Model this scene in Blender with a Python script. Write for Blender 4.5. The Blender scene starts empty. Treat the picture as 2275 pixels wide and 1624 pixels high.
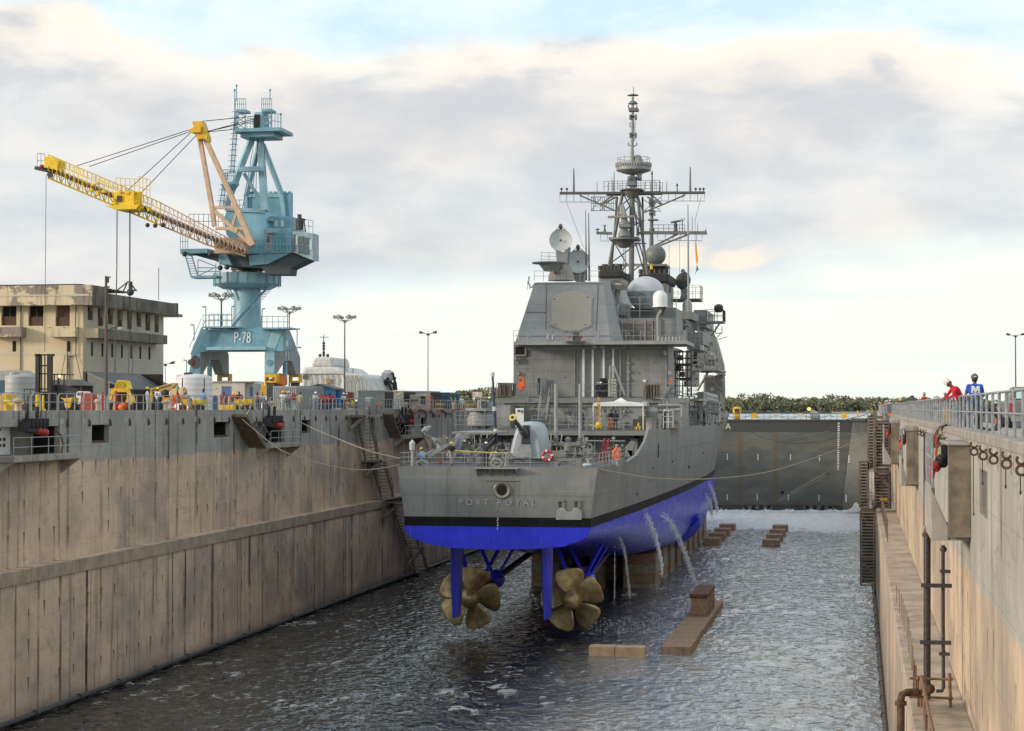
import bpy,math,random
from mathutils import Vector,Matrix
random.seed(7)
S=bpy.context.scene;COL=S.collection
F=4240.0;TH=math.atan(93/F);PS=math.atan(771.5*math.cos(TH)/F);CZ=18.0
cam=bpy.data.objects.new('camera',bpy.data.cameras.new('camera'));COL.objects.link(cam)
cam.location=(0,0,CZ);cam.rotation_euler=(math.pi/2+TH,0,PS)
cam.data.sensor_width=36;cam.data.lens=36*F/2275;cam.data.clip_start=.5;cam.data.clip_end=9000
S.camera=cam
S.view_settings.view_transform='Standard';S.view_settings.look='None'
S.view_settings.exposure=.30;S.view_settings.gamma=1
SUNDIR=Vector((-.86,-.45,.25)).normalized()
sl=bpy.data.lights.new('sun','SUN');sl.energy=2.3;sl.angle=math.radians(10);sl.color=(1,.84,.66)
so=bpy.data.objects.new('sun',sl);COL.objects.link(so);so.rotation_euler=SUNDIR.to_track_quat('Z','Y').to_euler()
so.location=(-200,-100,120)
class NT:
    """tiny node expression helper"""
    def __init__(s,tree):s.t=tree;s.n=tree.nodes;s.l=tree.links
    def _in(s,sock,v):
        if hasattr(v,'links') or isinstance(v,bpy.types.NodeSocket):s.l.new(v,sock)
        elif isinstance(v,(tuple,list)):
            try:sock.default_value=tuple(v)+((1,) if len(v)==3 and len(sock.default_value)==4 else ())
            except TypeError:sock.default_value=v[0]
        else:
            try:sock.default_value=v
            except Exception:sock.default_value=(v,v,v,1)[:len(sock.default_value)]
    def m(s,op,a,b=0.0,c=0.0,clamp=False):
        n=s.n.new('ShaderNodeMath');n.operation=op;n.use_clamp=clamp
        s._in(n.inputs[0],a);s._in(n.inputs[1],b);s._in(n.inputs[2],c);return n.outputs[0]
    def mix(s,f,a,b,mode='MIX'):
        n=s.n.new('ShaderNodeMix');n.data_type='RGBA';n.blend_type=mode;n.clamp_factor=True
        s._in(n.inputs[0],f);s._in(n.inputs[6],a);s._in(n.inputs[7],b);return n.outputs[2]
    def noise(s,vec,sc=1,det=4,rough=.55,dist=0,out=0):
        n=s.n.new('ShaderNodeTexNoise');s._in(n.inputs['Vector'],vec);n.inputs['Scale'].default_value=sc
        n.inputs['Detail'].default_value=det;n.inputs['Roughness'].default_value=rough;n.inputs['Distortion'].default_value=dist
        return n.outputs[out]
    def sep(s,v):
        n=s.n.new('ShaderNodeSeparateXYZ');s._in(n.inputs[0],v);return n.outputs
    def comb(s,x,y,z):
        n=s.n.new('ShaderNodeCombineXYZ');s._in(n.inputs[0],x);s._in(n.inputs[1],y);s._in(n.inputs[2],z);return n.outputs[0]
    def ramp(s,v,a,b):
        n=s.n.new('ShaderNodeMapRange');n.interpolation_type='SMOOTHSTEP'
        s._in(n.inputs[0],v);s._in(n.inputs[1],a);s._in(n.inputs[2],b);return n.outputs[0]
    def scl(s,v,x,y,z):
        n=s.n.new('ShaderNodeVectorMath');n.operation='MULTIPLY';s._in(n.inputs[0],v);n.inputs[1].default_value=(x,y,z);return n.outputs[0]
world=bpy.data.worlds.new('World');S.world=world;world.use_nodes=True
w=NT(world.node_tree);bg=w.n['Background'];bg.inputs[1].default_value=.1
skyt=w.n.new('ShaderNodeTexSky');skyt.sky_type='NISHITA';skyt.sun_disc=False
skyt.sun_elevation=math.asin(SUNDIR.z);skyt.sun_rotation=math.atan2(SUNDIR.x,SUNDIR.y)
def sky_nodes():
    tc=w.n.new('ShaderNodeTexCoord').outputs['Generated']
    x,y,z=w.sep(tc)
    h=w.m('SQRT',w.m('ADD',w.m('MULTIPLY',x,x),w.m('MULTIPLY',y,y)))
    el=w.m('DIVIDE',z,w.m('MAXIMUM',h,.02))
    az=w.m('ARCTAN2',x,y)
    big=w.noise(w.comb(w.m('MULTIPLY',az,6.0),w.m('MULTIPLY',el,14),3.7),1,6,.5,.4)
    mid=w.noise(w.comb(w.m('MULTIPLY',az,15),w.m('MULTIPLY',el,34),1.3),1,7,.52,.2)
    wob=w.m('ADD',w.m('MULTIPLY',w.m('SUBTRACT',big,.5),.10),w.m('MULTIPLY',w.m('SUBTRACT',mid,.5),.045))
    up=w.m('ADD',w.m('MULTIPLY',az,-.035),.180);lo=w.m('ADD',w.m('MULTIPLY',az,.07),.074)
    e2=w.m('ADD',el,wob)
    deck=w.m('MULTIPLY',w.ramp(w.m('SUBTRACT',e2,lo),-.022,.022),w.m('SUBTRACT',1,w.ramp(w.m('SUBTRACT',e2,up),-.004,.012)))
    holes=w.ramp(w.m('ADD',big,w.m('MULTIPLY',mid,.35)),.56,.74)
    grey=w.mix(w.ramp(mid,.34,.64),(.575,.585,.61),(.70,.68,.67))
    cream=(.93,.84,.74);blue=(.58,.76,.87);pale=(.76,.88,.91)
    clear=w.mix(w.ramp(mid,.35,.62),blue,pale)
    hi=w.m('MULTIPLY',w.ramp(w.m('SUBTRACT',e2,up),-.045,-.004),w.ramp(mid,.30,.50))
    cl=w.mix(w.m('MULTIPLY',hi,.95),grey,cream)
    cl=w.mix(w.m('MULTIPLY',w.ramp(mid,.56,.72),.5),cl,(.88,.79,.71))
    c=w.mix(w.m('MULTIPLY',deck,w.m('SUBTRACT',1,w.m('MULTIPLY',holes,.18))),clear,cl)
    streak=w.noise(w.comb(w.m('MULTIPLY',az,7),w.m('MULTIPLY',el,95),9.1),1,5,.5,.3)
    low=w.mix(w.ramp(streak,.42,.68),(.885,.895,.81),(.80,.835,.79))
    low=w.mix(w.ramp(el,.0,.035),w.mix(.5,low,(.81,.86,.77)),low)
    c=w.mix(w.m('MULTIPLY',w.m('SUBTRACT',1,w.ramp(w.m('SUBTRACT',e2,w.m('MULTIPLY',w.m('ADD',az,.25),.10)),.035,.075)),w.m('SUBTRACT',1,w.m('MULTIPLY',deck,.55))),c,low)
    top=w.mix(w.ramp(w.noise(w.scl(tc,3,3,4),1,5),.42,.58),(.40,.50,.62),(.95,.94,.91))
    c=w.mix(w.ramp(el,.35,.7),c,top)
    c10=w.n.new('ShaderNodeVectorMath');c10.operation='SCALE';w._in(c10.inputs[0],c);c10.inputs[3].default_value=10.0
    dx=w.m('DIVIDE',w.m('SUBTRACT',w.m('ADD',az,w.m('MULTIPLY',w.m('SUBTRACT',big,.5),.08)),-.068),.032);dy=w.m('DIVIDE',w.m('SUBTRACT',w.m('ADD',el,w.m('MULTIPLY',w.m('SUBTRACT',mid,.5),.03)),.078),.0085)
    g=w.m('SUBTRACT',1,w.ramp(w.m('ADD',w.m('MULTIPLY',dx,dx),w.m('MULTIPLY',dy,dy)),.3,1.25))
    c=w.mix(w.m('MULTIPLY',w.m('MULTIPLY',g,.85),w.ramp(mid,.36,.52)),c,(.92,.80,.65));w.l.new(c,c10.inputs[0])
    f=w.mix(.93,skyt.outputs[0],c10.outputs[0])
    w.l.new(f,bg.inputs[0])
sky_nodes()
R_=Vector((math.cos(PS),math.sin(PS),0));W_=Vector((-math.sin(PS)*math.cos(TH),math.cos(PS)*math.cos(TH),math.sin(TH)))
U_=R_.cross(W_)
VIEWS={'d':(0,0,1/1.19692),'z1':(0,180,2.5278),'z2':(0,700,2.706),'z3':(450,780,4.06),'z4':(850,880,4.06),'z5':(1300,220,2.9),
 'z6':(1300,700,2.9),'z7':(1050,1100,2.62),'z8':(2250,980,1.685),'b1':(1550,1100,2.32),'b2':(1850,950,3.608),'b3':(450,200,3.867),
 'b4':(450,580,3.249),'b5':(1450,200,3.866),'b6':(1350,600,3.248),'b7':(1050,1000,3.25),'b8':(2380,980,5.414),'c1':(2250,1080,5.076),
 'c2':(2250,1380,2.879),'c6':(2250,1020,7.583),'c5':(600,1100,3.248),'c4':(0,1100,3.248),
 'e1':(1750,820,4.511),'e2':(0,980,6.247),'e3':(300,980,6.691),'e4':(1040,1000,8.75)}
def ray(t,X,Y):
    a,b,s=VIEWS[t];px=(a+X/s)/1.19692;py=(b+Y/s)/1.19692
    return W_+R_*((px-1137.5)/F)-U_*((py-812)/F)
O_=Vector((0,0,CZ))
def q(t,X,Y,D):d=ray(t,X,Y);return O_+d*(D/d.y)
def qx(t,X,Y,D):d=ray(t,X,Y);return O_+d*(D/d.x)
def qz(t,X,Y,D):d=ray(t,X,Y);return O_+d*((D-CZ)/d.z)
NOSPLIT={'tread','louvre','seam','mooring_hook','painted_plate','mast_ladder','safety_net','hull','rung','crown_element','lettering'}
class MB:
    def __init__(s):s.v=[];s.f=[];s.m=[]
    def add(s,vs,fs,mi=0):
        k=len(s.v);s.v+=[tuple(v) for v in vs];s.f+=[tuple(i+k for i in f) for f in fs];s.m+=[mi]*len(fs);return s
    def box(s,a,b,mi=0):
        x0,x1=sorted((a[0],b[0]));y0,y1=sorted((a[1],b[1]));z0,z1=sorted((a[2],b[2]))
        return s.add([(x0,y0,z0),(x1,y0,z0),(x1,y1,z0),(x0,y1,z0),(x0,y0,z1),(x1,y0,z1),(x1,y1,z1),(x0,y1,z1)],
            [(0,3,2,1),(4,5,6,7),(0,1,5,4),(1,2,6,5),(2,3,7,6),(3,0,4,7)],mi)
    def qbox(s,t,X0,Y0,X1,Y1,D0,D1,mi=0):
        a=q(t,X0,Y0,D0);b=q(t,X1,Y1,D0);return s.box(a,(b.x,D1,b.z),mi)
    def bar(s,p,r,w,h=None,mi=0):
        p=Vector(p);r=Vector(r);d=r-p
        if d.length<1e-6:return s
        h=h or w;up=Vector((0,0,1)) if abs(d.normalized().z)<.95 else Vector((0,1,0))
        x=d.cross(up).normalized()*(w/2);z=x.cross(d).normalized()*(h/2)
        vs=[p-x-z,p+x-z,p+x+z,p-x+z,r-x-z,r+x-z,r+x+z,r-x+z]
        return s.add(vs,[(0,1,2,3),(7,6,5,4),(0,4,5,1),(1,5,6,2),(2,6,7,3),(3,7,4,0)],mi)
    def tube(s,p,r,r0,r1=None,n=8,mi=0,caps=True):
        p=Vector(p);r=Vector(r);d=r-p;r1=r0 if r1 is None else r1
        if d.length<1e-6:return s
        up=Vector((0,0,1)) if abs(d.normalized().z)<.95 else Vector((0,1,0))
        x=d.cross(up).normalized();z=x.cross(d).normalized();vs=[]
        for c,rr in ((p,r0),(r,r1)):
            for i in range(n):a=2*math.pi*i/n;vs.append(c+x*(rr*math.cos(a))+z*(rr*math.sin(a)))
        fs=[(i,i+n,(i+1)%n+n,(i+1)%n) for i in range(n)]
        if caps:fs+=[tuple(range(n)),tuple(range(2*n-1,n-1,-1))]
        return s.add(vs,fs,mi)
    def path(s,pts,r,n=6,mi=0,closed=False):
        pts=[Vector(p) for p in pts];N=len(pts);vs=[];px=None
        for i,p in enumerate(pts):
            d=(pts[(i+1)%N]-pts[i-1]) if closed else (pts[min(i+1,N-1)]-pts[max(i-1,0)])
            d.normalize()
            if px is None:
                up=Vector((0,0,1)) if abs(d.z)<.9 else Vector((0,1,0));px=d.cross(up).normalized()
            px=(px-d*px.dot(d)).normalized();z=px.cross(d)
            for k in range(n):a=2*math.pi*k/n;vs.append(p+px*(r*math.cos(a))+z*(r*math.sin(a)))
        fs=[]
        for i in range(N if closed else N-1):
            j=(i+1)%N
            fs+=[(i*n+k,j*n+k,j*n+(k+1)%n,i*n+(k+1)%n) for k in range(n)]
        if not closed:fs+=[tuple(range(n)),tuple(range(N*n-1,(N-1)*n-1,-1))]
        return s.add(vs,fs,mi)
    def lathe(s,prof,c=(0,0,0),ax='z',n=24,mi=0,rot=None):
        vs=[];fs=[];c=Vector(c)
        for r,h in prof:
            for i in range(n):
                a=2*math.pi*i/n;v=Vector((r*math.cos(a),r*math.sin(a),h))
                if ax=='y':v=Vector((v.x,v.z,v.y))
                elif ax=='x':v=Vector((v.z,v.x,v.y))
                if rot:v=rot@v
                vs.append(c+v)
        for j in range(len(prof)-1):
            for i in range(n):fs.append((j*n+i,j*n+(i+1)%n,(j+1)*n+(i+1)%n,(j+1)*n+i))
        if prof[0][0]>1e-4:fs.append(tuple(range(n-1,-1,-1)))
        if prof[-1][0]>1e-4:k=(len(prof)-1)*n;fs.append(tuple(range(k,k+n)))
        return s.add(vs,fs,mi)
    def prism(s,poly,ext,mi=0):
        poly=[Vector(p) for p in poly];ext=Vector(ext);n=len(poly)
        vs=poly+[p+ext for p in poly]
        return s.add(vs,[tuple(range(n-1,-1,-1)),tuple(range(n,2*n))]+[(i,(i+1)%n,(i+1)%n+n,i+n) for i in range(n)],mi)
    def sphere(s,c,r,n=12,mi=0,sz=1):
        return s.lathe([(max(r*math.sin(math.pi*i/n),1e-5),-r*sz*math.cos(math.pi*i/n)) for i in range(n+1)],c,n=n*2,mi=mi)
    def disc(s,c,r,nrm,th=.05,n=20,mi=0):
        c=Vector(c);nrm=Vector(nrm).normalized();return s.tube(c-nrm*th/2,c+nrm*th/2,r,n=n,mi=mi)
    def clusters(s,gap=.10):
        n=len(s.f);par=list(range(len(s.v)))
        def find(a):
            while par[a] != a:par[a]=par[par[a]];a=par[a]
            return a
        for f in s.f:
            r=find(f[0])
            for i in f[1:]:par[find(i)]=r
        comp={}
        for k,f in enumerate(s.f):comp.setdefault(find(f[0]),[]).append(k)
        cs=[]
        for fs in comp.values():
            P=[s.v[i] for k in fs for i in s.f[k]]
            cs.append([fs,[min(p[a] for p in P)-gap for a in range(3)],[max(p[a] for p in P)+gap for a in range(3)]])
        if len(cs)>260 or len(cs)<2:return None
        m=len(cs);pr=list(range(m))
        def fd(a):
            while pr[a] != a:a=pr[a]
            return a
        for i in range(m):
            for j in range(i+1,m):
                A,B=cs[i],cs[j]
                if all(A[1][k] <= B[2][k] and B[1][k] <= A[2][k] for k in range(3)):pr[fd(j)]=fd(i)
        out={}
        for i in range(m):out.setdefault(fd(i),[]).extend(cs[i][0])
        return list(out.values()) if 1<len(out) <= 60 else None
    def build(s,name,mats,parent=None,smooth=False,bevel=0,loc=None,label=None,split=True):
        if parent is not None and split and name not in NOSPLIT:
            cl=s.clusters()
            if cl:
                o=None
                for fs in cl:
                    t=MB();mp={}
                    for k in fs:
                        f=[]
                        for i in s.f[k]:
                            if i not in mp:mp[i]=len(t.v);t.v.append(s.v[i])
                            f.append(mp[i])
                        t.f.append(tuple(f));t.m.append(s.m[k])
                    o=t.build(name,mats,parent,smooth,bevel,loc,label,split=False)
                return o
        me=bpy.data.meshes.new(name);off=Vector((0,0,0))
        if parent is not None:
            p=parent
            while p is not None:off+=Vector(p.location);p=p.parent
        if loc is not None:off+=Vector(loc)
        me.from_pydata([tuple(Vector(v)-off) for v in s.v],[],s.f)
        if not isinstance(mats,(list,tuple)):mats=[mats]
        for m in mats:me.materials.append(m)
        if len(mats)>1:me.polygons.foreach_set('material_index',s.m)
        me.update()
        import bmesh
        bm=bmesh.new();bm.from_mesh(me);bmesh.ops.recalc_face_normals(bm,faces=bm.faces);bm.to_mesh(me);bm.free()
        if smooth:
            me.shade_smooth()
            try:me.set_sharp_from_angle(angle=math.radians(38))
            except Exception:pass
        o=bpy.data.objects.new(name,me);COL.objects.link(o)
        if parent is not None:o.parent=parent
        if loc is not None:o.location=loc
        if bevel:
            b=o.modifiers.new('bevel','BEVEL');b.width=bevel;b.segments=2;b.limit_method='ANGLE'
        if label:o['label']=label
        return o
def thing(name,label,cat,loc=(0,0,0),group=None):
    o=bpy.data.objects.new(name,None);COL.objects.link(o);o.location=loc;o.empty_display_size=.3
    o['label']=label;o['category']=cat
    if group:o['group']=group
    return o
def tag(o,label,cat,group=None):
    o['label']=label;o['category']=cat
    if group:o['group']=group
    return o
def struct(o,kind='structure',label=None,cat=None):
    o['kind']=kind
    if label:o['label']=label
    if cat:o['category']=cat
    return o
def copytree(o,parent=None):
    c=o.copy();COL.objects.link(c);c.parent=parent
    for ch in [x for x in COL.objects if x.parent==o]:copytree(ch,c)
    return c
def text_part(name,txt,size,mat,parent,loc,rot,ext=.01,align='CENTER',spacing=1.0):
    cu=bpy.data.curves.new('txt','FONT');cu.body=txt;cu.size=size;cu.extrude=ext;cu.align_x=align;cu.align_y='CENTER';cu.space_character=spacing
    cu.resolution_u=3
    o=bpy.data.objects.new('txt',cu);COL.objects.link(o)
    bpy.context.view_layer.update()
    me=bpy.data.meshes.new_from_object(o.evaluated_get(bpy.context.evaluated_depsgraph_get()))
    bpy.data.objects.remove(o)
    me.materials.clear();me.materials.append(mat);me.name=name
    t=bpy.data.objects.new(name,me);COL.objects.link(t)
    off=Vector((0,0,0));p=parent
    while p is not None:off+=Vector(p.location);p=p.parent
    t.parent=parent;t.location=Vector(loc)-off;t.rotation_euler=rot
    return t
def M(name,col,rough=.6,metal=0,var=.18,sc=1.2,streak=.0,scol=None,rust=0,bump=.0,bsc=8,emis=0,spec=.5,alpha=None):
    m=bpy.data.materials.new(name);m.use_nodes=True;t=NT(m.node_tree);b=t.n['Principled BSDF']
    pos=t.n.new('ShaderNodeNewGeometry').outputs['Position']
    c=col
    if var:
        n1=t.noise(pos,sc,6,.6)
        dark=tuple(x*(1-var) for x in col);lite=tuple(min(1,x*(1+var*.8)) for x in col)
        c=t.mix(t.ramp(n1,.3,.7),dark,lite)
    if streak:
        n2=t.noise(t.scl(pos,3.2,3.2,.22),1,5,.6)
        c=t.mix(t.m('MULTIPLY',t.ramp(n2,.52,.70),streak),c,scol or tuple(x*.45 for x in col))
    if rust:
        n3=t.noise(t.scl(pos,2.6,2.6,.9),1,6,.65)
        c=t.mix(t.m('MULTIPLY',t.ramp(n3,.60,.66),rust),c,(.16,.07,.03))
    t._in(b.inputs['Base Color'],c if not isinstance(c,tuple) else c+(1,))
    b.inputs['Roughness'].default_value=rough;b.inputs['Metallic'].default_value=metal
    b.inputs['Specular IOR Level'].default_value=spec
    if bump:
        bn=t.n.new('ShaderNodeBump');bn.inputs['Strength'].default_value=1;bn.inputs['Distance'].default_value=bump
        t.l.new(t.noise(pos,bsc,5,.6),bn.inputs['Height']);t.l.new(bn.outputs[0],b.inputs['Normal'])
    if emis:
        b.inputs['Emission Color'].default_value=tuple(col)+(1,);b.inputs['Emission Strength'].default_value=emis
    return m
navy_grey=M('navy_grey_paint',(.20,.21,.204),.5,streak=.35,scol=(.11,.115,.11),var=.12,sc=.5)
navy_dark=M('dark_navy_grey',(.085,.088,.085),.55,var=.2)
navy_lite=M('light_navy_grey',(.28,.29,.285),.5,var=.12,streak=.3,scol=(.17,.17,.16))
deck_grey=M('deck_grey',(.085,.087,.085),.75,var=.25)
panel_tan=M('radar_panel_tan',(.33,.30,.255),.6,var=.08,sc=4)
radome=M('radome_white',(.82,.83,.82),.4,var=.04)
radome_grey=M('radome_grey',(.36,.39,.40),.45,var=.1,streak=.3)
steel=M('galvanised_steel',(.33,.34,.35),.45,.4,var=.25,sc=5)
steel_dark=M('dark_steel',(.055,.055,.052),.55,.2,var=.3,sc=4)
black=M('black_rubber',(.018,.018,.02),.6,var=.3)
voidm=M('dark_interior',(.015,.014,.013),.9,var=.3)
rusty=M('rusty_iron',(.10,.055,.035),.8,var=.45,sc=6)
blue_hull=M('blue_antifouling',(.035,.05,.80),.30,var=.15,sc=.6,streak=.3,scol=(.10,.14,.62))
bronze=M('propeller_bronze',(.50,.39,.20),.45,.6,var=.4,sc=1.6)
white=M('white_paint',(.72,.73,.72),.5,var=.08)
wht_dirty=M('dirty_white',(.55,.55,.53),.6,var=.15,streak=.4,scol=(.3,.28,.25))
red=M('red_paint',(.42,.025,.02),.5,var=.15,sc=5)
orange=M('orange_plastic',(.75,.13,.02),.5,var=.15,sc=5)
yellow=M('yellow_paint',(.72,.42,.02),.45,var=.18,sc=2,rust=.3)
yel_br=M('bright_yellow',(.80,.55,.02),.5,var=.12,sc=3)
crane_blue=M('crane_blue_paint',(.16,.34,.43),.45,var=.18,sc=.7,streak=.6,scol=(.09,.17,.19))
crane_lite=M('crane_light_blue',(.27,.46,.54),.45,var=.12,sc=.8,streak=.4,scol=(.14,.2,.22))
crane_grey=M('crane_grey',(.27,.30,.30),.55,var=.2,sc=.9,streak=.5)
crane_pink=M('crane_salmon_paint',(.58,.40,.27),.5,var=.15,sc=2,streak=.3)
glass=M('window_glass',(.03,.05,.06),.08,var=.3,spec=.8)
glass_lit=M('pale_glass',(.45,.62,.60),.15,var=.1)
asphalt=M('asphalt',(.055,.055,.053),.9,var=.25,sc=.6,bump=.01,bsc=12)
blockwood=M('block_timber',(.34,.225,.14),.75,var=.3,sc=3,streak=.5,scol=(.12,.07,.04),bump=.02)
blockconc=M('block_concrete',(.33,.29,.23),.8,var=.25,sc=2,streak=.6,scol=(.09,.08,.06),bump=.02)
ropem=M('mooring_rope',(.36,.32,.25),.85,var=.2,sc=8)
canvas=M('white_wrap',(.62,.62,.60),.7,var=.12,sc=.5,bump=.25,bsc=.8,streak=.3,scol=(.4,.4,.38))
tarpgrey=M('grey_tarp',(.10,.105,.11),.6,var=.25,sc=1)
woodbrn=M('weathered_stair_steel',(.15,.115,.085),.8,var=.35,sc=3)
contgrey=M('container_grey',(.34,.35,.34),.55,var=.12,streak=.3)
contblue=M('container_blue',(.03,.10,.16),.55,var=.2,streak=.3)
shedblue=M('shed_blue',(.10,.26,.55),.6,var=.15,streak=.3)
beige=M('beige_panel',(.55,.50,.43),.65,var=.08,streak=.25,scol=(.36,.32,.26))
conc_plain=M('weathered_concrete',(.33,.30,.26),.85,var=.25,sc=1,streak=.6,scol=(.12,.10,.07),bump=.02)
trunkm=M('bark',(.09,.07,.05),.9)
def wall_mat(name,grey,tan,zb,slope_axis_len=3.05,amp=1.0):
    """dock wall: grey band above, tan below, vertical pour joints, drips, rust spots under form ties"""
    m=bpy.data.materials.new(name);m.use_nodes=True;t=NT(m.node_tree);b=t.n['Principled BSDF']
    pos=t.n.new('ShaderNodeNewGeometry').outputs['Position'];x,y,z=t.sep(pos)
    big=t.noise(pos,.22,6,.6);fine=t.noise(pos,1.4,7,.65)
    g=t.mix(t.ramp(big,.35,.65),tuple(c*.82 for c in grey),tuple(c*1.12 for c in grey))
    tn=t.mix(t.ramp(big,.35,.65),(tan[0]*.72,tan[1]*.73,tan[2]*.78),(tan[0]*1.2,tan[1]*1.15,tan[2]*1.08))
    edge=t.m('ADD',zb,t.m('MULTIPLY',t.m('SUBTRACT',t.noise(t.scl(pos,1,.35,.3),1,5,.6),.5),1.0))
    c=t.mix(t.ramp(z,t.m('SUBTRACT',edge,.12),t.m('ADD',edge,.12)),tn,g)
    c=t.mix(t.m('MULTIPLY',t.ramp(fine,.45,.75),.35),c,tuple(v*.6 for v in tan))
    zl=t.m('ADD',z,t.m('MULTIPLY',fine,.25))
    hj=t.m('LESS_THAN',t.m('FRACT',t.m('DIVIDE',zl,1.95)),.022)
    c=t.mix(t.m('MULTIPLY',hj,.16),c,(.06,.055,.045))
    yn=t.m('ADD',y,t.m('ADD',t.m('MULTIPLY',t.noise(t.scl(pos,0,.13,0),1,1),6.0),t.m('MULTIPLY',t.noise(t.scl(pos,.5,.5,.25),1,2),.22)))
    cell=t.m('DIVIDE',yn,slope_axis_len);fr=t.m('FRACT',cell);idx=t.m('FLOOR',cell)
    wn=t.n.new('ShaderNodeTexWhiteNoise');wn.noise_dimensions='1D';t.l.new(idx,wn.inputs['W']);rnd=wn.outputs['Value']
    dj=t.m('ABSOLUTE',t.m('SUBTRACT',fr,.5))
    st=t.m('SUBTRACT',1,t.ramp(dj,t.m('ADD',.008,t.m('MULTIPLY',rnd,.03)),t.m('ADD',.03,t.m('MULTIPLY',rnd,.07))));zfade=t.noise(t.comb(idx,0,t.m('MULTIPLY',z,.25)),1,3)
    c=t.mix(t.m('MULTIPLY',t.m('MULTIPLY',st,t.ramp(zfade,.38,.55)),t.m('MULTIPLY',t.m('ADD',.40,rnd),t.m('MULTIPLY',.85*amp,t.m('SUBTRACT',1,t.m('MULTIPLY',.6,t.m('MULTIPLY',t.m('GREATER_THAN',z,8.65),t.m('LESS_THAN',z,14.3))))))),c,(.055,.047,.04))
    dr=t.noise(t.scl(pos,1.5,1.5,.07),1,6,.6)
    c=t.mix(t.m('MULTIPLY',t.ramp(dr,.54,.70),.6*amp),c,(.085,.07,.055))
    wd=t.noise(t.scl(pos,5.5,5.5,.09),1,3,.5)
    c=t.mix(t.m('MULTIPLY',t.ramp(wd,.70,.76),.35),c,(.42,.41,.38))
    cr=t.noise(t.scl(pos,.16,.16,.34),1,3,.5,.8)
    c=t.mix(t.m('MULTIPLY',t.m('SUBTRACT',1,t.ramp(t.m('ABSOLUTE',t.m('SUBTRACT',cr,.5)),.003,.009)),.18),c,(.07,.07,.06))
    def spots(ly,lz,oy,oz,w_,h_,k):
        a=t.m('ADD',t.m('DIVIDE',y,ly),oy);bz=t.m('ADD',t.m('DIVIDE',z,lz),oz)
        fy=t.m('MULTIPLY',t.m('SUBTRACT',t.m('FRACT',a),.5),ly);fz=t.m('MULTIPLY',t.m('SUBTRACT',t.m('FRACT',bz),.5),lz)
        wn=t.n.new('ShaderNodeTexWhiteNoise');wn.noise_dimensions='2D'
        t.l.new(t.comb(t.m('FLOOR',a),t.m('FLOOR',bz),0),wn.inputs['Vector'])
        r=wn.outputs['Value']
        wide=t.m('MULTIPLY',w_,t.m('ADD',.55,t.m('DIVIDE',fz,h_)))
        d=t.m('MULTIPLY',t.m('LESS_THAN',t.m('ABSOLUTE',fy),wide),t.m('LESS_THAN',t.m('ABSOLUTE',fz),t.m('MULTIPLY',h_*.5,t.m('ADD',.2,t.m('MULTIPLY',r,1.1)))))
        return t.m('MULTIPLY',d,t.m('MULTIPLY',t.m('GREATER_THAN',r,.35),k))
    below=t.m('LESS_THAN',z,zb)
    c=t.mix(t.m('MULTIPLY',spots(2.15,2.05,.2,.55,.13,.95,.85),below),c,(.20,.085,.025))
    c=t.mix(t.m('MULTIPLY',spots(2.15,2.05,.2,.20,.035,1.7,.5),below),c,(.10,.05,.025))
    c=t.mix(t.m('MULTIPLY',t.m('SUBTRACT',1,t.ramp(z,.1,1.2)),.55),c,(.05,.045,.04))
    t.l.new(c,b.inputs['Base Color']);b.inputs['Roughness'].default_value=.88;b.inputs['Specular IOR Level'].default_value=.25
    bn=t.n.new('ShaderNodeBump');bn.inputs['Distance'].default_value=.05;t.l.new(fine,bn.inputs['Height']);t.l.new(bn.outputs[0],b.inputs['Normal'])
    return m
wall_l=wall_mat('dock_wall_concrete',(.34,.335,.31),(.56,.445,.335),14.6)
wall_r=wall_mat('dock_wall_concrete_warm',(.42,.395,.345),(.52,.415,.31),13.3,4.3,.7)
def hullmat(name,col,lite,dark,rough,sz=2.3,sy=5.4,k=.5):
    """painted plating: thin weld seams, runs, salt bloom and scuffs"""
    m=bpy.data.materials.new(name);m.use_nodes=True;t=NT(m.node_tree);b=t.n['Principled BSDF']
    pos=t.n.new('ShaderNodeNewGeometry').outputs['Position'];x,y,z=t.sep(pos);xy=t.m('ADD',x,y)
    n=t.noise(pos,.35,6,.6);f=t.noise(pos,2.2,6,.65)
    c=t.mix(t.ramp(n,.35,.65),tuple(v*.86 for v in col),tuple(min(1,v*1.12) for v in col))
    c=t.mix(t.m('MULTIPLY',t.ramp(f,.5,.75),.18),c,dark)
    dr=t.noise(t.scl(pos,2.6,2.6,.12),1,5,.6);c=t.mix(t.m('MULTIPLY',t.ramp(dr,.55,.72),k),c,dark)
    wd=t.noise(t.scl(pos,3.7,3.7,.10),1,4,.6);c=t.mix(t.m('MULTIPLY',t.ramp(wd,.62,.70),k*.8),c,lite)
    hz=t.noise(t.scl(pos,.05,.05,3.5),1,3,.5);c=t.mix(t.m('MULTIPLY',t.ramp(hz,.62,.68),k*.5),c,lite)
    s1=t.m('LESS_THAN',t.m('FRACT',t.m('DIVIDE',z,sz)),.016);s2=t.m('LESS_THAN',t.m('FRACT',t.m('DIVIDE',xy,sy)),.007)
    seam=t.m('MAXIMUM',s1,s2);c=t.mix(t.m('MULTIPLY',seam,.45),c,dark)
    t.l.new(c,b.inputs['Base Color']);t.l.new(t.m('ADD',rough-.08,t.m('MULTIPLY',f,.2)),b.inputs['Roughness'])
    h=t.m('SUBTRACT',t.m('MULTIPLY',t.noise(t.scl(pos,.55,.55,.55),1,2,.5),.035),t.m('MULTIPLY',seam,.01))
    bn=t.n.new('ShaderNodeBump');bn.inputs['Distance'].default_value=1;t.l.new(h,bn.inputs['Height']);t.l.new(bn.outputs[0],b.inputs['Normal']);return m
hull_grey=hullmat('hull_grey_plating',(.215,.225,.218),(.36,.37,.36),(.09,.09,.085),.48)
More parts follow.
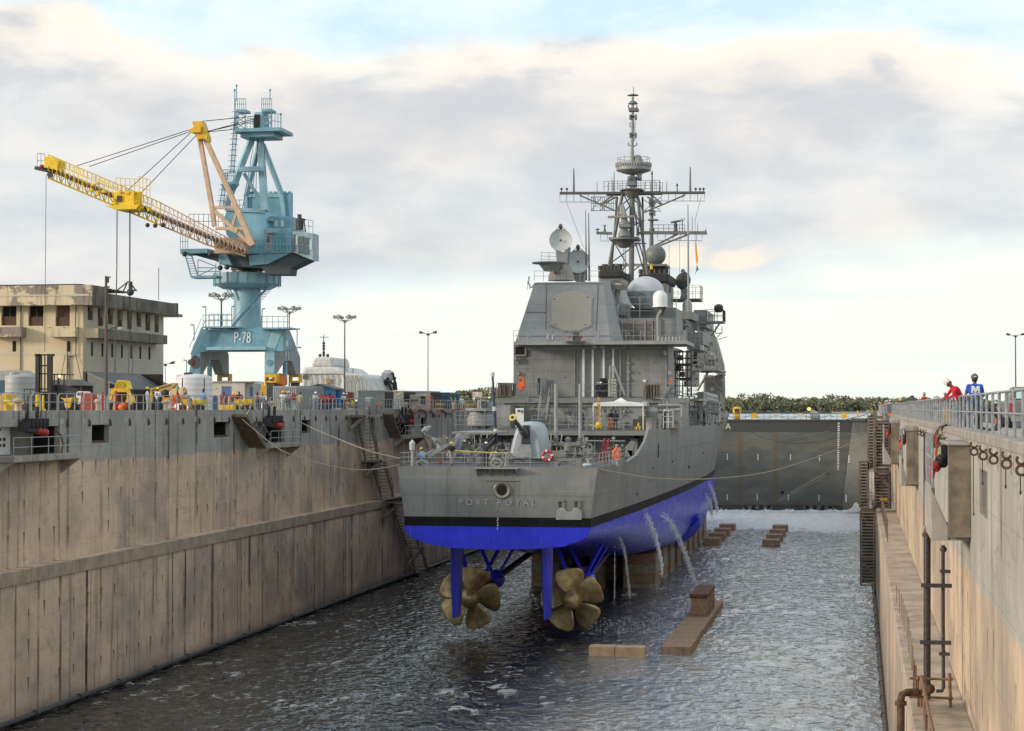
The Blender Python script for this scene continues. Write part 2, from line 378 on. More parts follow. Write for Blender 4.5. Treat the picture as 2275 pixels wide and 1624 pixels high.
house_grey=hullmat('deckhouse_plating',(.228,.235,.229),(.30,.30,.29),(.085,.085,.08),.52,1.2,2.6,.45)
hull_blue=hullmat('hull_blue_antifouling',(.035,.05,.80),(.20,.25,.62),(.02,.025,.30),.26,2.3,5.4,.45)
# ================================================================ the setting: water, quays, far shore
def water_mat():
    m=bpy.data.materials.new('dock_water');m.use_nodes=True;t=NT(m.node_tree);b=t.n['Principled BSDF']
    pos=t.n.new('ShaderNodeNewGeometry').outputs['Position'];x,y,z=t.sep(pos)
    swirl=t.noise(t.scl(pos,.045,.03,1),1,5,.55,1.4)
    foamn=t.noise(t.scl(pos,.9,.55,1),1,8,.68,.9)
    patch=t.ramp(t.noise(t.scl(pos,.10,.055,1),1,4,.6,1.2),.46,.64)
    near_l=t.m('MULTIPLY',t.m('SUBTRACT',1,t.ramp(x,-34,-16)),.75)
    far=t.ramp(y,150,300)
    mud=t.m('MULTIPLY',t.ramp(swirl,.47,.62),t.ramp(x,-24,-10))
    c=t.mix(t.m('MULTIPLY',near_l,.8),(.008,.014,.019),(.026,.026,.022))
    c=t.mix(t.m('MULTIPLY',t.m('MULTIPLY',t.ramp(y,125,250),t.ramp(x,-30,-8)),.8),c,(.33,.34,.34))  # sky reflection painted into the base colour towards the far right
    c=t.mix(t.m('MULTIPLY',t.ramp(x,-24,-8),.75),c,(.50,.53,.55))  # silvery sky reflection along the right side, painted as paler base colour
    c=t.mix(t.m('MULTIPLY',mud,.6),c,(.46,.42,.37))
    ft=t.m('SUBTRACT',.63,t.m('ADD',t.m('MULTIPLY',patch,.085),t.m('MULTIPLY',near_l,.03)));fm=t.ramp(foamn,ft,t.m('ADD',ft,.05))
    fm=t.m('MULTIPLY',fm,t.m('ADD',.25,t.m('MULTIPLY',patch,.6)))
    edge=t.m('ADD',276,t.m('MULTIPLY',t.m('SUBTRACT',t.noise(t.scl(pos,.12,.05,1),1,5,.6),.5),60))
    rage=t.ramp(t.m('ADD',y,t.m('MULTIPLY',t.m('SUBTRACT',foamn,.5),60)),edge,t.m('ADD',edge,16))
    rage=t.m('MULTIPLY',rage,t.m('ADD',.72,t.m('MULTIPLY',t.ramp(t.noise(t.scl(pos,.8,.3,1),1,6,.7),.35,.6),.28)))
    c=t.mix(t.m('MULTIPLY',fm,.8),c,(.60,.61,.60));c=t.mix(rage,c,(.72,.76,.78))
    t.l.new(c,b.inputs['Base Color']);foam=t.m('MAXIMUM',t.m('MULTIPLY',fm,.9),rage)
    t.l.new(t.m('ADD',.025,t.m('MULTIPLY',foam,.7)),b.inputs['Roughness']);b.inputs['IOR'].default_value=1.36
    h=t.m('ADD',t.m('MULTIPLY',t.noise(t.scl(pos,1.0,.85,1),1,1,.4,.7),.8),t.m('MULTIPLY',t.noise(t.scl(pos,2.6,1.7,1),1,2,.5,.5),.24))
    h=t.m('ADD',h,t.m('MULTIPLY',foamn,.06))
    bn=t.n.new('ShaderNodeBump');bn.inputs['Distance'].default_value=.42;bn.inputs['Strength'].default_value=1
    t.l.new(h,bn.inputs['Height']);t.l.new(bn.outputs[0],b.inputs['Normal'])
    return m
wm=water_mat()
mb=MB()
from mathutils import noise as mn
nx,ny=90,420
vs=[]
for j in range(ny+1):
    yy=20+(336-20)*j/ny
    for i in range(nx+1):
        xx=-47.6+49.4*i/nx
        hgt=.10*mn.noise(Vector((xx*.35,yy*.5,0)))+.06*mn.noise(Vector((xx*1.1,yy*1.3,4)))
        if yy>296:hgt+=min(1,(yy-296)/10)*(.35*abs(mn.noise(Vector((xx*.3,yy*.35,9))))+.25*mn.noise(Vector((xx*.9,yy,2))))
        vs.append((xx,yy,hgt))
mb.add(vs,[(j*(nx+1)+i,j*(nx+1)+i+1,(j+1)*(nx+1)+i+1,(j+1)*(nx+1)+i) for j in range(ny) for i in range(nx)])
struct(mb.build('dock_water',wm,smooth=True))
hw=M('harbour_water_surface',(.30,.36,.38),.22,var=.1,sc=.02,bump=.2,bsc=1)
mb=MB();mb.add([(-2500,338,13.4),(2500,338,13.4),(2500,1452,13.4),(-2500,1452,13.4)],[(0,1,2,3)]);struct(mb.build('harbour_water',hw))
landm=M('far_land',(.06,.075,.045),.95,var=.3,sc=.02)
mb=MB();mb.add([(-6000,1448,13.2),(6000,1448,13.2),(6000,8000,15),(-6000,8000,15)],[(0,1,2,3)])
mb.add([(-6000,1448,12),(6000,1448,12),(6000,1452,14.6),(-6000,1452,14.6)],[(0,1,2,3)])
mb.add([(-6000,1452,14.6),(6000,1452,14.6),(6000,1560,14.9),(-6000,1560,14.9)],[(0,1,2,3)])
struct(mb.build('far_shore',landm))
sand=M('sandbank',(.36,.30,.22),.9)
mb=MB();mb.box((-20,1425,13.3),(60,1436,14.7));struct(mb.build('sandbank',sand))
quaym=M('quay_pavement',(.22,.21,.19),.9,var=.25,sc=.3,bump=.01)
mb=MB();mb.box((-900,-60,5),(-50.3,620,17.65));struct(mb.build('quay_ground',quaym))
mb=MB();mb.box((3.55,2,5),(400,620,17.22));struct(mb.build('quay_road',asphalt))
XL,XU,LZ,CT=-47.3,-48.6,8.62,17.8
lw=thing('dock_wall','tall stained concrete dock wall with a ledge, grey above and tan below, left of the ship','wall',(-48,20,0))
def yz(t,X0,Y0,X1,Y1):a=qx(t,X0,Y0,XU);b=qx(t,X1,Y1,XU);return [a.y,b.y,b.z,a.z]
rec=[yz('c4',-60,118,515,355),yz('c4',793,97,942,250),yz('c4',1847,72,1985,200),yz('c5',240,68,512,245),yz('c5',657,55,735,165),
       yz('c5',1440,35,1600,180),yz('c5',1255,42,1293,140),yz('c5',1688,35,1733,120)]
rec.sort()
mb=MB();XB=-51.5
yy=15.
for a,b2,z0,z1 in rec:
    mb.box((XB,yy,8),(XU,a,CT));mb.box((XB,a,8),(XU,b2,z0));mb.box((XB,a,z1),(XU,b2,CT));mb.box((XB,a,z0),(XB+.6,b2,z1));yy=b2
mb.box((XB,yy,8),(XU,345,CT))
mb.build('upper_wall',wall_l,lw)
mb=MB();mb.box((-53,15,-4),(XL,345,LZ));mb.build('lower_wall',wall_l,lw)
mb=MB()
for k in range(46):y0=20+k*7;mb.box((XL,y0,LZ-.75),(XL+.10,y0+6.94,LZ+.06))
mb.build('ledge_edge',M('ledge_tan',(.36,.285,.205),.88,var=.22,sc=.8,streak=.5,scol=(.18,.15,.11)),lw,bevel=.02)
mb=MB()
for k in range(44):y0=60+k*6.4;mb.tube((XL+.12,y0,.22),(XL+.12,y0+6.2,.22),.17);mb.tube((XL+.12,y0+6.0,.22),(XL+.12,y0+6.3,.22),.24)
mb.build('waterline_pipe',steel_dark,lw,split=False)
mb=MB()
for a,b2,z0,z1 in rec:mb.box((XB+.62,a+.01,z0),(XB+.66,b2-.01,z1));mb.box((XB+.67,b2-.05,z0+.01),(XU-.35,b2-.01,z1-.01))  # dark sheets on back and far side paint the shade inside each recess
mb.build('recess_shade_lining',voidm,lw)
mb=MB()
for X,Y0,Y1,xx in ((605,905,1500,XL),(1052,910,1560,XL),(942,230,800,XU),(825,90,270,XU)):
    a=qx('c5',X,Y0,xx+.06);b=qx('c5',X,Y1,xx+.06);mb.tube(a,(a.x,a.y,b.z),.05,n=6)
mb.build('white_downpipe',wht_dirty,lw)
def hook_shape(mb,c,ax,s=1,th=.05):
    """8 shape: open ring above closed ring, lying in the wall plane; ax = direction along the wall"""
    c=Vector(c);ax=Vector(ax);up=Vector((0,0,1))
    for (cy,r,a0,a1) in ((-.17*s,.15*s,0,360),(.15*s,.14*s,-75,150)):
        pts=[c+up*cy+ax*(r*math.sin(math.radians(a)))*-1+up*(-r*math.cos(math.radians(a))) for a in range(a0,a1+1,30)]
        mb.path(pts,th*s,5)
mb=MB();nb=MB();k=0;yy=88.0
while yy<300:
    hook_shape(mb,(XU+.06,yy,17.05),(0,1,0),.8);nb.box((XU,yy-1.05,16.95),(XU+.012,yy-.55,17.3));yy+=3.45;k+=1
hk=mb.build('mooring_hook',rusty,lw);hk['kind']='stuff'
nb.build('painted_plate',contgrey,lw)['kind']='stuff'
def wall_platform(label,t,xa,xb,ytop,ybot,slope=True,cat='platform'):
    a=qx(t,xa,ytop,XU);b=qx(t,xb,ybot,XU);z1=a.z;z0=z1-.35
    th=thing('service_platform',label,cat,(XU,a.y,z0),'platforms at the wall recesses')
    mb=MB();mb.box((XU,a.y,z0),(XU+1.3,b.y,z1));mb.prism([(XU,a.y+.1,z0),(XU+1.2,a.y+.1,z0),(XU,a.y+.1,z0-.9)],(0,.3,0));mb.prism([(XU,b.y-.4,z0),(XU+1.2,b.y-.4,z0),(XU,b.y-.4,z0-.9)],(0,.3,0))
    mb.build('slab',conc_plain,th,bevel=.02)
    mb=MB();n=4
    for i in range(n+1):
        y=a.y+.1+(b.y-a.y-.2)*i/n;mb.tube((XU+1.2,y,z1),(XU+1.2,y,z1+1.05),.03)
    for z in (.5,1.05):mb.tube((XU+1.2,a.y+.1,z1+z),(XU+1.2,b.y-.1,z1+z),.03)
    mb.tube((XU+1.2,b.y-.1,z1+1.05),(XU,b.y-.1,z1+1.05),.03)
    mb.build('railing',steel,th)
    return th,a,b
t1,a,b=wall_platform('nearest concrete service platform with rail and white control boxes on the left dock wall','c4',-60,545,370,400)
mb=MB();mb.box((XU-1.3,a.y+.3,a.z+.02),(XU-.5,a.y+3.3,a.z+2.5));mb.build('control_cabinet',wht_dirty,t1,bevel=.02)
mb=MB()
for i in range(7):mb.box((XU-.5,a.y+1.2+(i%3)*.55,a.z+.5+.35*(i//3)),(XU-.46,a.y+1.5+(i%3)*.55,a.z+.68+.35*(i//3)))
for i in range(5):mb.sphere((XU-.47,a.y+1.9,a.z+1.5+.18*i),.06,6)
mb.build('dial',black,t1)
t2,a,b=wall_platform('concrete service platform with a slanting steel chute, middle of the left dock wall','c5',265,540,262,262)
t3,a,b=wall_platform('farthest service platform on the left dock wall, beside the long stair','c5',1455,1640,190,190)
for th_,(u0,v0,u1,v1,wd) in ((t2,(105,15,275,285,1.5)),(t3,(1395,0,1470,205,1.3))):
    p=qx('c5',u0,v0,XU+.5);r=qx('c5',u1,v1,XU+.9);mb=MB();mb.bar(p,r,wd,.25);mb.build('slanting_plate',woodbrn,th_)
    pr=Vector((.7,0,.5));mb=MB();mb.tube(p+pr,r+pr,.03);mb.tube(p+pr*1.6,r+pr*1.6,.03)
    for i in range(6):c=p.lerp(r,i/5);mb.tube(c+Vector((.7,0,0)),c+pr*1.6,.025)
    mb.build('handrail',steel,th_)
def capstan(label,t,X0,Y0,rx,ry,xw=XU,s=1):
    a=qx(t,X0,Y0,xw+.5);th=thing('mooring_winch',label,'winch',a,'red and black winches hung at the coping')
    mb=MB();mb.prism([a+Vector((.35,-1.2*s,-.1)),a+Vector((.35,-1.4*s,-.45*s)),a+Vector((.35,.9*s,-.6*s)),a+Vector((.35,1.1*s,-.2)),a+Vector((.35,.5*s,.3*s)),a+Vector((.35,-.8*s,.35*s))],(-.7,0,0));mb.tube(a+Vector((0,-.9*s,.1)),a+Vector((0,-.9*s,1.05*s)),.12*s);mb.tube(a+Vector((0,.5*s,.1)),a+Vector((0,.5*s,1.05*s)),.12*s)
    for i in range(5):mb.tube(a+Vector((.5,(-1.2+.5*i)*s,-.2*s)),a+Vector((.5,(-1.2+.5*i)*s,.35*s)),.14*s)
    mb.build('winch_body',black,th,bevel=.05)
    mb=MB();b=qx(t,rx,ry,xw+.8)
    for i in range(3):mb.sphere(b+Vector((0,(i-1)*.5*s,-.06*i)),.24*s,8);mb.tube(b+Vector((0,(i-1)*.5*s,0)),b+Vector((-.5,(i-1)*.5*s-.1,.3*s)),.12*s)
    mb.build('red_roller',red,th,smooth=True)
capstan('black winch with a row of red rollers over the nearest wall recess','c4',290,90,360,148,s=1.0)
capstan('black winch with red roller above the middle platform of the left dock wall','c5',405,55,455,95,s=1.1)
capstan('black winch hung over the far recess beside the hanging hoses','c5',1545,35,1585,60,s=1.1)
mb=MB();mb2=MB()
for r in (rec[1],rec[2],rec[4]):
    mb.box((XU-.9,r[0]+.25,r[2]+.3),(XU-.7,r[0]+.9,r[3]-.45));mb2.box((XU-1.5,r[0]+.02,r[2]+.01),(XU-.15,r[1]-.3,r[2]+.16))
mb.build('recess_lamp',wht_dirty,lw,bevel=.05);mb2.build('recess_sill',rusty,lw)
def wall_stair(label,flights,group=None):
    th=None
    for (t,X0,Y0,X1,Y1,xw,wd) in flights:
        p=qx(t,X0,Y0,xw);r=qx(t,X1,Y1,xw)
        if th is None:th=thing('dock_stair',label,'stairs',p,group)
        mb=MB()
        for s in (-.5,.5):mb.bar(p+Vector((s*wd,0,0)),r+Vector((s*wd,0,0)),.08,.34)
        mb.build('stringer',woodbrn,th)
        mb=MB();n=int(abs(p.z-r.z)/.34)
        for i in range(n+1):
            c=p.lerp(r,i/n);mb.box(c+Vector((-.5*wd,-.17,-.06)),c+Vector((.5*wd,.17,.04)))
        mb.build('tread',conc_plain,th)
        mb=MB()
        for s in (-.5,.5):
            for h in (.5,1.0):mb.tube(p+Vector((s*wd,0,h)),r+Vector((s*wd,0,h)),.028)
            for i in range(0,n+1,5):c=p.lerp(r,i/n)+Vector((s*wd,0,0));mb.tube(c,c+Vector((0,0,1)),.025)
        mb.build('handrail',steel_dark,th)
    return th
st=wall_stair('long brown steel stair down the left dock wall behind the stern',[('c5',1180,15,1265,410,XU+1.1,1.3),('c5',1310,420,1400,730,XU+1.1,1.3)])
def braces(th,t,pts,xw):
    mb=MB()
    for (a,b) in pts:mb.bar(qx(t,*a,xw),qx(t,*b,xw),.22,.22)
    mb.build('landing_bracket',woodbrn,th)
braces(st,'c5',[((1065,22),(1200,22)),((1065,145),(1200,22)),((1068,15),(1068,140)),((1200,410),(1345,410)),((1205,545),(1340,405)),((1205,430),(1205,545)),((1365,765),(1500,765)),((1365,900),(1495,785)),((1365,765),(1365,900))],XU+1.9)
mb=MB()
for (X0,Y0,X1) in ((1065,14,1215),(1195,405,1350),(1280,730,1520)):
    a=qx('c5',X0,Y0,XU+.2);b=qx('c5',X1,Y0,XU+.2);mb.box((XU,a.y,a.z-.12),(XU+1.9,b.y,a.z+.02))
mb.build('landing',conc_plain,st)
st2=wall_stair('lower dark steel stair down to the water behind the stern',[('c5',1480,775,1620,1140,XL+.9,1.3),('c5',1640,1180,1690,1370,XL+.9,1.3)])
braces(st2,'c5',[((1570,1165),(1710,1165)),((1575,1300),(1705,1170))],XL+1.7)
XRL,XRI,XRU=1.50,2.78,3.05
rw=thing('dock_wall','warm tan concrete dock wall with a wide ledge along the right side','wall',(3,20,0))
mb=MB();mb.box((XRL,20,-4),(6,340,9.05));mb.build('lower_wall',wall_r,rw)
mb=MB()
slot=[qx('b8',1215,1450,XRU),qx('b8',1330,1450,XRU)]
ys=sorted((slot[0].y,slot[1].y));zt=qx('b8',1270,1460,XRU).z;zb_=qx('z8',620,665,XRU).z
mb.box((XRU,20,9.05),(6,ys[0],17.26));mb.box((XRU,ys[0],9.05),(6,ys[1],zb_));mb.box((XRU,ys[0],zt),(6,ys[1],17.26));mb.box((XRU+.9,ys[0],zb_),(6,ys[1],zt));mb.box((XRU,ys[1],9.05),(6,340,17.26))
mb.build('upper_wall',wall_r,rw)
mb=MB()
for k in range(60):y0=18+k*5.3;mb.box((XRU-.06,y0,17.10),(XRU+.55,y0+5.25,17.34))
mb.build('coping',conc_plain,rw,bevel=.03)
mb=MB()
for k in range(37):y0=20+k*8.6;mb.box((XRL-.05,y0,8.6),(XRU,y0+8.57,9.16))
mb.build('ledge',M('ledge_warm',(.44,.36,.28),.88,var=.3,sc=.7,streak=.4,scol=(.16,.13,.1)),rw,bevel=.03)
mb=MB();k=0
for k in range(40):y0=60+k*6.6;mb.tube((XRL-.14,y0,.25),(XRL-.14,y0+6.4,.25),.16);mb.tube((XRL-.14,y0+6.2,.25),(XRL-.14,y0+6.6,.25),.23)
mb.build('waterline_pipe',woodbrn,rw)
mb=MB();mb.box((-60,10,-4),(8,13,13.6));
tag(mb.build('dock_head_wall',conc_plain),'concrete wall closing the near end of the dock','wall')
struct(MB().box((-60,-60,5),(8,9.9,13.7)).build('quay_head',quaym))
cmat=bpy.data.materials.new('caisson_steel');cmat.use_nodes=True;t=NT(cmat.node_tree);b=t.n['Principled BSDF']
pos=t.n.new('ShaderNodeNewGeometry').outputs['Position'];x,y,z=t.sep(pos)
n1=t.noise(t.scl(pos,.25,.25,.6),1,6,.6);n2=t.noise(pos,.9,6,.6)
c=t.mix(t.ramp(n1,.35,.65),(.088,.094,.087),(.125,.13,.12))
c=t.mix(t.m('MULTIPLY',t.ramp(z,13.65,13.75),.85),c,(.045,.045,.046))
bd=t.m('MULTIPLY',t.ramp(z,10.2,10.9),t.m('SUBTRACT',1,t.ramp(z,12,12.8)))
c=t.mix(t.m('MULTIPLY',bd,t.m('MULTIPLY',t.ramp(n1,.4,.6),.6)),c,(.15,.13,.08))
c=t.mix(t.m('MULTIPLY',t.ramp(n2,.5,.75),.3),c,(.05,.055,.05))
st=t.noise(t.scl(pos,2.2,2.2,.06),1,4,.6)
c=t.mix(t.m('MULTIPLY',t.ramp(st,.60,.72),.45),c,(.12,.11,.09))
for xc in (q('b2',418,900,335).x,q('b2',757,900,335).x):
    d=t.m('ABSOLUTE',t.m('SUBTRACT',x,t.m('ADD',xc,t.m('MULTIPLY',t.noise(t.scl(pos,.3,.3,.5),1,3),.4))))
    c=t.mix(t.m('MULTIPLY',t.m('MULTIPLY',t.m('SUBTRACT',1,t.ramp(d,.25,.7)),t.m('SUBTRACT',1,t.ramp(z,13.4,13.8))),.55),c,(.11,.078,.042))
t.l.new(c,b.inputs['Base Color']);b.inputs['Roughness'].default_value=.6
DC=335.
cs=thing('dock_gate','big dark grey steel caisson gate closing the far end of the dock','gate',(-23,DC,0))
zt=q('b2',900,598,DC).z
mb=MB();xr=q('b2',1500,600,DC).x;xr2=q('b2',1385,1470,DC).x
mb.prism([(-56,DC,-1),(xr2,DC,-1),(xr,DC,zt),(-56,DC,zt)],(0,7,0));mb.build('gate_plating',cmat,cs)
mb=MB();mb.prism([(xr2,DC+.1,-1),(5,DC-6,-1),(5,DC-6,zt),(xr,DC+.1,zt)],(0,6,0));mb.build('gate_end',cmat,cs)
mb=MB();mb.box((-56,DC-.15,zt-.35),(xr,DC,zt+.02));mb.box((-56,DC-.5,-.5),(xr2,DC,1.0));mb.build('gate_rubbing_strip',steel_dark,cs)
mb=MB();mb2=MB()
for (a0,a1) in ((455,735),(1035,1320)):
    p=q('b2',a0,1425,DC-.6);r=q('b2',a1,1462,DC-.6);mb2.box((p.x,DC-.62,r.z),(r.x,DC-.5,p.z))
for X in (118,482,555,628,702,1070,1143,1217,1290):
    mb.disc(q('b2',X,1443,DC-.66),.36,(0,1,0),.06)
mb.disc(q('b2',832,1298,DC-.03),.3,(0,1,0),.06)
mb2.build('inlet_panel',M('inlet_panel',(.12,.125,.12),.6),cs);mb.build('inlet_hole',voidm,cs)
mb=MB()
for (X,Y) in ((304,955),(597,958),(910,958),(1188,965),(1470,975),(303,1340),(590,1340),(889,1345),(1182,1350),(1443,1352)):
    p=q('b2',X,Y,DC-.06)
    if X<1440:
        for k in range(3):mb.box(p+Vector((-.08,0,-.50+.36*k)),p+Vector((.08,.03,-.24+.36*k)))
    else:
        p=q('b2',X,Y,DC-5)
        for k in range(3):mb.box(p+Vector((-.11,-.6,-.62+.42*k)),p+Vector((.11,-.55,-.28+.42*k)))
mb.build('draft_marks',white,cs)
mb=MB()
for k in range(26):
    a=q('b2',1372-k*.25,632+k*17.6,DC-.05);mb.box(a+Vector((-.17,0,-.09)),a+Vector((.17,.03,.05 if k % 2 else .09)))
mb.build('draft_scale',white,cs)
text_part('letter_sign','A',1.5,M('cream_letter',(.7,.66,.5),.6),cs,q('b2',311,665,DC-.05),(math.pi/2,0,0))
gr=thing('gate_railing','low railing with looped hoses and boards along the top of the dock gate','railing',(-20,DC+1,zt))
mb=MB();x0=-50.;zr=zt+1.05
n=46
for i in range(n):x=x0+i*1.05;mb.tube((x,DC+.6,zt),(x,DC+.6,zr),.03,n=5)
for z in (.5,1.05):mb.tube((x0,DC+.6,zt+z),(x0+n*1.05,DC+.6,zt+z),.03,n=5)
mb.build('rail',steel_dark,gr)
mb=MB();pts=[]
for i in range(230):x=x0+i*.2;pts.append((x,DC+.5,zt+.95-.75*abs(math.sin(i*.14))**.7))
mb.path(pts,.035,4);mb.build('looped_hose',black,gr)
mb=MB()
for X in (775,998):a=q('b2',X,558,DC+.45);mb.box(a+Vector((-.55,0,-.35)),a+Vector((.55,.05,.35)))
mb.build('board',beige,gr)
mb=MB()
for X in (562,1425):a=q('b2',X,560,DC+.4);mb.box(a+Vector((-.45,0,-.45)),a+Vector((.45,.05,.45)))
mb.build('orange_board',yellow,gr)
l=q('b2',397,545,DC+2);bo=thing('signal_lantern','orange lantern post with a round hood on top of the dock gate, nearest the ship','lantern',(l.x,l.y,zt))
mb=MB();mb.box((l.x-.45,l.y-.4,zt),(l.x+.45,l.y+.4,zt+1.2));mb.build('post',yellow,bo,bevel=.08)
mb=MB();mb.lathe([(.1,zt+1.0),(.75,zt+1.15),(.8,zt+1.9),(.55,zt+2.2),(.05,zt+2.25)],(l.x,l.y,0),n=16);mb.build('hood',yellow,bo,smooth=True)
mb=MB();mb.box((l.x-.4,l.y-.85,zt+1.25),(l.x+.4,l.y-.75,zt+1.9));mb.build('lens',steel_dark,bo)
sp=thing('ventilator_cowl','pale quarter-round steel cowl on top of the dock gate with a small yellow lamp','ventilator',q('b2',1148,600,DC+2))
mb=MB();P=[q('b2',X,Y,DC+2) for X,Y in ((1098,598),(1098,498),(1125,502),(1155,515),(1180,535),(1192,555),(1192,598))];mb.prism(P,(0,2,0));mb.build('cowl',contgrey,sp)
mb=MB();mb.sphere(q('b2',1088,497,DC+2),.3);mb.build('lamp',M('yellow_lamp',(1,.62,.12),.4,emis=1.2),sp)
mb=MB();mb.bar(q('b2',1440,598,DC),q('b2',1630,552,DC),.12,.12)
mb.bar(q('b2',1500,600,DC),q('b2',1640,600,DC-3),.5,.5);tag(mb.build('gangway',steel_dark),'dark gangway rising from the dock gate to the right quay','gangway')
fm_=M('spray_white',(.82,.85,.87),.9,var=.06)
mb=MB();random.seed(3)
for i in range(2600):
    u=random.random()
    if u<.45:
        X=random.gauss(1535,45);hmax=75*math.exp(-((X-1540)/40)**2)+8;Y=1478-random.random()**1.6*hmax
    else:X=random.uniform(90,1560);Y=1478-random.random()**2*12*(1+.8*math.sin(X*.03))
    p=q('b2',X,Y,DC-random.uniform(1,9));r=random.uniform(.05,.22)
    mb.add([p+Vector((random.uniform(-r,r),random.uniform(-r,r),random.uniform(-r,r))) for _ in range(4)],[(0,1,2),(0,2,3),(0,3,1),(1,3,2)])
struct(mb.build('churned_foam',fm_),'stuff','white churning foam and spray where water enters at the foot of the dock gate','foam')
def leafmat(name,col):
    m=bpy.data.materials.new(name);m.use_nodes=True;t=NT(m.node_tree);b=t.n['Principled BSDF']
    pos=t.n.new('ShaderNodeNewGeometry').outputs['Position']
    n=t.noise(pos,.12,4,.6);n2=t.noise(pos,.9,3,.6)
    c=t.mix(t.ramp(n,.35,.65),tuple(v*.75 for v in col),(col[0]*1.5,col[1]*1.25,col[2]))
    c=t.mix(t.m('MULTIPLY',t.ramp(n2,.4,.7),.3),c,tuple(v*.65 for v in col))
    t.l.new(c,b.inputs['Base Color']);b.inputs['Roughness'].default_value=.8;return m
leaf=leafmat('far_foliage',(.17,.195,.13))  # distance haze put into the leaf colour as a lighter, greyer green
random.seed(11);mb=MB()
def crown(c,rx,rz,n,sz):
    for _ in range(n):
        th=random.uniform(0,6.283);ph=math.acos(random.uniform(-.75,1));k=random.uniform(.72,1.06)
        d=Vector((math.sin(ph)*math.cos(th),math.sin(ph)*math.sin(th),math.cos(ph)))
        p=Vector(c)+Vector((d.x*rx*k,d.y*rx*k,d.z*rz*k));s=sz*random.uniform(.6,1.4)
        a=Vector((random.gauss(0,1),random.gauss(0,1),random.gauss(0,1))).normalized();b2=a.orthogonal().normalized();a=a.cross(b2)
        mb.add([p+a*s,p+b2*s,p-a*s,p-b2*s],[(0,1,2,3)])
def topy(px):
    base=32+4*math.sin(px*.013)+3*math.sin(px*.041+1)+2.5*math.sin(px*.11)
    if px<1600:base -= 6
    if 1640<px<1960:base+=5
    if px>1960:base -= (px-1960)*.03
    return base
x=-450.
while x<260:
    px=1909+x*2.88
    for row in range(3):
        H=max(4,topy(px)/2.88*(1.0-.13*(2-row)))*random.uniform(.84,1.08);r=random.uniform(4.5,8)
        cx=x+random.uniform(-3,3);cy=1458+row*13+random.uniform(-4,4)
        crown((cx,cy,14+H*.52),r,H*.52,230,.62)
        for _ in range(3):
            crown((cx+random.uniform(-r,r),cy+random.uniform(-3,2),14+H*random.uniform(.35,.9)),r*.45,H*.2,60,.55)
    x+=random.uniform(4.0,7.0)
struct(mb.build('far_wood',leaf),'stuff','low dark green mangrove wood along the far shore beyond the gate','woodland')
# ================================================================ the warship
XC=-26.25;YS=138.
ship=thing('warship','grey missile cruiser with blue underside sitting on blocks in the dock, stern towards us','warship',(XC,YS,0))
def lerpt(tab,s):
    for (a,b) in zip(tab,tab[1:]):
        if s <= b[0]:k=(s-a[0])/(b[0]-a[0]);return [u+(v-u)*k for u,v in zip(a[1:],b[1:])]
    return list(tab[-1][1:])
HT=[(0,7.5,6.97,7.62,2.6,13.62),(14,7.85,7.5,6.7,2.8,13.62),(20,7.95,7.7,6.2,2.9,14.0),(25,8.05,7.85,5.6,3,15.0),(27.5,8.1,7.9,5.3,3,16.02),(28,8.1,7.92,5.2,3,16.02),
      (45,8.3,8.2,3.6,3.2,16.02),(65,8.4,8.35,2.5,3.6,16.02),(95,8.4,8.3,2.3,3.6,16.0),(115,8.4,7.5,2.3,3.0,16.1),(130,8.2,6.1,2.3,2.4,16.4),(145,7.4,3.9,2.3,2.0,17.0),(158,5.6,1.8,2.4,1.7,17.8),(168,3.0,.5,4.0,1.6,18.4),(173,.3,.1,9.0,1.5,18.8)]
ZB,ZW=9.93,9.25
st_s=[0,2,5,8,11,14,16,18,20,22,24,25,26,27,27.5,28,32,38,45,52,60,70,80,90,100,110,120,130,138,145,152,158,163,168,171,173]
rows=[]
for s in st_s:
    hd,hw_,zk,n,zt=lerpt(HT,s);rise=1 if 28<s<158 else 0
    half=[(hd,zt)]
    for k in range(1,6):u=k/6;half.append((hd+(hw_-hd)*u**.9,zt+(ZB-zt)*u))
    half+=[(hw_+(hd-hw_)*.02,ZB),(hw_,ZW)]
    for k in range(1,13):
        a=math.pi/2*k/12;x=hw_*max(0,math.cos(a))**(2/n);z=ZW-(ZW-zk)*math.sin(a)**(2/n);half.append((x,z))
    rows.append((s,half))
K=len(rows[0][1]);vs=[];fs=[];ms=[]
for s,half in rows:
    for (x,z) in half:vs.append((XC+x,YS+s,z))
    for (x,z) in half[:-1][::-1]:vs.append((XC-x,YS+s,z))
L=2*K-1
def mi_(k):k=min(k,L-2-k);return 0 if k<6 else (1 if k==6 else 2)
mb=MB();mb.v=vs
for j in range(len(rows)-1):
    for k in range(L-1):mb.f.append((j*L+k,j*L+k+1,(j+1)*L+k+1,(j+1)*L+k));mb.m.append(mi_(k))
for k in range(K-1):
    o=L-1-k;mb.f.append((k,k+1,o-1,o) if k+1 != o-1 else (k,k+1,o));mb.m.append(mi_(k))
hull=mb.build('hull',[hull_grey,M('boot_top_black',(.008,.008,.009),.6,var=.3,streak=.25,scol=(.05,.05,.045),spec=.2),hull_blue],ship)
for p in hull.data.polygons:p.use_smooth=True
hull.data.set_sharp_from_angle(angle=math.radians(28))
mb=MB();pl=[(XC+lerpt(HT,s)[0]-.02,YS+s) for s in (0.02,14,20,27.9)];pl+=[(2*XC-x,y) for x,y in pl[::-1]]
mb.add([(x,y,13.58) for x,y in pl],[tuple(range(len(pl)))]);mb.build('quarterdeck',deck_grey,ship)
mb=MB();ss=[28,45,65,95,115,130,145,158,168,172.9]
pl=[(XC+lerpt(HT,s)[0]-.02,YS+s,lerpt(HT,s)[4]-.02) for s in ss];pr=[(2*XC-x,y,z) for x,y,z in pl]
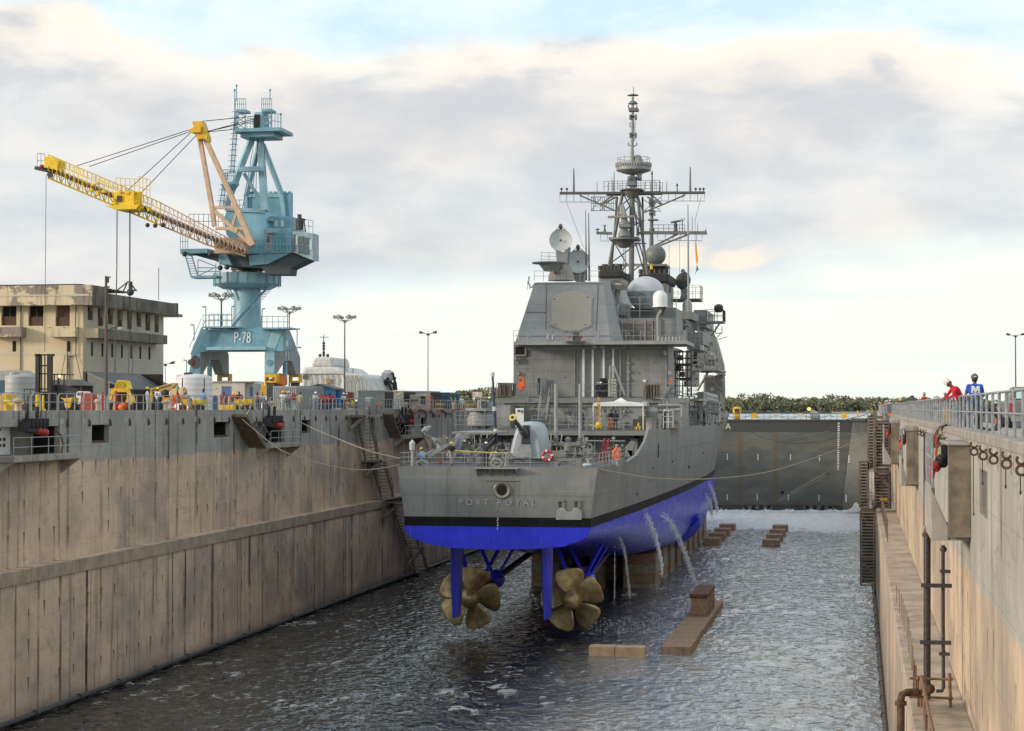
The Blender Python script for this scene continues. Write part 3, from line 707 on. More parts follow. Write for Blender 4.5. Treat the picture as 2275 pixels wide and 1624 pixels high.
for i in range(len(ss)-1):mb.add([pl[i],pl[i+1],pr[i+1],pr[i]],[(0,1,2,3)])
mb.build('flight_deck',deck_grey,ship)
mb=MB();a=[q('z7',X,Y,137.9) for X,Y in ((180,880),(330,835),(1080,850),(1230,895),(1180,925),(1000,940),(700,948),(400,935),(230,910))]
mb.prism(a,(0,.6,-.05));mb.build('stern_flap',blue_hull,ship)
mb=MB();c=Vector((XC+.2,YS+158,1.2));mb.lathe([(max(.01,2.7*math.sin(math.pi*i/14)),-8*math.cos(math.pi*i/14)) for i in range(15)],c,ax='y',n=24);mb.build('sonar_dome',black,ship,smooth=True)
mb=MB();P=[q('b1',X,Y,212) for X,Y in ((505,770),(620,745),(720,640),(725,690),(690,745),(620,800),(545,822))];mb.prism(P,(-.2,9,0));mb.build('stabiliser_fin',M('fin_blue',(.06,.08,.5),.5),ship,bevel=.1)
TD=YS-.02
tl=navy_lite
text_part('ship_name','PORT ROYAL',.66,M('name_grey',(.40,.41,.41),.6,var=.05),ship,q('z7',712,621,TD-.03),(math.pi/2,0,0),.012,spacing=1.62)
for tx,X,Y,sz in (('4',708,678,.42),('3',716,738,.48),('2',716,769,.48),('1',714,800,.48)):
    text_part('draft_number',tx,sz*.74,tl if tx=='4' else white,ship,q('z7',X,Y,TD-.03),(math.pi/2,0,0),.015)
mb=MB();c=q('z7',747,533,TD);mb.lathe([(.36,.02),(.62,-.10),(.56,-.14),(.42,-.10),(.34,.02)],c,ax='y',n=28);mb.build('stern_hawse_ring',M('hawse_bronze',(.30,.28,.22),.35,.6),ship,smooth=True)
mb=MB();mb.disc(c+Vector((0,-.02,0)),.36,(0,1,0),.03);mb.build('hawse_hole',voidm,ship)
mb=MB();mb.path([q('z7',X,Y,TD-.06) for X,Y in ((632,470),(640,463),(845,465),(853,471))],.045,6);mb.build('drip_rail',navy_lite,ship)
mb=MB();a=q('z7',568,376,TD);b=q('z7',868,384,TD);mb.box((a.x,TD-.75,b.z),(b.x,TD,a.z))
for X in (575,665,760,850):p=q('z7',X,384,TD);mb.prism([(p.x,TD,p.z),(p.x,TD-.7,p.z),(p.x,TD,p.z-.55)],(.07,0,0))
mb.build('stern_shelf',navy_lite,ship)
mb=MB();P=[q('z7',X,Y,TD) for X,Y in ((1124,740),(1128,682),(1150,655),(1180,655),(1200,682),(1232,682),(1248,655),(1280,655),(1304,682),(1302,740))]
mb.prism(P,(0,-.14,0));mb.build('quarter_fairing',M('pale_patch',(.33,.34,.35),.5),ship,bevel=.03)
mb=MB();mb2=MB()
for X in (1141,1252):mb.qbox('z7',X,606,X+34,655,TD-.02,TD+.05);a=q('z7',X+22,612,TD-.05);b=q('z7',X+42,655,TD-.05);mb2.box((a.x,TD-.09,b.z),(b.x,TD,a.z));a=q('z7',X-4,602,TD);b=q('z7',X+42,612,TD);mb2.box((a.x,TD-.13,b.z),(b.x,TD,a.z))
mb.build('chock_recess',M('recess_green',(.05,.07,.06),.7),ship);mb2.build('chock_frame',navy_grey,ship)
mb=MB()
for Y_,z in ((156,13.0),(170,12.5),(186,12.6),(203,11.6),(222,12.6),(160,10.6)):
    hx=XC+lerpt(HT,Y_-YS)[1]+.02;mb.box((hx-.1,Y_,z),(hx+.12,Y_+.35,z+.22))
for Y_,z0 in ((174,13.4),(196,13.2)):hx=XC+8.15;mb.box((hx-.1,Y_,z0),(hx+.1,Y_+.16,z0+1.3))
mb.build('scupper',navy_dark,ship)
def propeller(c,phase,k):
    ph=MB();root=bpy.data.objects.new('propeller',None);COL.objects.link(root);root.parent=ship;root.location=Vector(c)-Vector(ship.location)
    c=Vector(c)
    ph.lathe([(.02,-1.05),(.40,-.97),(.70,-.62),(.82,-.1),(.78,.5),(.55,.85)],c,ax='y',n=28);ph.build('hub',bronze,root,smooth=True)
    for b in range(5):
        th=math.radians(phase+72*b);bm_=MB();n=12;m_=10;R=2.5;vs=[]
        for i in range(n+1):
            r=.58+(R-.58)*i/n;u=i/n
            w_=1.62*(math.sin(math.pi*min(1,.09+.66*u))**.75)*(1-u**12)**.5+.04;tw=math.radians(62-42*u);sk=-.16*u*u*R
            for j in range(m_+1):
                v=(j/m_-.5)*2*w_*.80+sk*.0;tt=v*math.cos(math.radians(90)-tw+.45) if 0 else v*(.62+.36*u)
                dy=v*(.62-.42*u)+.10*(v*v)
                loc=Vector((tt,dy,r*math.cos(tt/max(r,.8)*.25)))
                vs.append(loc)
        fs=[(i*(m_+1)+j,i*(m_+1)+j+1,(i+1)*(m_+1)+j+1,(i+1)*(m_+1)+j) for i in range(n) for j in range(m_)]
        rot=Matrix.Rotation(-(th-math.pi/2),3,'Y')
        bm_.add([c+rot@v for v in vs],fs)
        o=bm_.build('blade',bronze,root,smooth=True);so_=o.modifiers.new('solid','SOLIDIFY');so_.thickness=.09;so_.offset=0
for i,(px_,phs,sx) in enumerate((((-30.25,147.6,3.0),75,-1),((-22.1,147.6,3.0),26,1))):
    propeller(px_,phs,i);c=Vector(px_)
    e=Vector((XC+(c.x-XC)*.80,182,5.3));d=(e-c).normalized()
    mb=MB();mb.tube(c+d*.6,e,.27,n=12);mb.build('shaft',M('shaft_brown',(.06,.04,.04),.4,.3),ship,smooth=True)
    for k_ in (9.5,):
        b=c+d*k_;mb=MB();up=d
        rot=up.to_track_quat('Z','Y').to_matrix()
        mb.lathe([(.34,-1.5),(.52,-1.2),(.78,-.5),(.80,.3),(.62,1.0),(.36,1.6)],b,n=20,rot=rot);mb.build('bearing_barrel',blue_hull,ship,smooth=True)
        mb=MB()
        for tx in (-1.9,1.9):mb.bar(b,(b.x+tx*.8,b.y+1.2,6.3),.34,.12)
        mb.build('bearing_strut',blue_hull,ship)
    b=c+d*1.6;mb=MB();rot=d.to_track_quat('Z','Y').to_matrix()
    mb.lathe([(.3,-.9),(.5,-.6),(.52,.6),(.34,1.0)],b,n=16,rot=rot);mb.build('strut_barrel',blue_hull,ship,smooth=True)
    mb=MB()
    for tx,ty in ((-2.1,2.5),(2.1,2.5)):mb.bar(b,(b.x+tx*.85,b.y+ty,7.0),.34,.12)
    mb.build('propeller_strut',blue_hull,ship)
for X in (-30.1,-23.15):
    mb=MB();
    def foil(z,y0,ch,t):return [Vector((X+t*math.sin(math.pi*min(1,max(0,u)))**.7*(1 if sgn>0 else-1),y0+ch*u,z)) for sgn,us in ((1,[0,.15,.4,.7,1]),(-1,[.7,.4,.15])) for u in us]
    secs=[foil(7.9,139.9,4.4,.36),foil(5,140.1,4.0,.32),foil(2.15,140.6,3.1,.22)]
    n=len(secs[0]);vs=[p for s_ in secs for p in s_]
    mb.add(vs,[(j*n+i,j*n+(i+1)%n,(j+1)*n+(i+1)%n,(j+1)*n+i) for j in range(2) for i in range(n)]+[tuple(range(n-1,-1,-1)),tuple(range(2*n,3*n))])
    mb.build('rudder',blue_hull,ship,bevel=.03)
def rail(mb,pts,h=1.05,rows=3,sp=1.6,r=.028):
    pts=[Vector(p) for p in pts]
    for k in range(rows):
        z=h*(k+1)/rows
        for a,b in zip(pts,pts[1:]):mb.tube(a+Vector((0,0,z)),b+Vector((0,0,z)),r*.8,n=5,caps=False)
    for a,b in zip(pts,pts[1:]):
        n=max(1,round((b-a).length/sp))
        for i in range(n+1):c=a.lerp(b,i/n);mb.tube(c,c+Vector((0,0,h)),r,n=5)
def Q(t,pts,D):return [q(t,X,Y,D) for X,Y in pts]
def part(name,m,parent=None,**k):
    mb=MB();return mb,(lambda:mb.build(name,m,parent or ship,**k))
def door(t,X0,Y0,X1,Y1,D,m,name='door'):
    mb=MB();mb.qbox(t,X0,Y0,X1,Y1,D-.06,D+.02);mb.build(name,m,ship,bevel=.03)
mb=MB();hx=7.35
rail(mb,[(XC-hx,YS+.2,13.58),(XC+hx,YS+.2,13.58)],sp=1.55);rail(mb,[(XC-hx,YS+.2,13.58),(XC-7.7,YS+14,13.58)]);rail(mb,[(XC+hx,YS+.2,13.58),(XC+7.7,YS+14,13.58)])
mb.build('quarterdeck_rail',steel,ship)
mb=MB();mb.box((XC-7.7,168.0,13.5),(XC+7.85,168.6,15.9));mb.box((XC-8.0,166,15.55),(XC+8.02,171.6,15.98));mb.build('deck_edge',navy_grey,ship)
mb=MB()
random.seed(5)
for i in range(26):
    x=XC-7.3+14.6*random.random();w_=random.uniform(.15,.8);h=random.uniform(.4,1.9);mb.box((x,168-random.uniform(.1,.8),13.58+random.choice((0,.2,.9))),(x+w_,167.95,13.58+h*.8+.2))
for i in range(9):x=XC-7+1.7*i;mb.tube((x,167.6,13.6),(x,167.6,15.6),.06)
for z in (15.2,14.9):mb.tube((XC-7.5,167.8,z),(XC+7.5,167.8,z),.05)
mb.build('bulkhead_fittings',navy_lite,ship)
mb=MB();mb.qbox('z6',490,1340,580,1440,167.86,168.02);mb.qbox('z6',1120,1330,1160,1370,167.86,168.02);mb.build('dark_opening',voidm,ship)
mb=MB();mb.path([(XC+lerpt(HT,s)[0]+.03,YS+s,lerpt(HT,s)[4]+.03) for s in (14,16,18,20,22,24,25,26,27,27.5,28)],.11,6);mb.build('bulwark_edge',navy_lite,ship)
gun=bpy.data.objects.new('deck_gun',None);COL.objects.link(gun);gun.parent=ship
GD=150;gp=q('b7',1135,715,GD);gp.z=13.58;gun.location=gp-Vector(ship.location)
mb=MB()
prof=[(975,710),(990,620),(1012,530),(1035,450),(1060,412),(1090,396),(1150,392),(1205,394),(1240,415),(1258,450),(1275,530),(1288,620),(1295,710)]
P=[q('b7',X,Y,GD-1.6) for X,Y in prof]
secs=[]
cx=sum(p.x for p in P)/len(P)
for d,sc,zz in ((-1.9,.80,.80),(-1.5,.93,.93),(0,1,1),(1.6,1,.98),(2.3,.86,.86)):
    secs.append([Vector((cx+(p.x-cx)*sc,GD+d,13.9+(p.z-13.9)*zz)) for p in P])
n=len(P);mb.add([p for s_ in secs for p in s_],[(j*n+i,j*n+i+1,(j+1)*n+i+1,(j+1)*n+i) for j in range(len(secs)-1) for i in range(n-1)]+[tuple(range(n)),tuple(range((len(secs)-1)*n+n-1,(len(secs)-1)*n-1,-1))])
gshield=mb.build('gun_shield',M('gun_shield_grey',(.38,.42,.46),.4,var=.06),gun,smooth=True,bevel=.06)
mb=MB();mb.prism(Q('b7',[(1105,425),(1160,425),(1168,588),(1092,588)],GD-2.12),(0,.8,0));mb.build('gun_port',M('gun_slot',(.03,.035,.05),.5),gun)
mb=MB();mb.add(Q('b7',[(1090,590),(1165,590),(1182,632),(1062,632)],GD-2.1)+Q('b7',[(1062,700),(1180,700)],GD-2.15),[(0,1,2,3),(3,2,5,4)]);mb.build('port_sill',M('gun_sill',(.27,.29,.31),.5),gun)
m0=q('b7',1130,510,GD-1.9);m1=q('b7',1021,362,GD-4.6)
mb=MB();mb.tube(m0,m0.lerp(m1,.35),.34,.28,n=16);mb.tube(m0.lerp(m1,.30),m1,.19,.15,n=14);mb.build('gun_barrel',navy_dark,gun,smooth=True)
mb=MB();d=(m1-m0).normalized();mb.tube(m1-d*.05,m1+d*.12,.27,.30,n=18);mb.build('muzzle_ring',M('brass_muzzle',(.70,.52,.14),.35,.6),gun)
mb=MB();mb.tube(m1+d*.13,m1+d*.14,.12,n=14);mb.build('bore',voidm,gun)
mb=MB();mb.lathe([(1.75,13.6),(1.75,13.95),(1.6,13.98)],(cx,GD,0),n=28);mb.build('gun_base',navy_grey,gun)
lr=bpy.data.objects.new('launcher_frame',None);COL.objects.link(lr);lr.parent=ship;lr.location=Vector((-32,146,13.58))-Vector(ship.location)
mb=MB()
for (a,b,w_) in (((290,695),(600,500),.26),((255,690),(345,640),.2),((330,680),(600,490),.16),((240,480),(295,645),.14),((250,495),(350,560),.14),((350,550),(500,680),.16),((345,540),(420,640),.12),
                   ((235,480),(265,440),.13),((255,475),(290,435),.13),((275,475),(305,435),.13),((460,700),(560,500),.3),((510,700),(600,500),.3),((500,490),(640,490),.2),((335,540),(335,640),.3),((380,545),(380,640),.3),((450,535),(470,650),.14)):
    mb.bar(q('b7',a[0],a[1],147+random.uniform(-2,2)),q('b7',b[0],b[1],149+random.uniform(-2,3)),w_,w_)
mb.build('rack',M('frame_grey',(.29,.31,.31),.5),lr)
mb=MB();mb.qbox('b7',335,540,385,600,148,149);mb.qbox('b7',495,480,870,500,154,160);mb.qbox('b7',600,600,670,690,150,151);mb.qbox('b7',600,490,665,540,160,161);mb.build('box_fitting',navy_lite,lr,bevel=.03)
mb=MB()
for (a,b) in (((660,690),(840,510)),((690,700),(860,530))):mb.bar(q('b7',*a,152),q('b7',*b,158),.12,.2)
for i in range(9):a=q('b7',665+18*i,692-19*i,152+.66*i);b=q('b7',690+18*i,700-19*i,152+.66*i);mb.bar(a,b,.25,.05)
mb.build('inclined_ladder',navy_lite,lr)
po=bpy.data.objects.new('twin_post',None);COL.objects.link(po);po.parent=ship;po.location=Vector((XC+4.6,150,13.58))-Vector(ship.location)
mb=MB()
for X in (1393,1603):mb.tube(q('b7',X,590,149),q('b7',X,68,149),.15,n=12);
mb.build('pole',navy_lite,po,smooth=True)
mb=MB()
for X in (1393,1603):
    for Y in (535,550,565):mb.tube(q('b7',X,Y+6,149),q('b7',X,Y-4,149),.24,n=12)
    mb.tube(q('b7',X,600,149),q('b7',X,575,149),.3,n=12)
mb.tube(q('b7',1385,592,149),q('b7',1610,596,149),.2);mb.lathe([(.2,0),(.35,.2),(.38,.7),(.2,1.0),(.26,1.2),(.1,1.4)],q('b7',1498,700,149)+Vector((0,0,.2)),n=14)
mb.qbox('b7',1420,640,1480,700,148.4,149.6);mb.build('mounting',navy_grey,po,bevel=.02)
mb=MB();a=q('b7',1372,715,139);b=q('b7',1612,788,139)
fr=[('b7',1372,715,1612,738),('b7',1372,738,1410,790),('b7',1565,738,1612,790),('b7',1410,775,1565,790)]
for f_ in fr:mb.qbox(*f_,138.2,138.5)
mb.build('chock_housing',navy_grey,ship)
mb=MB()
for X,Y in ((1467,772),(880,752),(238,762)):
    c=q('b7',X,Y,138.6);mb.path([c+Vector((.42*math.cos(a_),0,.28*math.sin(a_))) for a_ in [k*math.pi/6 for k in range(12)]],.09,6,closed=True);mb.box(c+Vector((-.6,-.15,-.38)),c+Vector((.6,.2,-.28)))
mb.build('mooring_chock',navy_lite,ship)
mb=MB()
for X,Y,D,r,h in ((150,770,141,.2,.4),(1680,740,142,.28,.6),(640,690,150,.38,.9),(590,740,149,.3,.5),(960,740,141,.12,.6),(1925,785,143,.18,.5),(975,620,160,.3,1.4),(1700,640,165,.3,.8),(1920,600,166,.16,1.2)):
    p=q('b7',X,Y,D);p.z=13.58;mb.lathe([(r,0),(r,h*.2),(r*.7,h*.3),(r*.7,h*.8),(r*1.05,h*.85),(r*.9,h)],p,n=14)
mb.build('capstan',navy_lite,ship,smooth=True)
mb=MB();p=q('b7',150,640,140);mb.lathe([(.10,-1.3),(.10,0),(.20,.02),(.23,.55),(.12,.68),(.03,.8)],p,n=14);mb.build('stern_light_post',wht_dirty,ship,smooth=True)
mb=MB();mb.qbox('b7',570,640,650,690,147,148);mb.qbox('b7',1995,640,2055,700,160,161);mb.qbox('b7',700,700,740,770,143,144);mb.prism(Q('b7',[(1990,620),(2040,560),(2080,575),(2060,640),(2050,720)],160),(0,.6,0));mb.build('locker',navy_grey,ship,bevel=.03)
mb=MB();rail(mb,[q('z6',330,1265,166.3),q('z6',1040,1290,166.3)],sp=1.6)
rail(mb,[q('b7',520,462,170),q('b7',860,462,170)],h=1.7,rows=4,sp=.9)
mb.build('flight_deck_rail',steel,ship)
mb=MB();mb.lathe([(.4,0),(1.3,.3),(1.35,.9),(1.0,1.7),(1.5,1.75),(1.5,1.95)],q('b7',745,430,176)+Vector((0,0,-.3)),n=18);mb.qbox('b7',655,288,790,300,174,177);mb.build('davit_base',navy_lite,ship,smooth=True)
mb=MB();mb.box(q('z6',120,1075,184),Vector((q('z6',1485,1075,184).x,192,16)));mb.box(q('z6',62,1095,181),Vector((q('z6',170,1095,181).x,186,16)));mb.build('after_deckhouse',house_grey,ship,bevel=.03)
mb=MB();a=q('z6',45,1040,183.6);b=q('z6',1500,1078,183.6);mb.box((a.x,183.6,b.z),(b.x,190.2,a.z));mb.build('hangar_deck',navy_grey,ship)
mb=MB();z0=q('z6',500,1038,183.8)
rail(mb,[q('z6',60,1030,183.8),q('z6',385,1030,183.8)],h=1.35,rows=2,sp=3);rail(mb,[q('z6',485,1038,183.8),q('z6',1490,1038,183.8)],h=1.35,rows=2,sp=2.9)
mb.build('hangar_deck_rail',steel,ship)
mb=MB()
for X in (405,468):
    mb.bar(q('z6',X-28,1205,180.5),q('z6',X,1035,183.6),.08,.2)
    mb.tube(q('z6',X-28,1140,180.5),q('z6',X,965,183.6),.035)
for i in range(10):k=i/10;a=q('z6',380+25*k,1200-160*k,180.5+3*k);b=q('z6',442+25*k,1200-160*k,180.5+3*k);mb.bar(a,b,.25,.04)
mb.build('deck_ladder',navy_lite,ship)
for X0,Y0,X1,Y1,m in ((205,1118,270,1265,white),(95,1110,165,1260,navy_lite)):door('z6',X0,Y0,X1,Y1,181,m,'deck_locker')
mb=MB();mb.qbox('z6',250,1130,258,1155,180.85,180.93);mb.build('red_label',red,ship)
mb=MB();mb.disc(q('z6',230,1138,180.88),.13,(0,1,0),.03);mb.build('locker_dial',navy_dark,ship)
hf=MB();a=q('z6',190,625,190);b=q('z6',1385,1045,190);hf.box((a.x,190,b.z),(b.x,195.5,a.z));hf.box((a.x+.02,195.4,b.z),(b.x-1.6,218,a.z-.02));hf.build('hangar',house_grey,ship)
mb=MB()
for (X0,Y0,X1,Y1) in ((300,662,655,1030),(1078,668,1375,1030)):mb.qbox('z6',X0,Y0,X1,Y1,189.86,190.02)
mb.build('hangar_door',house_grey,ship,bevel=.02)
mb=MB()
for f_ in ((285,648,1385,660),(655,660,663,1030),(1008,660,1018,1030),(1068,630,1080,1030)):mb.qbox('z6',*f_,189.7,190.02)
for Y in (700,765,830,890):mb.qbox('z6',1060,Y,1088,Y+14,189.6,190)
mb.build('door_track',navy_lite,ship)
mb=MB()
for X0,X1,Y1 in ((721,737,1030),(793,808,1030),(877,892,885),(951,965,885)):mb.qbox('z6',X0,662,X1,Y1,189.64,190.02)
for X0 in (785,870,942):mb.qbox('z6',X0,604,X0+16,620,187.2,187.4)
mb.build('landing_stripe',white,ship)
mb=MB();mb.qbox('z6',377,886,400,1015,189.80,190.02);mb.qbox('z6',856,888,906,1028,189.7,190.02);mb.qbox('z6',205,640,275,705,189.8,190.02);mb.build('doorway',voidm,ship)
door('z6',394,886,443,1015,189.5,M('door_grey',(.15,.17,.18),.5));door('z6',921,893,980,1026,189.6,wht_dirty)
mb=MB()
for Y in (905,930,955,980,1005):mb.qbox('z6',928,Y,940,Y+8,189.4,189.56);mb.qbox('z6',958,Y,970,Y+8,189.4,189.56)
mb.build('door_dog',navy_dark,ship)
mb=MB();mb.qbox('z6',276,640,288,708,189.6,190.02);mb.qbox('z6',200,705,288,716,189.6,190.02);mb.build('vent_frame',navy_lite,ship)
mb=MB();mb.prism(Q('z6',[(790,640),(815,622),(838,645),(815,662)],188.4),(0,.6,0));mb.prism(Q('z6',[(855,645),(878,625),(902,645),(877,662)],188.4),(0,.6,0));mb.prism(Q('z6',[(1340,680),(1358,668),(1378,700),(1355,712)],189),(0,.6,0));mb.prism(Q('z6',[(188,722),(205,716),(215,740),(200,755)],189.2),(0,.5,0));mb.build('floodlight',navy_lite,ship)
mb=MB();mb.qbox('z6',1188,898,1212,916,189.75,189.88);mb.build('paper_notice',white,ship)
mb=MB();mb.path(Q('z6',[(240,808),(250,805),(285,805)],189.7),.05);mb.path(Q('z6',[(935,790),(935,1030)],186),.12);mb.path(Q('z6',[(965,790),(1050,1020)],186),.10);mb.path(Q('z6',[(958,790),(958,1030)],186.4),.05)
for (X,Y) in ((218,756),(1395,845),(225,850)):mb.disc(q('z6',X,Y,189.8),.2,(0,1,0),.3)
mb.path(Q('z6',[(200,770),(192,900)],190.2),.05)
mb.build('pipe_run',navy_lite,ship)
mb=MB();c=q('z6',248,930,188)
mb.path([c+Vector((-.2,0,.5)),c+Vector((.25,0,.55)),c+Vector((.3,0,-.2)),c+Vector((-.05,0,-.7))],.16,6);mb.box(c+Vector((-.35,0,-.35)),c+Vector((.1,.3,.25)))
mb.qbox('z6',232,950,256,980,187.8,188.2);mb.qbox('z6',1392,890,1412,930,190,190.3);mb.qbox('z6',1372,930,1384,965,190,190.3);mb.build('orange_hose_reel',orange,ship)
for (X0,X1,Y0,Y1) in ((70,205,925,1022),(1200,1318,935,1045)):
    mb=MB();random.seed(X0);n_=34
    for i in range(n_):X=X0+(X1-X0)*i/n_;mb.path(Q('z6',[(X+random.uniform(-4,4),Y0+random.uniform(0,8)),(X+random.uniform(-7,7),(Y0+Y1)/2),(X+random.uniform(-6,6),Y1)],183.4+random.uniform(-.3,.3)),random.uniform(.03,.09),4)
    mb.path(Q('z6',[(X0,Y0),(X1,Y0+3)],183.4),.07);mb.build('safety_net',M('net_brown',(.15,.13,.11),.9),ship)
mb=MB();a=q('z6',190,603,187);b=q('z6',1520,622,187);mb.box((a.x,187,b.z),(b.x,196.5,a.z));mb.box((a.x,196.4,b.z+.02),(b.x-3.2,218,a.z-.02));mb.build('gallery_deck',navy_lite,ship)
mb=MB();rail(mb,[q('z6',190,600,187.1),q('z6',1500,598,187.1),q('z6',1530,598,200)],h=1.05,rows=2,sp=1.4)
mb.path(Q('z6',[(848,600),(850,480)],187.6),.13);mb.path(Q('z6',[(805,605),(845,545)],187.6),.04);mb.path(Q('z6',[(890,605),(855,545)],187.6),.04)
for X in (230,305,458,495):mb.lathe([(.12,0),(.14,.3),(.06,.5)],q('z6',X,585,188),n=8)
mb.build('gallery_rail',steel,ship)
mb=MB();mb.qbox('z6',645,560,698,598,188,189);mb.prism(Q('z6',[(645,545),(665,522),(690,535),(685,560),(655,562)],187.8),(0,.8,0));mb.qbox('z6',595,600,735,610,186.6,187);mb.build('searchlight_mount',navy_dark,ship)
mb=MB()
for X in (619,716):mb.sphere(q('z6',X,566,187.8),.16,8)
mb.build('red_lamp',red,ship)
mb=MB()
for i in range(7):p=q('z6',1312+27*i,588,187.6);mb.lathe([(.10,-.4),(.14,-.1),(.16,.15),(.06,.3)],p,n=10)
mb.build('bottle_rack',contgrey,ship)
zb_=q('z6',500,603,190.5).z;zt_=q('z6',500,146,194).z
def lvl(X0,X1,z,d0,d1,ch):
    a=q('z6',X0,400,d0).x;b=q('z6',X1,400,d0).x;c=q('z6',X1,400,d0).x+ch
    return [(a,d0,z),(b,d0,z),(c,d0+ch*1.3,z),(c,d1,z),(a+.0,d1,z)]
bt=lvl(203,938,zb_,190.5,214,1.1);tp=lvl(352,880,zt_,194,211,.5)
mb=MB();n=5;mb.add(bt+tp,[(i,(i+1)%n,(i+1)%n+n,i+n) for i in range(n)]+[tuple(range(n-1,-1,-1)),tuple(range(n,2*n))]);
hs=hullmat('radar_house_grey',(.26,.265,.265),(.34,.34,.33),(.17,.17,.165),.48,1.9,3.1,.35);mb.build('radar_house',hs,ship,bevel=.03)
def onface(t,X,Y,out=.15):
    p=q(t,X,Y,192)
    for _ in range(4):D=190.5+3.5*(p.z-zb_)/(zt_-zb_)-out;p=q(t,X,Y,D)
    return p
P=[onface('b6',X,Y,.17) for X,Y in ((383,620),(495,572),(620,570),(728,625),(720,858),(612,908),(485,908),(375,855))]
mb=MB();mb.prism(P,(0,.35,.02));pn=mb.build('radar_panel',panel_tan,ship,bevel=.02)
P2=[onface('b6',X,Y,.09) for X,Y in ((375,612),(492,562),(625,560),(738,618),(730,868),(615,920),(480,920),(365,862))]
mb=MB();mb.prism(P2,(0,.3,.02));mb.build('panel_frame',navy_lite,ship,bevel=.02)
mb=MB()
for X,Y in ((402,635),(690,618),(414,855),(672,855)):mb.disc(onface('b6',X,Y,.2),.07,(0,1,0),.04,8)
mb.build('panel_bolt',navy_dark,ship)
mb=MB()
for (a,b) in (((445,165),(440,520)),((290,378),(440,378)),((843,165),(828,520)),((200,560),(940,560)),((352,158),(880,158))):mb.tube(onface('z6',*a,.04),onface('z6',*b,.04),.03,n=5)
mb.build('seam',navy_dark,ship)
mb=MB();mb.add([onface('z6',X,Y,-.3) for X,Y in ((885,165),(930,185),(962,285),(900,290))],[(0,1,2,3)])
mb=MB();mb.add(Q('z6',[(890,170),(925,180),(960,285),(905,295)],195.2)+Q('z6',[(890,170),(925,180),(960,285),(905,295)],196),[(0,1,2,3),(7,6,5,4),(0,4,5,1),(1,5,6,2),(2,6,7,3),(3,7,4,0)]);mb.build('side_radar_facet',M('facet_grey',(.33,.37,.38),.45),ship)
mb=MB();rail(mb,[q('z6',350,138,194.3),q('z6',845,138,194.3)],h=1.05,rows=2,sp=.9)
rail(mb,[q('z6',402,390-700*0,196) if 0 else q('b6',290,325,196),q('b6',425,330,196)],h=1.15,rows=3,sp=.7)
rail(mb,[q('b6',530,325,199),q('b6',640,325,199)],h=1.15,rows=2,sp=.7)
mb.path(Q('z6',[(352,158),(335,185),(320,190),(312,165),(305,150),(310,100)],194.5),.08)
mb.path(Q('z6',[(320,190),(298,205),(298,150),(312,102)],194.5),.03)
mb.build('radar_house_rail',steel,ship)
mb=MB();c=q('b6',355,328,197);mb.lathe([(1.75,0),(1.8,.12),(1.2,.12)],c,n=20);mb.lathe([(.7,-.8),(1.3,0)],c+Vector((.2,0,0)),n=16);mb.build('director_platform',navy_grey,ship)
def dish(name,t,X,Y,r,D,tilt=(0,-1,.25),mats=None,ped=None,side=1):
    root=bpy.data.objects.new(name,None);COL.objects.link(root);root.parent=ship;c=q(t,X,Y,D);root.location=c-Vector(ship.location)
    nrm=Vector(tilt).normalized();rot=nrm.to_track_quat('Z','Y').to_matrix()
    mb=MB();prof=[(r*k/8,.30*r*(k/8)**2) for k in range(9)];prof=[(max(a,.001),b) for a,b in prof]+[(r*.99,.34*r),(r*.97,.30*r)]+[(max(r*.97*k/8,.001),.30*r*(k/8)**2-.07) for k in range(7,-1,-1)]
    mb.lathe(prof,c-nrm*.1,n=32,rot=rot);mb.build('reflector',mats or radome_lite,root,smooth=True)
    mb=MB();f=c+nrm*r*1.0;mb.sphere(f*.0+c+nrm*.12*r,.10*r,6)
    up=rot@Vector((0,1,0))
    if up.z<0:up=-up
    top=c+up*r*1.25+nrm*.5*r
    mb.tube(c+up*r,top,.14*r,n=8);mb.tube(top,top+nrm*.3-up*.25,.17*r,n=8)
    for k in (-.7,.7):sd=rot@Vector((1,0,0));mb.tube(c+sd*r*k+up*r*.7,top,.03*r,n=4)
    mb.build('feed',navy_dark,root)
    mb=MB()
    for P_ in ped:mb.prism(Q(P_[0],P_[1],D+.6),(0,1.4,0))
    mb.build('pedestal',navy_lite,root,bevel=.05)
    return root
radome_lite=M('dish_white',(.50,.52,.53),.5,var=.06,sc=2,streak=.3,scol=(.38,.39,.38))
dish('radar_dish','b6',458,130,1.20,198,(.12,-1,.18),None,[('b6',[(410,200),(440,200),(448,225),(490,225),(498,200),(530,180),(512,330),(425,330)])])
dish('radar_dish','b6',608,313,1.26,200,(.12,-1,.12),None,[('b6',[(556,385),(590,385),(600,405),(640,405),(650,385),(672,360),(655,480),(580,480)])])
mb=MB();c=q('b6',462,475,199);h=q('b6',462,338,199).z-c.z;mb.lathe([(1.42,0),(1.36,h*.3),(1.05,h*.8),(.8,h)],c,n=20);mb.build('director_cone',M('cone_buff',(.33,.30,.26),.55),ship,smooth=True)
dish('radar_dish','b6',1522,480,1.10,246,(-.5,.8,.25),navy_dark,[('b6',[(1485,540),(1560,540),(1545,580),(1568,650),(1480,650),(1500,580)])])
mb=MB();a=q('b6',1415,635,246);b=q('b6',1668,640,246);mb.box((a.x,245,b.z-.15),(b.x,249,a.z));rail(mb,[(a.x,245,a.z),(b.x,245,a.z),(b.x,249,a.z)],h=1.7,rows=2,sp=1);rail(mb,[(a.x,249,a.z),(b.x,249,a.z)],h=1.7,rows=2,sp=1);mb.build('director_gallery',navy_dark,ship)
a=q('z6',945,425,193.5);b=q('z6',1450,602,193.5)
mb=MB();mb.box((a.x,193.5,b.z),(b.x,200,a.z));mb.build('louvre_house',house_grey,ship,bevel=.03)
mb=MB()
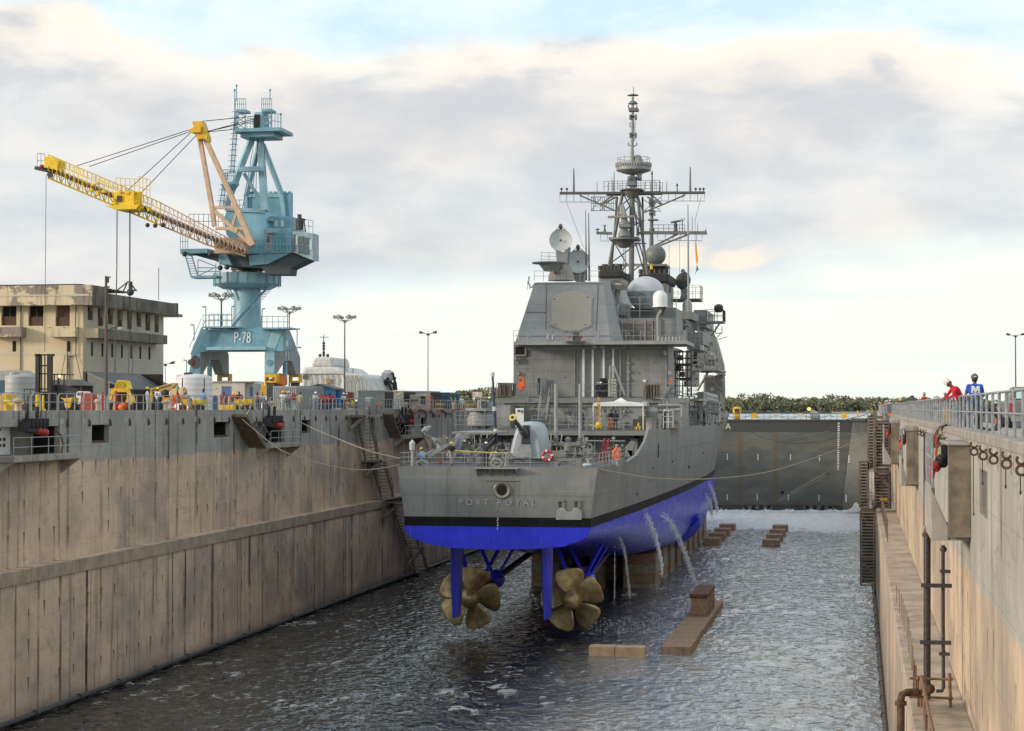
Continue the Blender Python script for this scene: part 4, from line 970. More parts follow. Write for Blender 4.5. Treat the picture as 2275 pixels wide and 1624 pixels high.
for X0,X1 in ((1030,1110),(1114,1195),(1206,1256)):
    for i in range(15):a=q('z6',X0,450+10*i,193.4);b=q('z6',X1,456+10*i,193.4);mb.prism([(a.x,193.45,a.z),(a.x,193.25,b.z-.02),(a.x,193.45,b.z-.02)],(b.x-a.x,0,0))
for X in (1026,1111,1196,1203,1257):mb.qbox('z6',X,442,X+5,600,193.2,193.5)
mb.build('louvre',M('louvre_buff',(.42,.38,.34),.6),ship)
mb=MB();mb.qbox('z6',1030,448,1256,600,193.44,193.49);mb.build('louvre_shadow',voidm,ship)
mb=MB();mb.qbox('z6',905,310,1045,400,195,200);mb.qbox('z6',1040,345,1440,425,201,208);mb.qbox('z6',1270,430,1330,600,193.3,193.5);mb.qbox('z6',1020,335,1075,420,196,198);mb.build('upper_house',navy_grey,ship,bevel=.03)
mb=MB();rail(mb,[q('z6',1025,420,194.2),q('z6',1445,420,194.2)],h=2.1,rows=3,sp=2.0,r=.04);mb.path(Q('z6',[(1005,600),(985,590),(995,330),(1010,320)],193.3),.08)
mb.path(Q('z6',[(1305,595),(1303,410),(1330,360)],192.6),.17,8)
mb.build('louvre_house_rail',navy_lite,ship)
mb=MB();c=q('b6',1190,720,200);s_=1/(1.197*3.248)/(F/200.5/1)*1.0
def hz(y):return q('b6',1190,y,200).z-c.z
def wx(x):return abs(q('b6',x,600,200).x-c.x)
mb.lathe([(wx(1270),0),(wx(1310),hz(680)),(wx(1346),hz(600)),(wx(1352),hz(572))],c,n=36);mb.build('radome_base',radome_grey,ship,smooth=True)
mb=MB();R0=wx(1350);Hh=hz(437)-hz(574);mb.lathe([(max(.001,R0*math.cos(math.pi/2*k/10)),hz(574)+Hh*math.sin(math.pi/2*k/10)) for k in range(11)],c,n=36);mb.build('radome',M('radome_pale',(.60,.62,.64),.45,var=.04),ship,smooth=True)
mb=MB();cc=q('b6',1170,635,200);cc.y=197.9;mb.path([cc+Vector((.5*math.cos(k*.52),0,.5*math.sin(k*.52))) for k in range(12)],.035,5,closed=True);mb.build('access_ring',navy_dark,ship)
mb=MB();c=q('b6',1317,700,193);r=abs(q('b6',1380,700,193).x-c.x);H1=q('b6',1317,620,193).z-c.z;H2=q('b6',1317,560,193).z-c.z
mb.lathe([(r*1.06,-.05),(r*1.06,.08),(r,.1),(r,H1)]+[(max(.001,r*math.cos(math.pi/2*k/8)),H1+(H2-H1)*math.sin(math.pi/2*k/8)) for k in range(1,9)],c,n=28);mb.build('satcom_dome',radome,ship,smooth=True)
mb=MB();mb.lathe([(.25,-.9),(r*.9,-.06)],c,n=16);mb.build('dome_bracket',navy_dark,ship)
mb=MB();c=q('b6',953,520,197);mb.lathe([(.75,-.25),(.98,-.1),(1.0,.42),(.92,.42),(.88,.0),(.01,-.05)],c,n=28,rot=Matrix.Rotation(.15,3,'Y')@Matrix.Rotation(.35,3,'X'));mb.tube(c+Vector((0,0,-.2)),q('b6',940,670,197),.3);mb.build('ring_antenna',M('ring_grey',(.27,.25,.23),.6),ship,smooth=True)
mb=MB();mb.sphere(c+Vector((0,-.1,.1)),.42,10,sz=.4);mb.build('antenna_dome',wht_dirty,ship,smooth=True)
mb=MB();c=q('b6',1552,745,238);mb.lathe([(.6,-.6),(.62,.9),(.5,1.3),(.25,1.55),(.01,1.6)],c,n=18);mb.build('satcom_dome',radome_grey,ship,smooth=True)
mb=MB();c=q('b6',1822,720,228);mb.lathe([(.35,-.4),(.55,-.1),(.55,.3),(.3,.55),(.01,.6)],c,n=14);mb.build('signal_lamp',steel_dark,ship,smooth=True)
for (P_,D,cap) in (([(785,400),(985,400),(985,640),(785,640)],220,(780,385,990,452)),([(1150,490),(1370,490),(1370,720),(1150,720)],236,(1128,412,1390,492))):
    mb=MB();mb.prism(Q('b6',P_,D),(0,9,0));mb.build('funnel',navy_grey,ship,bevel=.2)
    mb=MB();mb.qbox('b6',*cap,D-.3,D+9.3);mb.build('funnel_cap',M('funnel_black',(.03,.03,.03),.7),ship,bevel=.25)
    mb=MB()
    for i in range(6):
        a=q('b6',cap[0]+25+i*(cap[2]-cap[0]-50)/5,cap[1],D+3);mb.tube(a,a+Vector((0,0,.5+.2*(i%2))),.35,n=10)
    mb.build('uptake',steel_dark,ship)
mast=bpy.data.objects.new('lattice_mast',None);COL.objects.link(mast);mast.parent=ship;MD=223.;mast.location=Vector((XC,MD,20))-Vector(ship.location)
mg=M('mast_grey',(.16,.158,.15),.6,var=.2,sc=2)
mb=MB()
g=lambda X,Y,D=MD:q('z5',X,Y,D)
mb.tube(g(1098,1600),g(1105,850),.31,n=12);mb.tube(g(1105,850),g(1107,640),.27,n=12)
for (a,b,r) in (((912,1490),(1032,850),.19),((1222,1480),(1142,850),.17)):mb.tube(g(*a),g(*b),r,n=8)
for (a,b,r) in (((940,1500),(990,880),.12),((1195,1480),(1185,880),.12)):mb.tube(g(*a,MD+3.5),g(*b,MD+3.0),r,n=8)
for (a,b) in (((940,1390),(1160,1230)),((965,1230),(1065,1400)),((930,1400),(1200,1400)),((925,1412),(1200,1412)),((1065,1400),(985,1510)),((1160,1415),(985,1545)),((1130,1230),(1200,1470)),((960,1240),(1215,1240)),
               ((1000,960),(1130,860)),((1190,960),(1060,860)),((985,1080),(1190,1080)),((990,1060),(1130,900)),((1010,1150),(1200,1060)),((1060,900),(1180,1100)),((1160,1240),(1200,1380)),((1110,870),(1150,1180)),((1145,1180),(1160,1090)),((1040,860),(1095,970))):mb.tube(g(*a,MD+.5),g(*b,MD+.5),.075,n=6)
mb.build('mast_frame',mg,mast)
mb=MB()
for X in (1140,1158):mb.tube(g(X,1260,MD-.5),g(X,990,MD-.5),.03,n=5)
for i in range(24):mb.tube(g(1140,1255-11*i,MD-.5),g(1158,1255-11*i,MD-.5),.025,n=4)
for i in range(28):mb.tube(g(1035,1560-13*i,MD+1),g(1055,1560-13*i,MD+1),.025,n=4)
for X in (1035,1055):mb.tube(g(X,1560,MD+1),g(X,1200,MD+1),.03,n=5)
mb.build('mast_ladder',mg,mast)
mb=MB();a=g(548,852);b=g(1666,848);mb.bar(a,b,.6,.27);mb.build('yard',navy_dark,mast)
mb=MB()
for (a_,b_) in (((700,868),(985,992)),((1515,865),(1185,1005)),((870,930),(960,865)),((1335,935),(1250,860)),((1040,860),(985,992)),((1145,860),(1190,1005)),((865,940),(985,880)),((1330,940),(1220,880))):mb.tube(g(*a_),g(*b_),.10,n=6)
mb.path([g(548,862),g(548,920),g(985,925) if 0 else g(790,920)],.035,4);mb.path([g(1664,860),g(1664,912),g(1285,912)],.035,4)
for X in (600,655,710,765,815):mb.tube(g(X,860),g(X,920),.03,n=4)
for X in (1330,1385,1440,1497,1552,1610):mb.tube(g(X,860),g(X,912),.03,n=4)
random.seed(2)
for i in range(12):
    X=790+i*17;mb.tube(g(X,880,MD+4),g(X,960+random.uniform(0,35),MD+4),.035,n=4)
for (a_,b_) in (((790,880),(990,880)),((790,985),(990,985)),((790,930),(990,930)),((790,985),(870,880)),((860,985),(960,880)),((790,880),(900,985)),((1200,985),(1330,880)),((1190,900),(1320,980)),((1190,985),(1330,990))):mb.tube(g(*a_,MD+4),g(*b_,MD+4),.04,n=4)
mb.build('yard_stay',mg,mast)
def antennas(items,parent,m=mg):
    for (X,Y0,Y1,r,D) in items:mb=MB();mb.tube(g(X,Y0,D),g(X,(Y0+Y1)/2,D),r,r*.8,n=6);mb.tube(g(X,(Y0+Y1)/2,D),g(X,Y1,D),r*.8,r*.5,n=6);mb.build('whip_antenna',m,parent)
antennas([(655,840,660,.13,MD),(1553,838,650,.13,MD),(835,840,762,.05,MD),(1372,838,758,.05,MD),(1452,838,775,.08,MD),(966,840,685,.07,MD),(950,840,730,.05,MD),(1318,838,755,.10,MD)],mast)
mb=MB()
for X in (560,602,1655,1628,1595):c=g(X,835);mb.lathe([(.05,-.1),(.05,.12),(.18,.2),(.14,.32),(.04,.4)],c,n=10)
mb.sphere(g(1452,790),.14,6);mb.build('yard_lamp',steel_dark,mast)
mb=MB();c=g(1105,838);mb.box(g(890,843),Vector((g(1320,843).x,MD+3,g(890,843).z-.15)));mb.lathe([(.5,-.8),(1.1,0),(1.5,.10),(1.1,.3)],c,n=18);mb.build('mast_platform',mg,mast)
mb=MB();P_=[g(893,840),g(1320,840)];rail(mb,[Vector((P_[0].x,MD-.6,P_[0].z)),Vector((P_[1].x,MD-.6,P_[0].z))],h=1.15,rows=2,sp=.55,r=.035);rail(mb,[Vector((P_[0].x,MD+3,P_[0].z)),Vector((P_[1].x,MD+3,P_[0].z))],h=1.3,rows=2,sp=.7,r=.03)
mb.build('platform_rail',mg,mast)
mb=MB();mb.qbox('z5',1068,720,1130,790,MD-1,MD+1);mb.sphere(g(1087,735,MD-1.2),.26,8);mb.qbox('z5',1138,675,1170,742,MD-.6,MD+.8);mb.qbox('z5',1085,790,1120,830,MD-.7,MD+.7);mb.build('mast_equipment',navy_grey,mast,bevel=.04)
mb=MB();c=g(1116,655);r=abs(g(1250,655).x-c.x);mb.lathe([(r*.45,-.75),(r*.98,-.38),(r,-.34),(r,.04),(r*.96,.08),(r*.96,.35)],c,n=40);mb.build('crown_drum',navy_lite,mast,smooth=True)
mb=MB()
for k in range(44):a_=2*math.pi*k/44;p=c+Vector((r*1.0*math.cos(a_),r*1.0*math.sin(a_),.22));mb.box(p+Vector((-.08,-.08,-.14)),p+Vector((.08,.08,.30)))
mb.build('crown_element',contgrey,mast);o_=None
mb=MB()
for k in range(8):
    a_=2*math.pi*k/8+.3;p=c+Vector((r*.93*math.cos(a_),r*.93*math.sin(a_),.6));mb.tube(p,p+Vector((0,0,.65)),.035,n=5)
mb.path([c+Vector((r*.93*math.cos(t_*.262),r*.93*math.sin(t_*.262),1.1)) for t_ in range(24)],.03,4,closed=True)
mb.lathe([(.55,.3),(.55,1.0),(.35,1.45),(.01,1.6)],c+Vector((.45,.4,0)),n=16);mb.build('crown_fitting',navy_lite,mast,smooth=True)
mb=MB();mb.tube(g(1103,650),g(1104,520),.34,.22,n=14);mb.tube(g(1104,520),g(1110,110),.20,.14,n=12);mb.build('topmast',navy_lite,mast,smooth=True)
mb=MB();mb.lathe([(.05,-.10),(.68,-.03),(.68,.02),(.2,.16),(.04,.18)],g(1111,97),n=28);mb.lathe([(.2,-.12),(.60,-.06),(.58,0),(.36,.26),(.08,.3)],g(1111,160),n=28);mb.tube(g(1115,95),g(1115,30),.04,n=5);mb.build('top_disc',M('disc_green_grey',(.16,.20,.20),.5),mast,smooth=True)
mb=MB()
for Y,wv in ((205,36),(495,36)):
    for s_ in (-1,1):p=g(1108+s_*wv*.9,Y-15);mb.tube(g(1108,Y),p,.06,n=6);mb.tube(p,p+Vector((0,0,.28)),.07,n=8)
mb.qbox('z5',1076,193,1148,214,MD-.6,MD+.6)
for Y in (262,402):
    for X in (1090,1130):mb.qbox('z5',X-7,Y-18,X+7,Y+18,MD-.35,MD+.35);mb.qbox('z5',1085,Y-3,1135,Y+3,MD-.2,MD+.2)
mb.path([g(1100,312),g(1087,308),g(1087,338),g(1098,348)],.06,5)
for i in range(20):mb.tube(g(1116,310+7*i,MD-.3),g(1126,310+7*i,MD-.3),.025,n=4)
mb.tube(g(1127,240,MD-.3),g(1127,450,MD-.3),.03,n=4)
mb.build('topmast_fitting',mg,mast)
mb=MB();mb.box(g(925,1192),Vector((g(1150,1192).x,MD+3,g(925,1192).z-.3)));mb.lathe([(.5,-1.1),(1.1,-.5),(1.7,-.2),(1.7,0)],g(1040,1200),n=20);mb.build('radar_platform',mg,mast)
mb=MB();mb.lathe([(.75,0),(.7,.4),(.45,.8),(.65,1.1),(.65,1.5),(.38,1.9),(.3,2.5)],g(1045,1185,MD-1),n=18);mb.qbox('z5',1002,1092,1088,1112,MD-1.8,MD-.4);mb.build('radar_turntable',navy_grey,mast,smooth=True)
mb=MB();a=g(917,1026,MD-1.5);b=g(1122,1040,MD-1.5);mb.box((a.x,MD-1.6,b.z),(b.x,MD-1.2,a.z));mb.build('radar_array_bar',M('bar_tan',(.30,.27,.24),.6),mast,bevel=.05)
mb=MB();mb.prism([g(1005,1020,MD-1),g(1060,1020,MD-1),g(1045,960,MD-1),g(1030,930,MD-1),g(1012,950,MD-1)],(0,.8,0));mb.build('radar_feed',contgrey,mast,bevel=.1)
mb=MB();mb.bar(g(830,1158),g(950,1162),.5,.3);mb.bar(g(1140,1160),g(1260,1160),.4,.3);mb.path([g(862,1165),g(862,1220),g(930,1222)],.03,4);mb.tube(g(915,1165),g(915,1210),.03);mb.lathe([(.18,0),(.08,.75),(.17,.78),(.17,.88)],g(893,1155),n=10);mb.lathe([(.05,0),(.06,.2),(.3,.3),(.05,.45)],g(838,1152),n=8);mb.build('lower_yard',mg,mast)
fm=bpy.data.objects.new('foremast',None);COL.objects.link(fm);fm.parent=ship;FD=252.;fm.location=Vector((XC,FD,20))-Vector(ship.location)
mb=MB();g2=lambda X,Y,D=FD:q('z5',X,Y,D)
mb.tube(g2(1250,1560),g2(1254,1200),.34,.28,n=12);mb.tube(g2(1254,1200),g2(1258,860),.26,.2,n=12);mb.tube(g2(1258,860),g2(1259,680),.16,.08,n=10)
for Y in (700,950,990,1005,1130,1145):mb.tube(g2(1257,Y+8),g2(1257,Y-8),.36 if Y>800 else .16,n=10)
mb.build('mast_pole',mg,fm,smooth=True)
mb=MB()
for X,Y0,Y1 in ((1238,890,940),(1275,900,935),(1240,1000,1020),(1272,985,1020)):mb.qbox('z5',X-6,Y0,X+8,Y1,FD-.5,FD+.5)
mb.qbox('z5',1225,1050,1300,1057,FD-.8,FD+.8)
for i in range(26):mb.tube(g2(1244,870+22*i,FD-.7),g2(1268,870+22*i,FD-.7),.04,n=4)
mb.build('mast_box',navy_grey,fm)
mb=MB();mb.bar(g2(1200,1156),g2(1680,1158),.6,.4);mb.tube(g2(1460,1165),g2(1268,1262),.12);mb.tube(g2(1545,1168),g2(1310,1258),.12);mb.tube(g2(1330,1235),g2(1440,1170),.1);mb.path([g2(1300,1165),g2(1302,1215),g2(1645,1218),g2(1645,1165)],.04,4)
for X in (1360,1420,1480,1540,1600):mb.tube(g2(X,1165),g2(X,1217),.035,n=4)
mb.build('yard',mg,fm)
mb=MB();rail(mb,[g2(1265,1150),g2(1510,1150)],h=.95,rows=2,sp=.7,r=.04);mb.build('platform_rail',mg,fm)
mb=MB();mb.lathe([(.32,0),(.2,.5),(.28,.9),(.12,1.2)],g2(1440,1148),n=12);mb.bar(g2(1405,1078),g2(1480,1064),.4,.22);mb.tube(g2(1492,1150),g2(1492,1050),.06);mb.path([g2(1483,1045),g2(1483,1060),g2(1508,1060),g2(1508,1042)],.05,5);mb.build('navigation_radar',navy_dark,fm)
antennas([(1535,1150,940,.06,FD),(1568,1148,1030,.05,FD),(1610,1148,1080,.05,FD),(1672,1152,1128,.12,FD)],fm)
mb=MB();c=q('z5',1285,1330,240);mb.sphere(c,1.32,14);mb.build('sensor_dome',M('dome_green_grey',(.16,.18,.17),.5,streak=.4),ship,smooth=True)
mb=MB();mb.qbox('z5',1190,1398,1368,1412,238,243)
for X in (1200,1350):mb.tube(q('z5',X,1410,240),q('z5',X,1480,240),.2)
mb.lathe([(.5,0),(.9,.9)],q('z5',1300,1460,240),n=14);mb.build('dome_stand',navy_grey,ship)
for (X,Y0,Y1,r,D) in ((752,1525,985,.07,200),(775,1530,1005,.08,200),(1398,1620,1420,.07,240)):
    mb=MB();mb.tube(g(X,Y0,D),g(X-3,(Y0+Y1)/2,D),r*1.6,r,n=6);mb.tube(g(X-3,(Y0+Y1)/2,D),g(X-6,Y1,D),r,r*.5,n=6);mb.build('whip_antenna',mg,ship)
mb=MB();mb.tube(q('z6',1540,375,215),q('z5',1536,1150,215),.13,.09,n=8);mb.tube(q('z5',1536,1150,215),q('z5',1535,940,215),.09,.05,n=8);mb.build('whip_antenna',navy_lite,ship)
mb=MB()
for (a,b) in (((600,925),(735,1280)),((1640,870),(1590,1060)),((1590,1060),(1590,1215)),((1470,1180),(1470,1500)),((1390,1250),(1390,1560))):mb.tube(g(*a),g(*b),.02,n=4)
mb.build('signal_halyard',steel_dark,ship)
def flag(label,pts,D,col,nm='signal_flag',grp='signal flags hoisted on the masts'):
    mb=MB();P_=[g(X,Y,D+.25*math.sin(i*1.7)) for i,(X,Y) in enumerate(pts)];mb.prism(P_,(0,.04,0));o=mb.build(nm,M(nm+'_c',col,.8,var=.15),None);tag(o,label,'flag',grp);return o
flag('small yellow flag hanging by the mast behind the big white dome',[(1250,1390),(1262,1408),(1266,1432),(1250,1442),(1242,1425)],MD+8,(.80,.62,.03))
flag('long limp red and yellow pennant on the halyard at the right yardarm',[(1593,1205),(1600,1240),(1612,1360),(1606,1400),(1596,1390),(1592,1290)],MD+2,(.75,.33,.03))
flag('green and white flag just below the limp pennant at the right yardarm',[(1604,1402),(1618,1440),(1600,1460),(1588,1486),(1598,1440)],MD+2,(.15,.35,.22))
# ================================================================ starboard side structures and clutter (parts of the ship)
def obox(name,m,t,X0,Y0,X1,Y1,D0,D1,bv=.03):
    mb=MB();mb.qbox(t,X0,Y0,X1,Y1,D0,D1);return mb.build(name,m,ship,bevel=bv)
def oprism(name,m,t,pts,D,dep,bv=.03):
    mb=MB();mb.prism(Q(t,pts,D),(0,dep,0));return mb.build(name,m,ship,bevel=bv)
oprism('forward_deckhouse',navy_dark,'e1',[(545,830),(660,812),(772,775),(777,960),(772,1385),(545,1400)],266,5)
oprism('bridge_house',navy_grey,'e1',[(470,235),(620,235),(655,300),(700,400),(742,550),(776,680),(776,790),(722,800),(640,740),(480,725)],262,4)
obox('signal_house',navy_grey,'e1',425,18,580,228,234,246)
oprism('signal_shelf',navy_grey,'e1',[(400,130),(470,150),(590,155),(590,180),(480,190),(470,270),(430,260)],228,3)
obox('deckhouse_block',navy_grey,'e1',210,30,400,130,222,238);obox('deckhouse_block',navy_dark,'e1',175,130,330,270,216,228)
obox('deckhouse_block',navy_grey,'e1',300,285,540,432,214,226);obox('deckhouse_block',navy_grey,'e1',345,432,500,492,212,224)
obox('pale_shelf',navy_lite,'e1',268,195,365,212,209,212);obox('pale_shelf',wht_dirty,'e1',495,440,540,500,213,214)
obox('midships_house',navy_grey,'e1',330,500,400,930,236,248);obox('midships_house',navy_dark,'e1',395,505,470,700,240,250)
obox('equipment_box',contgrey,'e1',590,535,675,625,238,240,.08);obox('equipment_box',navy_grey,'e1',545,630,680,680,237,240);obox('equipment_box',navy_grey,'e1',490,530,545,690,236,240)
obox('side_platform',navy_grey,'e1',410,725,720,748,230,244);obox('side_platform',navy_grey,'e1',660,800,545,830,250,252)
obox('side_platform',navy_grey,'e1',25,1075,272,1115,186,196);oprism('side_chute',navy_grey,'e1',[(20,1100),(120,935),(150,940),(60,1110)],187,3)
obox('side_platform',navy_lite,'e1',270,1085,490,1110,200,212);obox('canister',navy_grey,'e1',470,1000,548,1165,212,216,.1);obox('canister',wht_dirty,'e1',455,1120,545,1165,211,212,.06)
mb=MB()
for Y in (1040,1085):mb.tube(q('e1',545,Y,225),q('e1',680,Y+30,244),.45,n=14)
mb.build('life_raft_canister',navy_lite,ship,smooth=True)
mb=MB()
for (a,b,D,r) in (((745,170),(640,330),228,.12),((600,760),(470,990),232,.16),((660,835),(665,900),249,.12),((665,900),(770,1000),249,.12),((700,380),(830,340),236,.05),((690,370),(760,290),236,.06),((480,1160),(480,1390),214,.1),
    ((755,960),(757,1380),250,.12),((773,960),(772,1380),249,.10),((710,430),(808,800),248,.03),((780,805),(812,805),248,.05),((765,210),(768,300),236,.05),((690,210),(690,300),236,.05),((690,300),(770,295),236,.06)):mb.tube(q('e1',*a,D),q('e1',*b,D),r,n=6)
mb.build('strut',navy_grey,ship)
mb=MB();a=q('e1',580,152,228);b=q('e1',778,170,228);mb.box((a.x,228,b.z),(b.x,232,a.z));mb.build('lookout_platform',navy_grey,ship)
mb=MB();z=a.z;rail(mb,[(a.x,228,z),(b.x,228,z),(b.x,232,z)],h=1.35,rows=2,sp=.95,r=.05);rail(mb,[(a.x,232,z),(b.x,232,z)],h=1.35,rows=2,sp=.95,r=.04);mb.build('lookout_rail',steel_dark,ship)
mb=MB();rail(mb,[q('e1',480,725,230),q('e1',720,728,230)],h=1.2,rows=3,sp=.8);rail(mb,[q('e1',300,425,212),q('e1',540,432,214)],h=1.3,rows=3,sp=.6);rail(mb,[q('e1',405,725,231),q('e1',480,725,231)],h=1.4,rows=3,sp=.7)
rail(mb,[q('e1',335,1100,200),q('e1',455,1105,202)],h=1.8,rows=5,sp=.45);rail(mb,[q('e1',130,1060,186),q('e1',255,1060,186)],h=1.7,rows=2,sp=.8)
mb.build('side_rail',steel,ship)
mb=MB();random.seed(9)
for i in range(34):
    y=172+i*2.6+random.uniform(-.6,.6);x=XC+8.1+.12*math.sin(i*2.1);h=random.choice((1.1,3.2,3.4,3.0,2.6)) if y>176 else 1.1
    mb.tube((x,y,15.9),(x,y,15.98+h),random.choice((.04,.06,.09)),n=6)
    if h>2:mb.path([(x,y,15.98+h),(x-.15,y,16.2+h),(x-.8,y,16.3+h)],.06,6)
mb.build('side_stanchion',navy_lite,ship)
mb=MB();rail(mb,[(XC+8.0,168,15.98),(XC+8.2,200,15.98),(XC+8.2,262,15.98)],h=1.05,rows=3,sp=1.9);rail(mb,[(XC-8.0,168,15.98),(XC-8.2,262,15.98)],h=1.05,rows=3,sp=2.5);mb.build('deck_edge_rail',steel,ship)
mb=MB();mb.path(Q('e1',[(0,1165),(250,1160),(280,1172),(290,1200),(288,1450)],176),.16,8);mb.path(Q('e1',[(0,1250),(200,1250)],175),.1,6);mb.build('pipe_frame',navy_lite,ship)
mb=MB();rail(mb,[q('e1',65,1430,171),q('e1',180,1430,171)],h=1.5,rows=3,sp=.5,r=.04);mb.build('small_barrier',white,ship)
mb=MB()
for i in range(16):
    y=174+i*3.1;x=XC+random.uniform(5.6,7.6);mb.box((x,y,15.95),(x+random.uniform(.3,.9),y+random.uniform(.4,1.4),15.98+random.uniform(.6,2.2)))
mb.build('deck_locker',navy_dark,ship)
mb=MB();c=q('z6',1255,1170,173);mb.lathe([(.5,-1.6),(.35,-.9),(.5,-.5),(.6,.3),(.3,.7)],c,n=14);mb.tube(c+Vector((0,0,.3)),c+Vector((2.6,0,.45)),.16,n=8);mb.sphere(c+Vector((-.6,0,.9)),.38,8);mb.build('torpedo_davit',navy_lite,ship,smooth=True)
sc=thing('scaffold','pipe scaffold tower standing beside the hangar on the side of the warship','scaffold',q('e1',200,1060,204))
mb=MB();random.seed(4)
xs=[115,165,205,255,295,350,395]
for k,D in enumerate((203.,208.)):
    for X in xs:mb.tube(q('e1',X+4*k,1060,D),q('e1',X+4*k,505,D),.055,n=5)
    for Y in (520,600,665,740,840,930):mb.tube(q('e1',112,Y,D),q('e1',398,Y+random.uniform(-6,6),D),.05,n=5)
for X,Y in ((120,600),(205,740),(255,665),(295,840)):mb.tube(q('e1',X,Y,203),q('e1',X+60,Y+90,203),.045,n=5)
for X in xs:
    for Y in (600,740,930):mb.tube(q('e1',X,Y,203),q('e1',X+4,Y,208),.045,n=5)
mb.build('pipe_lattice',steel_dark,sc)
mb=MB()
for Y in (668,845):a=q('e1',200,Y,203);b=q('e1',396,Y+12,203);mb.box((a.x,203,b.z),(b.x,208,a.z))
for X,Y in ((150,520),(215,690),(260,760),(230,560),(310,880)):mb.qbox('e1',X,Y,X+55,Y+60,205,206.5)
mb.build('plank',navy_dark,sc)
def lifering(label,c,r=.38):
    mb=MB();mb.path([Vector(c)+Vector((r*math.cos(k*.3307),0,r*math.sin(k*.3307))) for k in range(19)],.11,8,mi=0,closed=True);fr=len(mb.f)
    mb.m=[1 if (k//8) % 5==0 else 0 for k in range(fr)]
    o=mb.build('life_ring',[red,white],None,smooth=True);tag(o,label,'life ring');return o
lifering('red and white life ring on the stern rail to the right of the deck gun',q('b7',1320,688,138.1),.34)
def stepladder(label,t,X0,X1,Xt,Yt,Yb,D):
    th=thing('step_ladder',label,'ladder',q(t,(X0+X1)/2,Yb,D));mb=MB();a=q(t,X0,Yb,D);b=q(t,Xt,Yt,D+.2)
    for dx in (0,.42):mb.bar(a+Vector((dx,-.4,0)),b+Vector((dx*.7-.1,0,0)),.1,.12);
    c=q(t,X1,Yb,D+.6)
    for dx in (0,-.42):mb.bar(c+Vector((dx,.5,0)),b+Vector((dx*.7+.25,0,0)),.06,.08)
    mb.build('rail',red,th,split=False);mb=MB()
    for i in range(1,9):k=i/9;p=(a+Vector((0,-.4,0))).lerp(b,k);mb.bar(p,p+Vector((.42-.12*k,0,0)),.08,.03)
    mb.build('rung',red,th)
stepladder('tall red folding step ladder on the low stern deck, right of centre','b7',1768,1880,1825,540,770,152)
mb=MB();mb.path(Q('b7',[(1890,700),(1895,650),(1915,625),(1930,640),(1945,700)],160),.16,8);mb.qbox('b7',1890,680,1945,730,159.6,160.4);tag(mb.build('hose_bundle',orange),'orange hose bundle beside the red step ladder on the stern deck','hose')
cn=thing('canopy_tent','white pop-up shade canopy on the flight deck with four legs','canopy',q('z6',1000,1290,170))
mb=MB();zt=q('z6',1000,1078,169).z;x0=q('z6',805,1080,169).x;x1=q('z6',1190,1080,169).x;c_=Vector(((x0+x1)/2,171,zt+.28));P4=[Vector((x0,169,zt)),Vector((x1,169,zt)),Vector((x1-.1,173,zt)),Vector((x0+.1,173,zt))]
low=[p-Vector((0,0,.28)) for p in P4];mid=[p.lerp(c_,.75)+Vector((0,0,-.05)) for p in P4]
mb.add(P4+mid+[c_+Vector((0,0,.22))]+low,[(0,1,5,4),(1,2,6,5),(2,3,7,6),(3,0,4,7),(4,5,8),(5,6,8),(6,7,8),(7,4,8),(9,10,1,0),(10,11,2,1),(11,12,3,2),(12,9,0,3)]);o=mb.build('canopy_roof',white,cn);so_=o.modifiers.new('s','SOLIDIFY');so_.thickness=.02
mb=MB()
for p in P4:mb.tube((p.x,p.y,15.98),p-Vector((0,0,.1)),.05)
mb.build('leg',white,cn)
mb=MB()
for (X,Y) in ((847,1050),(847,1095),(847,1140),(847,1185),(847,1225)):c=q('z6',X,Y,167.6);mb.box(c+Vector((-.13,-.08,-.13)),c+Vector((.13,.08,.13)))
mb.tube(q('z6',847,1030,167.7),q('z6',847,1240,167.7),.05);o=mb.build('hanging_light_string',M('lamp_orange',(.5,.24,.03),.5),None);tag(o,'vertical string of orange-yellow square work lights hung by the white canopy','lights')
mb=MB();c=q('z6',847,1250,167.5);mb.lathe([(.1,-.35),(.28,-.25),(.3,.15),(.12,.3)],c,n=12);tag(mb.build('yellow_float',yel_br,None,smooth=True),'bright yellow buoy hanging under the string of work lights','buoy')
mb=MB();mb.qbox('z6',920,1190,955,1290,168,168.4);tag(mb.build('gas_cylinder',M('rust_orange',(.35,.10,.03),.6),None,bevel=.12),'rust orange upright cylinder under the canopy beside the two men in navy','cylinder')
mb=MB();
for (a,b) in (((1135,1290),(1155,1230)),((1165,1290),(1155,1230)),((1120,1270),(1175,1262))):mb.tube(q('z6',*a,168.5),q('z6',*b,168.5),.05)
tag(mb.build('yellow_tripod',yellow,None),'small yellow tripod stand at the right foot of the canopy','tripod')
mb=MB();mb.bar(q('z6',775,1246,167.2),q('z6',838,1258,167),.3,.1);tag(mb.build('yellow_plank',yellow,None),'yellow plank lying on the deck edge left of the canopy','plank')
pl_=thing('boom_pole','tall slim blue-black pole with white collars leaning up from the stern deck','pole',q('b7',880,600,156))
a=q('b7',878,590,156);b=q('z6',28,850,156)
mb=MB();mb.tube(a,b,.13,.09,n=10);mb.build('shaft',M('navy_blue_pole',(.02,.035,.08),.5),pl_)
mb=MB()
for k in (.19,.5,.985):p=a.lerp(b,k);d=(b-a).normalized();mb.tube(p-d*.18,p+d*.18,.17,n=10)
mb.build('collar',wht_dirty,pl_)
mb=MB();mb.path(Q('b7',[(520,645),(700,655),(900,664),(1135,668)],140),.035,5);tag(mb.build('barrier_tape',yel_br,None),'thin yellow caution tape stretched across the stern deck in front of the gun','tape')
